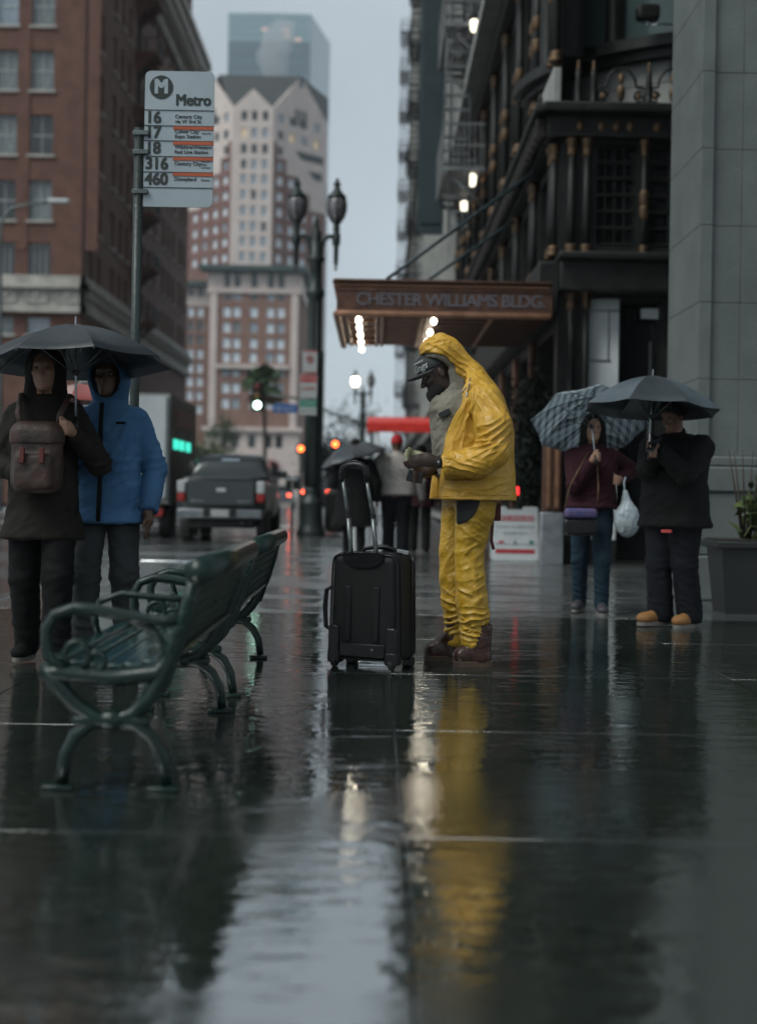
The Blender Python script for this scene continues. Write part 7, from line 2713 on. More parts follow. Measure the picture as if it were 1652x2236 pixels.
    if hair == 'short' or hair == 'beanie':
        def hr(P):
            d = s_ell(P, hc - f * 0.012 * s + u * 0.038 * s, (0.088 * s, 0.112 * s, 0.104 * s))
            return smax(d, -s_ell(P, hc + f * 0.085 * s - u * 0.045 * s, (0.10 * s, 0.09 * s, 0.10 * s)), 0.012)
        sdf('hair', hr, tuple(hc - Vector((0.2, 0.2, 0.2))), tuple(hc + Vector((0.2, 0.2, 0.25))), 0.009, 'hair_black', t_, 1, lambda v: crumple(v, 26, 0.005))
    elif hair == 'long':
        def hr(P):
            d = s_ell(P, hc - f * 0.012 * s + u * 0.034 * s, (0.092 * s, 0.115 * s, 0.108 * s))
            d = smin(d, s_cone(P, hc + V(0.05, 0.03, 0.0), V(0.085, 0.02, 1.36), 0.055 * s, 0.045 * s), 0.05)
            d = smin(d, s_cone(P, hc + V(-0.05, 0.03, 0.0), V(-0.085, 0.02, 1.36), 0.055 * s, 0.045 * s), 0.05)
            d = smin(d, s_cone(P, hc + V(0, 0.05, 0.0), V(0, 0.10, 1.32), 0.07 * s, 0.06 * s), 0.05)
            return smax(d, -s_ell(P, hc + f * 0.09 * s - u * 0.02 * s, (0.072 * s, 0.09 * s, 0.105 * s)), 0.012)
        sdf('hair', hr, tuple(hc - Vector((0.25, 0.25, 0.5))), tuple(hc + Vector((0.25, 0.25, 0.25))), 0.009, 'hair_black', t_, 1, lambda v: crumple(v, 14, 0.007, (2.5, 2.5, 0.5)))
    elif hair == 'cap':
        def hr(P):
            d = s_ell(P, hc - f * 0.010 * s + u * 0.045 * s, (0.09 * s, 0.112 * s, 0.10 * s))
            d = smax(d, -((P[2] - hc.z) - 0.015 * s), 0.01)
            return smin(d, s_ell(P, hc + f * 0.13 * s + u * 0.028 * s, (0.07 * s, 0.075 * s, 0.010)), 0.015)
        sdf('cap', hr, tuple(hc - Vector((0.25, 0.25, 0.2))), tuple(hc + Vector((0.25, 0.25, 0.25))), 0.008, c['cap'], t_, 1)
    return t_, dict(hc=hc, wr=wr, el=el, sh=sh, M=Matrix.Rotation(heading, 3, 'Z'), loc=Vector(loc), s=s)


def umbrella(label, apex, radius, drop, grip, mats, n=8, group='open umbrellas', crook=True):
    """Apex and grip are places in the street; the canopy leans with the shaft."""
    apex, grip = Vector(apex), Vector(grip)
    ax = (apex - grip).normalized()
    t_ = thing('umbrella', label, 'umbrella', grip, 0, group)
    q = ax.to_track_quat('Z', 'Y')
    L_ = (apex - grip).length

    def W(p):
        return q @ Vector(p)

    def zc(r):
        return L_ - drop * (0.25 * r + 0.75 * r * r)
    nr, na = 7, 7
    for k in range(n):
        a0, a1 = 2 * math.pi * k / n, 2 * math.pi * (k + 1) / n
        vs, fs = [], []
        for lay in (0.0, -0.003):
            for i in range(nr):
                r = i / (nr - 1)
                for j in range(na):
                    t = j / (na - 1)
                    bow = math.sin(math.pi * t)
                    a = a0 + (a1 - a0) * t
                    sc = 1 - (1 - math.cos(math.pi / n)) * 0.85 * bow - 0.035 * bow * r ** 3
                    z = zc(r) - 0.035 * drop * bow * r - 0.012 * bow * math.sin(math.pi * r) + lay
                    vs.append(W((radius * r * sc * math.cos(a), radius * r * sc * math.sin(a), z)))
        m_ = nr * na
        for i in range(nr - 1):
            for j in range(na - 1):
                a = i * na + j
                fs.append((a, a + na, a + na + 1, a + 1))
                fs.append((m_ + a, m_ + a + 1, m_ + a + na + 1, m_ + a + na))
        for j in range(na - 1):
            a = (nr - 1) * na + j
            fs.append((a, m_ + a, m_ + a + 1, a + 1))
        MB().add(vs, fs, True).build('panel', mats[k % len(mats)], t_)
        MB().tube([W((radius * r * math.cos(a0), radius * r * math.sin(a0), zc(r) - 0.010)) for r in (0.03, 0.3, 0.6, 0.85, 1.0)], 0.0032, 5).build('rib', 'galv', t_)
        MB().tube([W((0.012 * math.cos(a0), 0.012 * math.sin(a0), L_ - drop * 1.25)), W((radius * 0.5 * math.cos(a0), radius * 0.5 * math.sin(a0), zc(0.5) - 0.014))], 0.003, 5).build('stretcher', 'galv', t_)
    MB().tube([W((0, 0, 0.0)), W((0, 0, L_ + 0.045))], [0.0065, 0.005], 8).build('shaft', 'steel', t_)
    MB().tube([W((0, 0, 0.06)), W((0, 0, -0.06))], [0.012, 0.014], 10).build('handle', 'case_trim', t_)
    MB().tube([W((0, 0, L_ - drop * 1.3)), W((0, 0, L_ - drop * 1.15))], 0.014, 8).build('runner', 'case_trim', t_)
    return t_


def shell_mat(name, c):
    return mat(name, c, 0.42, tuple(v * 0.75 for v in c), 5, bump=0.1, bscale=30)


shell_mat('umb_black', (0.014, 0.019, 0.023))
shell_mat('umb_slate', (0.065, 0.083, 0.096))
shell_mat('umb_slate_dark', (0.030, 0.038, 0.044))
shell_mat('umb_grey', (0.065, 0.07, 0.08))
shell_mat('umb_red', (0.30, 0.07, 0.06))
shell_mat('umb_pink', (0.38, 0.24, 0.22))
shell_mat('cloth_blue', (0.065, 0.155, 0.29))
shell_mat('cloth_olive', (0.016, 0.014, 0.011))
shell_mat('cloth_black', (0.006, 0.0065, 0.0065))
shell_mat('cloth_maroon', (0.030, 0.008, 0.012))
shell_mat('cloth_grey', (0.055, 0.06, 0.061))
shell_mat('denim', (0.014, 0.030, 0.042))
shell_mat('denim_dark', (0.008, 0.009, 0.012))
shell_mat('cloth_stone', (0.44, 0.40, 0.37))
mat('leather_tan', (0.25, 0.115, 0.035), 0.7, (0.17, 0.075, 0.022), 9)
mat('sole_pale', (0.17, 0.155, 0.14), 0.6, scale=10)
mat('sole_dark', (0.03, 0.028, 0.026), 0.7, scale=10)
for nm in ('cloth_blue', 'cloth_olive', 'cloth_black', 'cloth_maroon', 'cloth_grey', 'denim', 'denim_dark', 'cloth_stone'):
    MATS[nm].node_tree.nodes['Principled BSDF'].inputs['Roughness'].default_value = 0.75
    MATS[nm].node_tree.nodes['Principled BSDF'].inputs['Specular IOR Level'].default_value = 0.15

# tartan for one umbrella: crossing bands on the canopy
pm_ = bpy.data.materials.new('umb_plaid')
pm_.use_nodes = True
nt = pm_.node_tree
pb2 = nt.nodes['Principled BSDF']
pb2.inputs['Roughness'].default_value = 0.45
tc = nt.nodes.new('ShaderNodeTexCoord')
prev = None
for dr_, sc_ in (((1, 0, 0), 26), ((0, 1, 0), 26), ((1, 0, 0), 78), ((0, 1, 0), 78)):
    dp = nt.nodes.new('ShaderNodeVectorMath')
    dp.operation = 'DOT_PRODUCT'
    dp.inputs[1].default_value = dr_
    nt.links.new(tc.outputs['Object'], dp.inputs[0])
    mu = nt.nodes.new('ShaderNodeMath')
    mu.operation = 'MULTIPLY'
    mu.inputs[1].default_value = sc_ / 1.6
    nt.links.new(dp.outputs['Value'], mu.inputs[0])
    fr = nt.nodes.new('ShaderNodeMath')
    fr.operation = 'FRACT'
    nt.links.new(mu.outputs['Value'], fr.inputs[0])
    gt_ = nt.nodes.new('ShaderNodeMath')
    gt_.operation = 'GREATER_THAN'
    gt_.inputs[1].default_value = 0.45 if sc_ < 50 else 0.66
    nt.links.new(fr.outputs['Value'], gt_.inputs[0])
    if prev is None:
        prev = gt_.outputs['Value']
    else:
        ad = nt.nodes.new('ShaderNodeMath')
        ad.operation = 'ADD'
        nt.links.new(prev, ad.inputs[0])
        nt.links.new(gt_.outputs['Value'], ad.inputs[1])
        prev = ad.outputs['Value']
dv = nt.nodes.new('ShaderNodeMath')
dv.operation = 'DIVIDE'
dv.inputs[1].default_value = 3.0
nt.links.new(prev, dv.inputs[0])
rp = nt.nodes.new('ShaderNodeValToRGB')
rp.color_ramp.elements[0].color = (0.06, 0.10, 0.115, 1)
rp.color_ramp.elements[1].color = (0.74, 0.80, 0.84, 1)
nt.links.new(dv.outputs['Value'], rp.inputs['Fac'])
nt.links.new(rp.outputs['Color'], pb2.inputs['Base Color'])
trn = nt.nodes.new('ShaderNodeBsdfTranslucent')      # thin cloth lets the sky through
nt.links.new(rp.outputs['Color'], trn.inputs['Color'])
mxs = nt.nodes.new('ShaderNodeMixShader')
mxs.inputs['Fac'].default_value = 0.6
nt.links.new(pb2.outputs['BSDF'], mxs.inputs[1])
nt.links.new(trn.outputs['BSDF'], mxs.inputs[2])
nt.links.new(mxs.outputs['Shader'], nt.nodes['Material Output'].inputs['Surface'])
MATS['umb_plaid'] = pm_

# ---- the couple under one umbrella
d1 = 7.45
g1 = at(166, 935, d1)
lb = Vector((at(92, 1300, 7.6).x, 7.6, 0))
w_, info = figure('dark-haired person in long olive coat wearing a brown backpack in front', lb, R(4), 1.70, {'R': at(48, 1030, 7.4), 'L': at(160, 948, 7.43)}, 0.16, 'light',
                  dict(mat='cloth_olive', hem=0.68, g=0.022, flare=0.035), dict(mat='cloth_black', g=0.02), dict(mat='cloth_black', sole='sole_pale'), 'long', 0.0, -0.05, 0.93, 0.011, 3)
bpk = thing('backpack', 'brown leather backpack worn on the chest of the olive-coated person', 'bag', Vector((at(82, 1000, 7.36).x, 7.36, at(82, 1080, 7.36).z)))
mat('bag_brown', (0.046, 0.020, 0.014), 0.6, (0.014, 0.008, 0.006), 5, bump=0.4, bscale=25)


def bag_fn(P):
    d = s_box(P, (0, 0, 0.19), (0.13, 0.075, 0.18), 0.06)
    return smin(d, s_box(P, (0, -0.06, 0.12), (0.10, 0.05, 0.09), 0.03), 0.015)


sdf('pouch', bag_fn, (-0.2, -0.16, -0.03), (0.2, 0.14, 0.42), 0.011, 'bag_brown', bpk, 1, lambda v: crumple(v, 8, 0.008))
sdf('flap', lambda P: np.maximum(bag_fn(P) - 0.010, np.maximum(0.26 - P[2], P[1] - 0.06)), (-0.2, -0.18, 0.2), (0.2, 0.14, 0.42), 0.011, 'bag_brown', bpk, 1)
for sx in (-1, 1):
    MB().tube([(sx * 0.09, 0.05, 0.33), (sx * 0.11, 0.02, 0.42), (sx * 0.13, 0.16, 0.53), (sx * 0.15, 0.28, 0.50)], 0.016, 6, flat=0.4).build('strap', 'bag_brown', bpk)
    MB().rbox(sx * 0.05 - 0.012, sx * 0.05 + 0.012, -0.128, -0.105, 0.16, 0.24, 0.003, 1).build('buckle_strap', 'strap_red', bpk)
lb2 = Vector((at(231, 1300, 7.95).x, 7.95, 0))
w2_, info2 = figure('person in bright blue hooded rain jacket and grey trousers behind the bench', lb2, R(-3), 1.70, {'R': at(168, 985, 7.75)}, -0.10, 'brown',
                    dict(mat='cloth_blue', hem=0.76, g=0.028, flare=0.04, hood=True), dict(mat='cloth_grey', g=0.018), dict(mat='cloth_black', sole='sole_dark'), 'none', 0.0, 0.0, 0.93, 0.010, 9)
MB().tube([Vector((0.0, -0.162, 1.42)), Vector((0.0, -0.178, 1.30)), Vector((0.0, -0.172, 1.1)), Vector((0.0, -0.182, 0.93)), Vector((0.0, -0.205, 0.77))], 0.013, 6, flat=0.6).build('zip_flap', 'cloth_black', w2_)
MB().rbox(-0.026, 0.026, -0.004, 0.004, -0.007, 0.007, 0.002, 1).build('chest_mark', 'cloth_black', w2_, (0.11, -0.172, 1.31))
umbrella('large black umbrella shared by the couple behind the bench', at(166, 709, 7.5), 0.505, 0.21, g1, ['umb_black'])

# ---- people farther back under a reddish umbrella
w3_, i3 = figure('person half hidden between the couple, under the reddish umbrella', Vector((at(172, 1200, 13.5).x, 13.5, 0)), 0, 1.66, {'R': at(176, 960, 13.3)}, 0.1, 'tan',
                 dict(mat='cloth_black', hem=0.7, g=0.03), dict(mat='cloth_black', g=0.015), dict(mat='cloth_black', sole='sole_dark'), 'short', 0, 0, 1.0, 0.014, 5)
umbrella('small red and pink umbrella seen between the couple\'s heads', at(176, 838, 13.2), 0.46, 0.17, at(176, 965, 13.2), ['umb_red', 'umb_pink'])

# ---- woman with tartan umbrella
d3 = 11.6
gw = at(1299, 1000, d3 - 0.28)
w4_, i4 = figure('smiling woman in maroon jacket and jeans holding a tartan umbrella', Vector((at(1288, 1300, d3).x, d3, 0)), R(-12), 1.62, {'R': gw + Vector((-0.02, 0.06, -0.03)), 'L': at(1352, 1045, d3 - 0.05)}, 0.10, 'light',
                 dict(mat='cloth_maroon', hem=0.86, g=0.030, flare=0.02), dict(mat='denim', g=0.012, ank=0.046), dict(mat=mat('trainer', (0.035, 0.035, 0.04), 0.6, (0.14, 0.02, 0.02), 16, contrast=(0.3, 0.45)), sole='sole_pale'), 'long', 0.2, 0.05, 1.0, 0.011, 4)
umbrella('tartan umbrella in green and white checks over the woman in maroon', at(1283, 868, d3 + 0.05), 0.49, 0.24, gw, ['umb_plaid'])
pbg = thing('plastic_bag', 'full white plastic carrier bag hanging from the woman\'s arm', 'bag', at(1367, 1172, d3 - 0.12))
mat('poly_white', (0.42, 0.47, 0.50), 0.35, (0.28, 0.32, 0.34), 9)
sdf('sack', lambda P: smin(s_ell(P, (0, 0, 0.13), (0.098, 0.075, 0.13)), s_cone(P, (0, 0, 0.22), (-0.02, 0, 0.36), 0.05, 0.016), 0.05), (-0.15, -0.12, -0.03), (0.15, 0.12, 0.42), 0.009, 'poly_white', pbg, 1, lambda v: crumple(v, 11, 0.014, (2, 2, 0.6)) + crumple(v, 28, 0.004))
MB().tube([(-0.02, 0, 0.35), (-0.03, 0.0, 0.44), (-0.015, 0.02, 0.48)], 0.008, 6).build('handle', 'poly_white', pbg)
hbg = thing('handbag', 'black crossbody bag with blue purple pattern on the woman\'s hip', 'bag', at(1266, 1145, d3 - 0.22))
MB().rbox(-0.14, 0.14, -0.05, 0.05, -0.09, 0.045, 0.03, 3).build('body', 'case_trim', hbg)
mat('scarf_print', (0.03, 0.045, 0.14), 0.6, (0.10, 0.06, 0.13), 22)
MB().rbox(-0.13, 0.13, -0.055, 0.045, 0.046, 0.13, 0.03, 3).build('patterned_pouch', 'scarf_print', hbg)
MB().tube([(-0.13, 0, 0.12), (-0.09, 0.0, 0.3), (0.05, 0.05, 0.56), (0.1, 0.16, 0.6)], 0.007, 6).build('strap', 'gold', hbg)
MB().tube([(0.13, 0, 0.12), (0.14, 0.0, 0.3), (0.13, 0.05, 0.5), (0.12, 0.16, 0.6)], 0.007, 6).build('strap', 'gold', hbg)

# ---- man in black with tan boots
d4 = 10.55
gm_ = at(1416, 985, d4 - 0.35)
w5_, i5 = figure('stocky man in black jacket and tan boots under a slate umbrella, hands at his chest', Vector((at(1468, 1300, d4).x, d4, 0)), R(-48), 1.68, {'R': gm_ + Vector((0.03, 0.05, -0.03)), 'L': at(1437, 982, d4 - 0.30)}, -0.06, 'tan',
                 dict(mat='cloth_black', hem=0.74, g=0.036, flare=0.012), dict(mat='denim_dark', g=0.035, ank=0.06), dict(mat='leather_tan', sole='sole_pale', shaft=0.10, size=1.22), 'short', -0.1, -0.32, 1.34, 0.011, 6)
umbrella('slate grey umbrella over the man in tan boots', at(1424, 820, d4 - 0.3), 0.50, 0.25, gm_, ['umb_slate', 'umb_slate', 'umb_slate_dark'])
MB().rbox(-0.045, 0.045, -0.01, 0.01, -0.012, 0.012, 0.003, 1).build('pocket_mark', 'sign_red', w5_, (0.08, -0.20, 0.71))
phn = tag(MB().rbox(-0.036, 0.036, -0.005, 0.005, -0.07, 0.07, 0.006, 2).build('phone', 'dark_glass', None, at(1425, 970, d4 - 0.37), (R(-40), 0, R(-48))), 'dark phone held by the man in tan boots', 'phone')

# ---- walkers with their backs to us
d5 = 20.9
w6_, i6 = figure('man in red cap and pale stone jacket walking away', Vector((at(862, 1214, d5).x, d5, 0)), R(180), 1.80, None, 0.10, 'brown',
                 dict(mat='cloth_stone', hem=0.93, g=0.032, flare=0.0, cap=mat('cap_red', (0.50, 0.012, 0.018), 0.7, scale=20)), dict(mat='denim_dark', g=0.03, ank=0.06), dict(mat='cloth_black', sole='sole_dark'), 'cap', 0, 0, 1.36, 0.016, 8)
d6 = 20.6
w7_, i7 = figure('walker in long black coat with umbrella, back turned, beyond the suitcase handle', Vector((at(772, 1210, d6).x, d6, 0)), R(180), 1.72, {'L': at(752, 1040, d6 + 0.2)}, 0.12, 'tan',
                 dict(mat='cloth_black', hem=0.47, g=0.04, flare=0.06), dict(mat='cloth_black', g=0.012), dict(mat='cloth_black', sole='sole_dark'), 'short', 0, 0, 1.22, 0.016, 2)
umbrella('grey umbrella tilted left over the black-coated walker', at(762, 964, d6 + 0.1), 0.50, 0.26, at(790, 1060, d6 + 0.1), ['umb_grey', 'umb_slate', 'umb_grey', 'umb_slate_dark'])
w8_, i8 = figure('dark-coated pedestrian half hidden behind the man in yellow', Vector((at(915, 1205, 23.0).x, 23.0, 0)), R(180), 1.74, None, 0.1, 'tan',
                 dict(mat='cloth_maroon', hem=0.75, g=0.03), dict(mat='cloth_black', g=0.015), dict(mat='cloth_black', sole='sole_dark'), 'short', 0, 0, 1.0, 0.018, 12)


# ------------------------------------------------------------------ vehicles
ZR = -0.13


def paint(name, c, metal=0.3):
    return mat(name, c, 0.28, tuple(v * 0.8 for v in c), 2.0, metal=metal, coat=0.5)


paint('paint_grey', (0.034, 0.042, 0.042))
paint('paint_silver', (0.32, 0.34, 0.36))
paint('paint_dark', (0.03, 0.032, 0.036))
mat('truck_box', (0.17, 0.175, 0.16), 0.5, (0.11, 0.115, 0.105), 1.2)
mat('truck_white', (0.50, 0.53, 0.54), 0.5, (0.40, 0.43, 0.44), 1.5)
mat('tail_red', (0.30, 0.012, 0.010), 0.2, scale=8)
emat('tail_lit', (0.7, 0.03, 0.02), 0.25)
emat('brake_lit', (1.0, 0.10, 0.05), 5)
mat('lens_white', (0.50, 0.52, 0.53), 0.2, scale=8)


def wheel(parent, x, y, r, w):
    wo_ = MB().lathe([(r * 0.72, -w / 2), (r * 0.97, -w / 2 + 0.01), (r, -w / 4), (r, w / 4), (r * 0.97, w / 2 - 0.01), (r * 0.72, w / 2)], 24).build('wheel', 'rubber', parent, (x, y, r), (0, R(90), 0))
    MB().lathe([(r * 0.68, -w / 2 + 0.02), (r * 0.70, w / 2 - 0.03), (r * 0.2, w / 2 - 0.01)], 18).build('rim', 'steel', wo_)
    return wo_


def hull(sections, closed_ends=True):
    """Loft rounded boxes: (y, z0, z1, half width at foot, half width at top)."""
    m = MB()
    n = 16
    vs, fs = [], []
    for (y, z0, z1, w0, w1) in sections:
        pts = []
        for k in range(n):
            t = 2 * math.pi * (k + 0.5) / n
            c, s = math.cos(t), math.sin(t)
            cx = math.copysign(abs(c) ** 0.32, c)
            sz = math.copysign(abs(s) ** 0.32, s)
            zz = (z0 + z1) / 2 + sz * (z1 - z0) / 2
            w = w0 + (w1 - w0) * (zz - z0) / max(z1 - z0, 1e-4)
            pts.append((cx * w, y, zz))
        vs += pts
    for i in range(len(sections) - 1):
        for k in range(n):
            k2 = (k + 1) % n
            fs.append((i * n + k, i * n + k2, (i + 1) * n + k2, (i + 1) * n + k))
    fs += [tuple(reversed(range(n))), tuple((len(sections) - 1) * n + k for k in range(n))]
    return m.add(vs, fs, True)


# pickup parked at the kerb, tail toward us
pk = thing('pickup_truck', 'dark grey pickup truck parked at the kerb, tailgate toward us', 'truck', (-3.22, 29.4, ZR))
W = 0.93
gz_ = -ZR
body = hull([(0.10, 0.52, 1.33, W - 0.02, W - 0.04), (0.16, 0.50, 1.36, W, W - 0.03), (1.7, 0.50, 1.36, W, W - 0.03), (1.72, 0.45, 1.36, W, W - 0.03), (3.6, 0.45, 1.34, W, W - 0.04), (5.1, 0.45, 1.22, W - 0.02, W - 0.08), (5.3, 0.5, 1.05, W - 0.12, W - 0.16)])
body.build('body', 'paint_grey', pk)
MB().rbox(-W + 0.10, W - 0.10, 0.25, 1.62, 1.30, 1.372, 0.02, 2).build('bed_cover', 'iron_dull', pk)
cab = hull([(1.75, 1.30, 1.40, W - 0.05, W - 0.07), (1.80, 1.30, 1.60, W - 0.05, W - 0.15), (1.98, 1.30, 1.86, W - 0.05, W - 0.22), (2.6, 1.30, 1.90, W - 0.05, W - 0.22), (3.4, 1.30, 1.86, W - 0.05, W - 0.22), (4.2, 1.25, 1.32, W - 0.06, W - 0.10)])
co_ = cab.build('cab', 'paint_grey', pk)
sl = math.atan2(0.19, 0.44)


def cab_pane(name, x0, x1, m_):
    a = 0.07
    vs = [(x0, 1.772, 1.42), (x1, 1.772, 1.42), (x1 * 0.87, 1.935, 1.80), (x0 * 0.87, 1.935, 1.80)]
    vs2 = [(p[0], p[1] - 0.012, p[2]) for p in vs]
    MB().add(vs2 + vs, [(0, 1, 2, 3), (7, 6, 5, 4), (0, 4, 5, 1), (1, 5, 6, 2), (2, 6, 7, 3), (3, 7, 4, 0)]).build(name, m_, co_)


cab_pane('rear_window', -0.76, -0.24, 'dark_glass')
cab_pane('rear_window', -0.22, 0.22, 'pane_sky')  # middle pane's pale reflection comes from its base colour
cab_pane('rear_window', 0.24, 0.76, 'dark_glass')
MB().rbox(-0.2, 0.2, 1.90, 1.99, 1.815, 1.85, 0.01, 1).build('third_brake_light', 'iron', co_)
MB().rbox(-0.70, 0.70, 0.065, 0.12, 0.76, 1.30, 0.03, 3).build('tailgate', 'paint_grey', pk)
MB().rbox(-0.72, 0.72, 0.055, 0.16, 1.305, 1.345, 0.015, 2).build('tailgate_lip', 'paint_dark', pk)
MB().rbox(-0.10, 0.10, 0.05, 0.064, 1.05, 1.13, 0.01, 2).build('tailgate_handle', 'lens_white', pk)
MB().rbox(-0.62, -0.34, 0.055, 0.064, 0.84, 0.875, 0.004, 1).build('badge', 'chrome', pk)
MB().rbox(0.34, 0.62, 0.055, 0.064, 0.84, 0.875, 0.004, 1).build('badge', 'chrome', pk)
bmp = MB().rbox(-W + 0.04, W - 0.04, -0.10, 0.14, 0.50, 0.70, 0.04, 3).build('bumper', 'chrome', pk)
MB().rbox(-0.17, 0.17, -0.115, -0.101, 0.54, 0.67, 0.004, 1).build('licence_plate', 'sign_white', bmp)
for sx in (-1, 1):
    MB().rbox(sx * 0.27 - 0.07, sx * 0.27 + 0.07, -0.112, -0.1005, 0.53, 0.70, 0.006, 1).build('step_recess', 'iron', bmp)
    xa = sx * (W - 0.105)
    tl = MB().rbox(xa - 0.085, xa + 0.085, 0.055, 0.2, 1.02, 1.28, 0.03, 3).build('tail_light', 'lens_white', pk)
    MB().rbox(xa - 0.087, xa + 0.087, 0.052, 0.2, 0.84, 1.018, 0.03, 3).build('red_lens', 'tail_red', tl)
    for y in (1.0, 4.35):
        wheel(pk, sx * (W - 0.12), y, 0.37, 0.25)
    MB().rbox(sx * (W + 0.12) - 0.11, sx * (W + 0.12) + 0.11, 3.25, 3.4, 1.38, 1.55, 0.04, 2).build('mirror', 'paint_dark', pk)
    MB().rbox(sx * (W - 0.02) - 0.02, sx * (W - 0.02) + 0.02, 2.0, 3.3, 1.42, 1.74, 0.01, 1).build('side_window', 'dark_glass', co_)
MB().rbox(-0.7, 0.7, 0.2, 4.9, 0.3, 0.5, 0.05, 1).build('chassis', 'iron', pk)
MB().tube([(0.45, 0.02, 0.42), (0.45, 0.6, 0.42)], 0.035, 8).build('exhaust', 'galv', pk)

# box truck in the next lane
bx = thing('box_truck', 'grey box truck with green light panels beside the pickup', 'truck', (-5.58, 31, ZR))
MB().rbox(-1.08, 1.08, 0, 4.3, 0.75, 3.18, 0.03, 2).build('cargo_box', 'truck_box', bx)
MB().rbox(-1.05, 1.05, -0.035, -0.002, 0.9, 3.12, 0.01, 2).build('rear_door', 'truck_white', bx)
for x in (-1.0, 0.0, 1.0):
    MB().rbox(x - 0.03, x + 0.03, -0.06, -0.036, 0.9, 3.1, 0.005, 1).build('door_post', 'galv', bx)
for y0 in (0.35, 1.3, 2.4):
    MB().rbox(1.085, 1.10, y0, y0 + 0.75, 1.98, 2.2, 0.004, 1).build('light_panel', emat('teal_led', (0.05, 0.75, 0.55), 0.9), bx)
for y0 in np.arange(0.2, 4.2, 0.5):
    MB().box(1.081, 1.092, y0, y0 + 0.05, 0.8, 3.1).build('panel_rib', 'truck_box', bx)
MB().rbox(1.084, 1.096, 0.6, 3.4, 2.5, 2.9, 0.004, 1).build('painted_panel', mat('panel_rust', (0.22, 0.10, 0.07), 0.5, scale=3), bx)
hull([(4.35, 0.6, 2.3, 1.0, 0.95), (4.9, 0.6, 2.35, 1.0, 0.92), (5.6, 0.6, 2.2, 1.0, 0.9), (6.1, 0.6, 1.4, 0.98, 0.92), (6.5, 0.6, 1.3, 0.9, 0.85)]).build('cab', 'truck_white', bx)
MB().rbox(-0.95, 0.95, -0.12, 0.1, 0.45, 0.72, 0.03, 2).build('rear_bumper', 'iron', bx)
MB().rbox(-0.8, 0.8, 0.1, 6.0, 0.5, 0.75, 0.03, 1).build('chassis', 'iron', bx)
for sx in (-1, 1):
    for y in (0.95, 5.4):
        wheel(bx, sx * 0.9, y, 0.42, 0.3)
    MB().rbox(sx * 0.85 - 0.1, sx * 0.85 + 0.1, -0.13, -0.121, 0.5, 0.66, 0.01, 1).build('tail_light', 'tail_red', bx)


def sedan(label, x, y, paint_, brake, tall=0.0):
    c = thing('parked_car', label, 'car', (x, y, ZR), 0, 'cars farther down the street')
    hull([(0.0, 0.35, 0.95 + tall, 0.72, 0.7), (0.12, 0.30, 1.02 + tall, 0.86, 0.82), (1.0, 0.28, 1.05 + tall, 0.89, 0.85), (3.4, 0.28, 1.0 + tall, 0.89, 0.85), (4.3, 0.3, 0.85 + tall * 0.6, 0.85, 0.78), (4.5, 0.4, 0.7, 0.7, 0.66)]).build('body', paint_, c)
    hull([(0.35, 0.95 + tall, 1.06 + tall, 0.74, 0.70), (0.95, 0.95 + tall, 1.45 + tall, 0.78, 0.58), (2.2, 0.95 + tall, 1.48 + tall, 0.78, 0.58), (3.3, 0.95 + tall, 1.02 + tall, 0.76, 0.70)]).build('cabin', 'dark_glass', c)
    MB().rbox(-0.56, 0.56, 0.95, 2.2, 1.46 + tall, 1.50 + tall, 0.015, 2).build('roof', paint_, c)
    MB().rbox(-0.85, 0.85, -0.06, 0.12, 0.35, 0.58, 0.04, 2).build('bumper', paint_, c)
    MB().rbox(-0.18, 0.18, -0.02, -0.002, 0.66, 0.78, 0.004, 1).build('licence_plate', 'sign_white', c)
    for sx in (-1, 1):
        MB().rbox(sx * 0.64 - 0.13, sx * 0.64 + 0.13, -0.03, 0.15, 0.76 + tall, 0.92 + tall, 0.03, 2).build('tail_light', brake, c)
        for yy in (0.85, 3.6):
            wheel(c, sx * 0.78, yy, 0.32, 0.2)
    return c


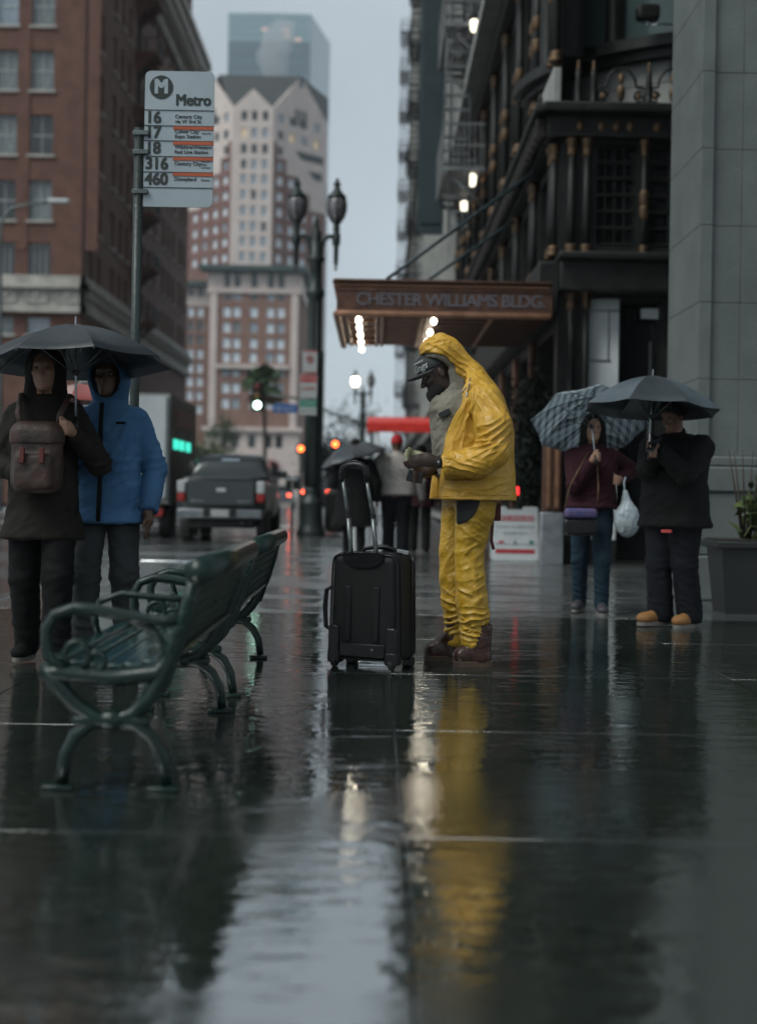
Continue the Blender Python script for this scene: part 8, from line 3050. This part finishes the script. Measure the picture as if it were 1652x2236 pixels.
sedan('silver car with lit brake lights between the pickup and the street lamp', at(612, 1070, 100).x, 100, 'paint_silver', 'brake_lit')
sedan('dark tall car with red brake lights behind the street lamp', at(690, 1060, 70).x, 70, 'paint_dark', 'brake_lit', 0.25)
sedan('dark car far off in the outer lane beyond the box truck', at(500, 1070, 90).x - 2.0, 90, 'paint_dark', 'tail_red')
ri = tag(MB().rbox(-0.02, 0.02, -0.02, 0.02, -0.06, 0.06, 0.01, 1).build('indicator_lamp', emat('indicator_red', (1.0, 0.03, 0.03), 1.6), None, at(1129, 1072, 20.2)), 'tiny red indicator lamp behind the man in yellow', 'lamp')


# ------------------------------------------------------------------ rain haze
hz_ = MB().box(-950, 950, -250, 1950, -1.2, 240)
hm = bpy.data.materials.new('rain_haze')
hm.use_nodes = True
hn = hm.node_tree
hn.nodes.clear()
out = hn.nodes.new('ShaderNodeOutputMaterial')
pv = hn.nodes.new('ShaderNodeVolumePrincipled')
pv.inputs['Color'].default_value = (0.86, 0.92, 1.0, 1)
pv.inputs['Density'].default_value = 0.00025
pv.inputs['Anisotropy'].default_value = 0.0
hn.links.new(pv.outputs['Volume'], out.inputs['Volume'])
MATS['rain_haze'] = hm
struct(hz_.build('haze', 'rain_haze'), 'stuff')

# steam rising from the roof vents before the glass tower
spts = [at(600, 150, 600), at(596, 120, 600), at(602, 98, 600), at(612, 78, 600), at(628, 58, 600)]
srad = [5.0, 5.5, 6.0, 5.0, 3.0]
so_ = spts[0].copy()


def steam_fn(P):
    d = None
    for a, b, ra, rb in zip(spts, spts[1:], srad, srad[1:]):
        s_ = s_cone(P, a - so_, b - so_, ra, rb)
        d = s_ if d is None else smin(d, s_, 2.0)
    return d


sv, sf = sdf_arrays(steam_fn, (-12, -9, -8), (16, 9, 26), 1.0, 1, lambda v: crumple(v, 0.16, 2.6) + crumple(v, 0.4, 0.8))
stm = bpy.data.materials.new('steam')
stm.use_nodes = True
stn = stm.node_tree
stn.nodes.clear()
o2 = stn.nodes.new('ShaderNodeOutputMaterial')
pv2 = stn.nodes.new('ShaderNodeVolumePrincipled')
pv2.inputs['Color'].default_value = (0.95, 0.97, 1.0, 1)
pv2.inputs['Density'].default_value = 0.07
stn.links.new(pv2.outputs['Volume'], o2.inputs['Volume'])
MATS['steam'] = stm
struct(ob('steam', arr_mesh('steam', sv, sf), 'steam', None, so_), 'stuff')
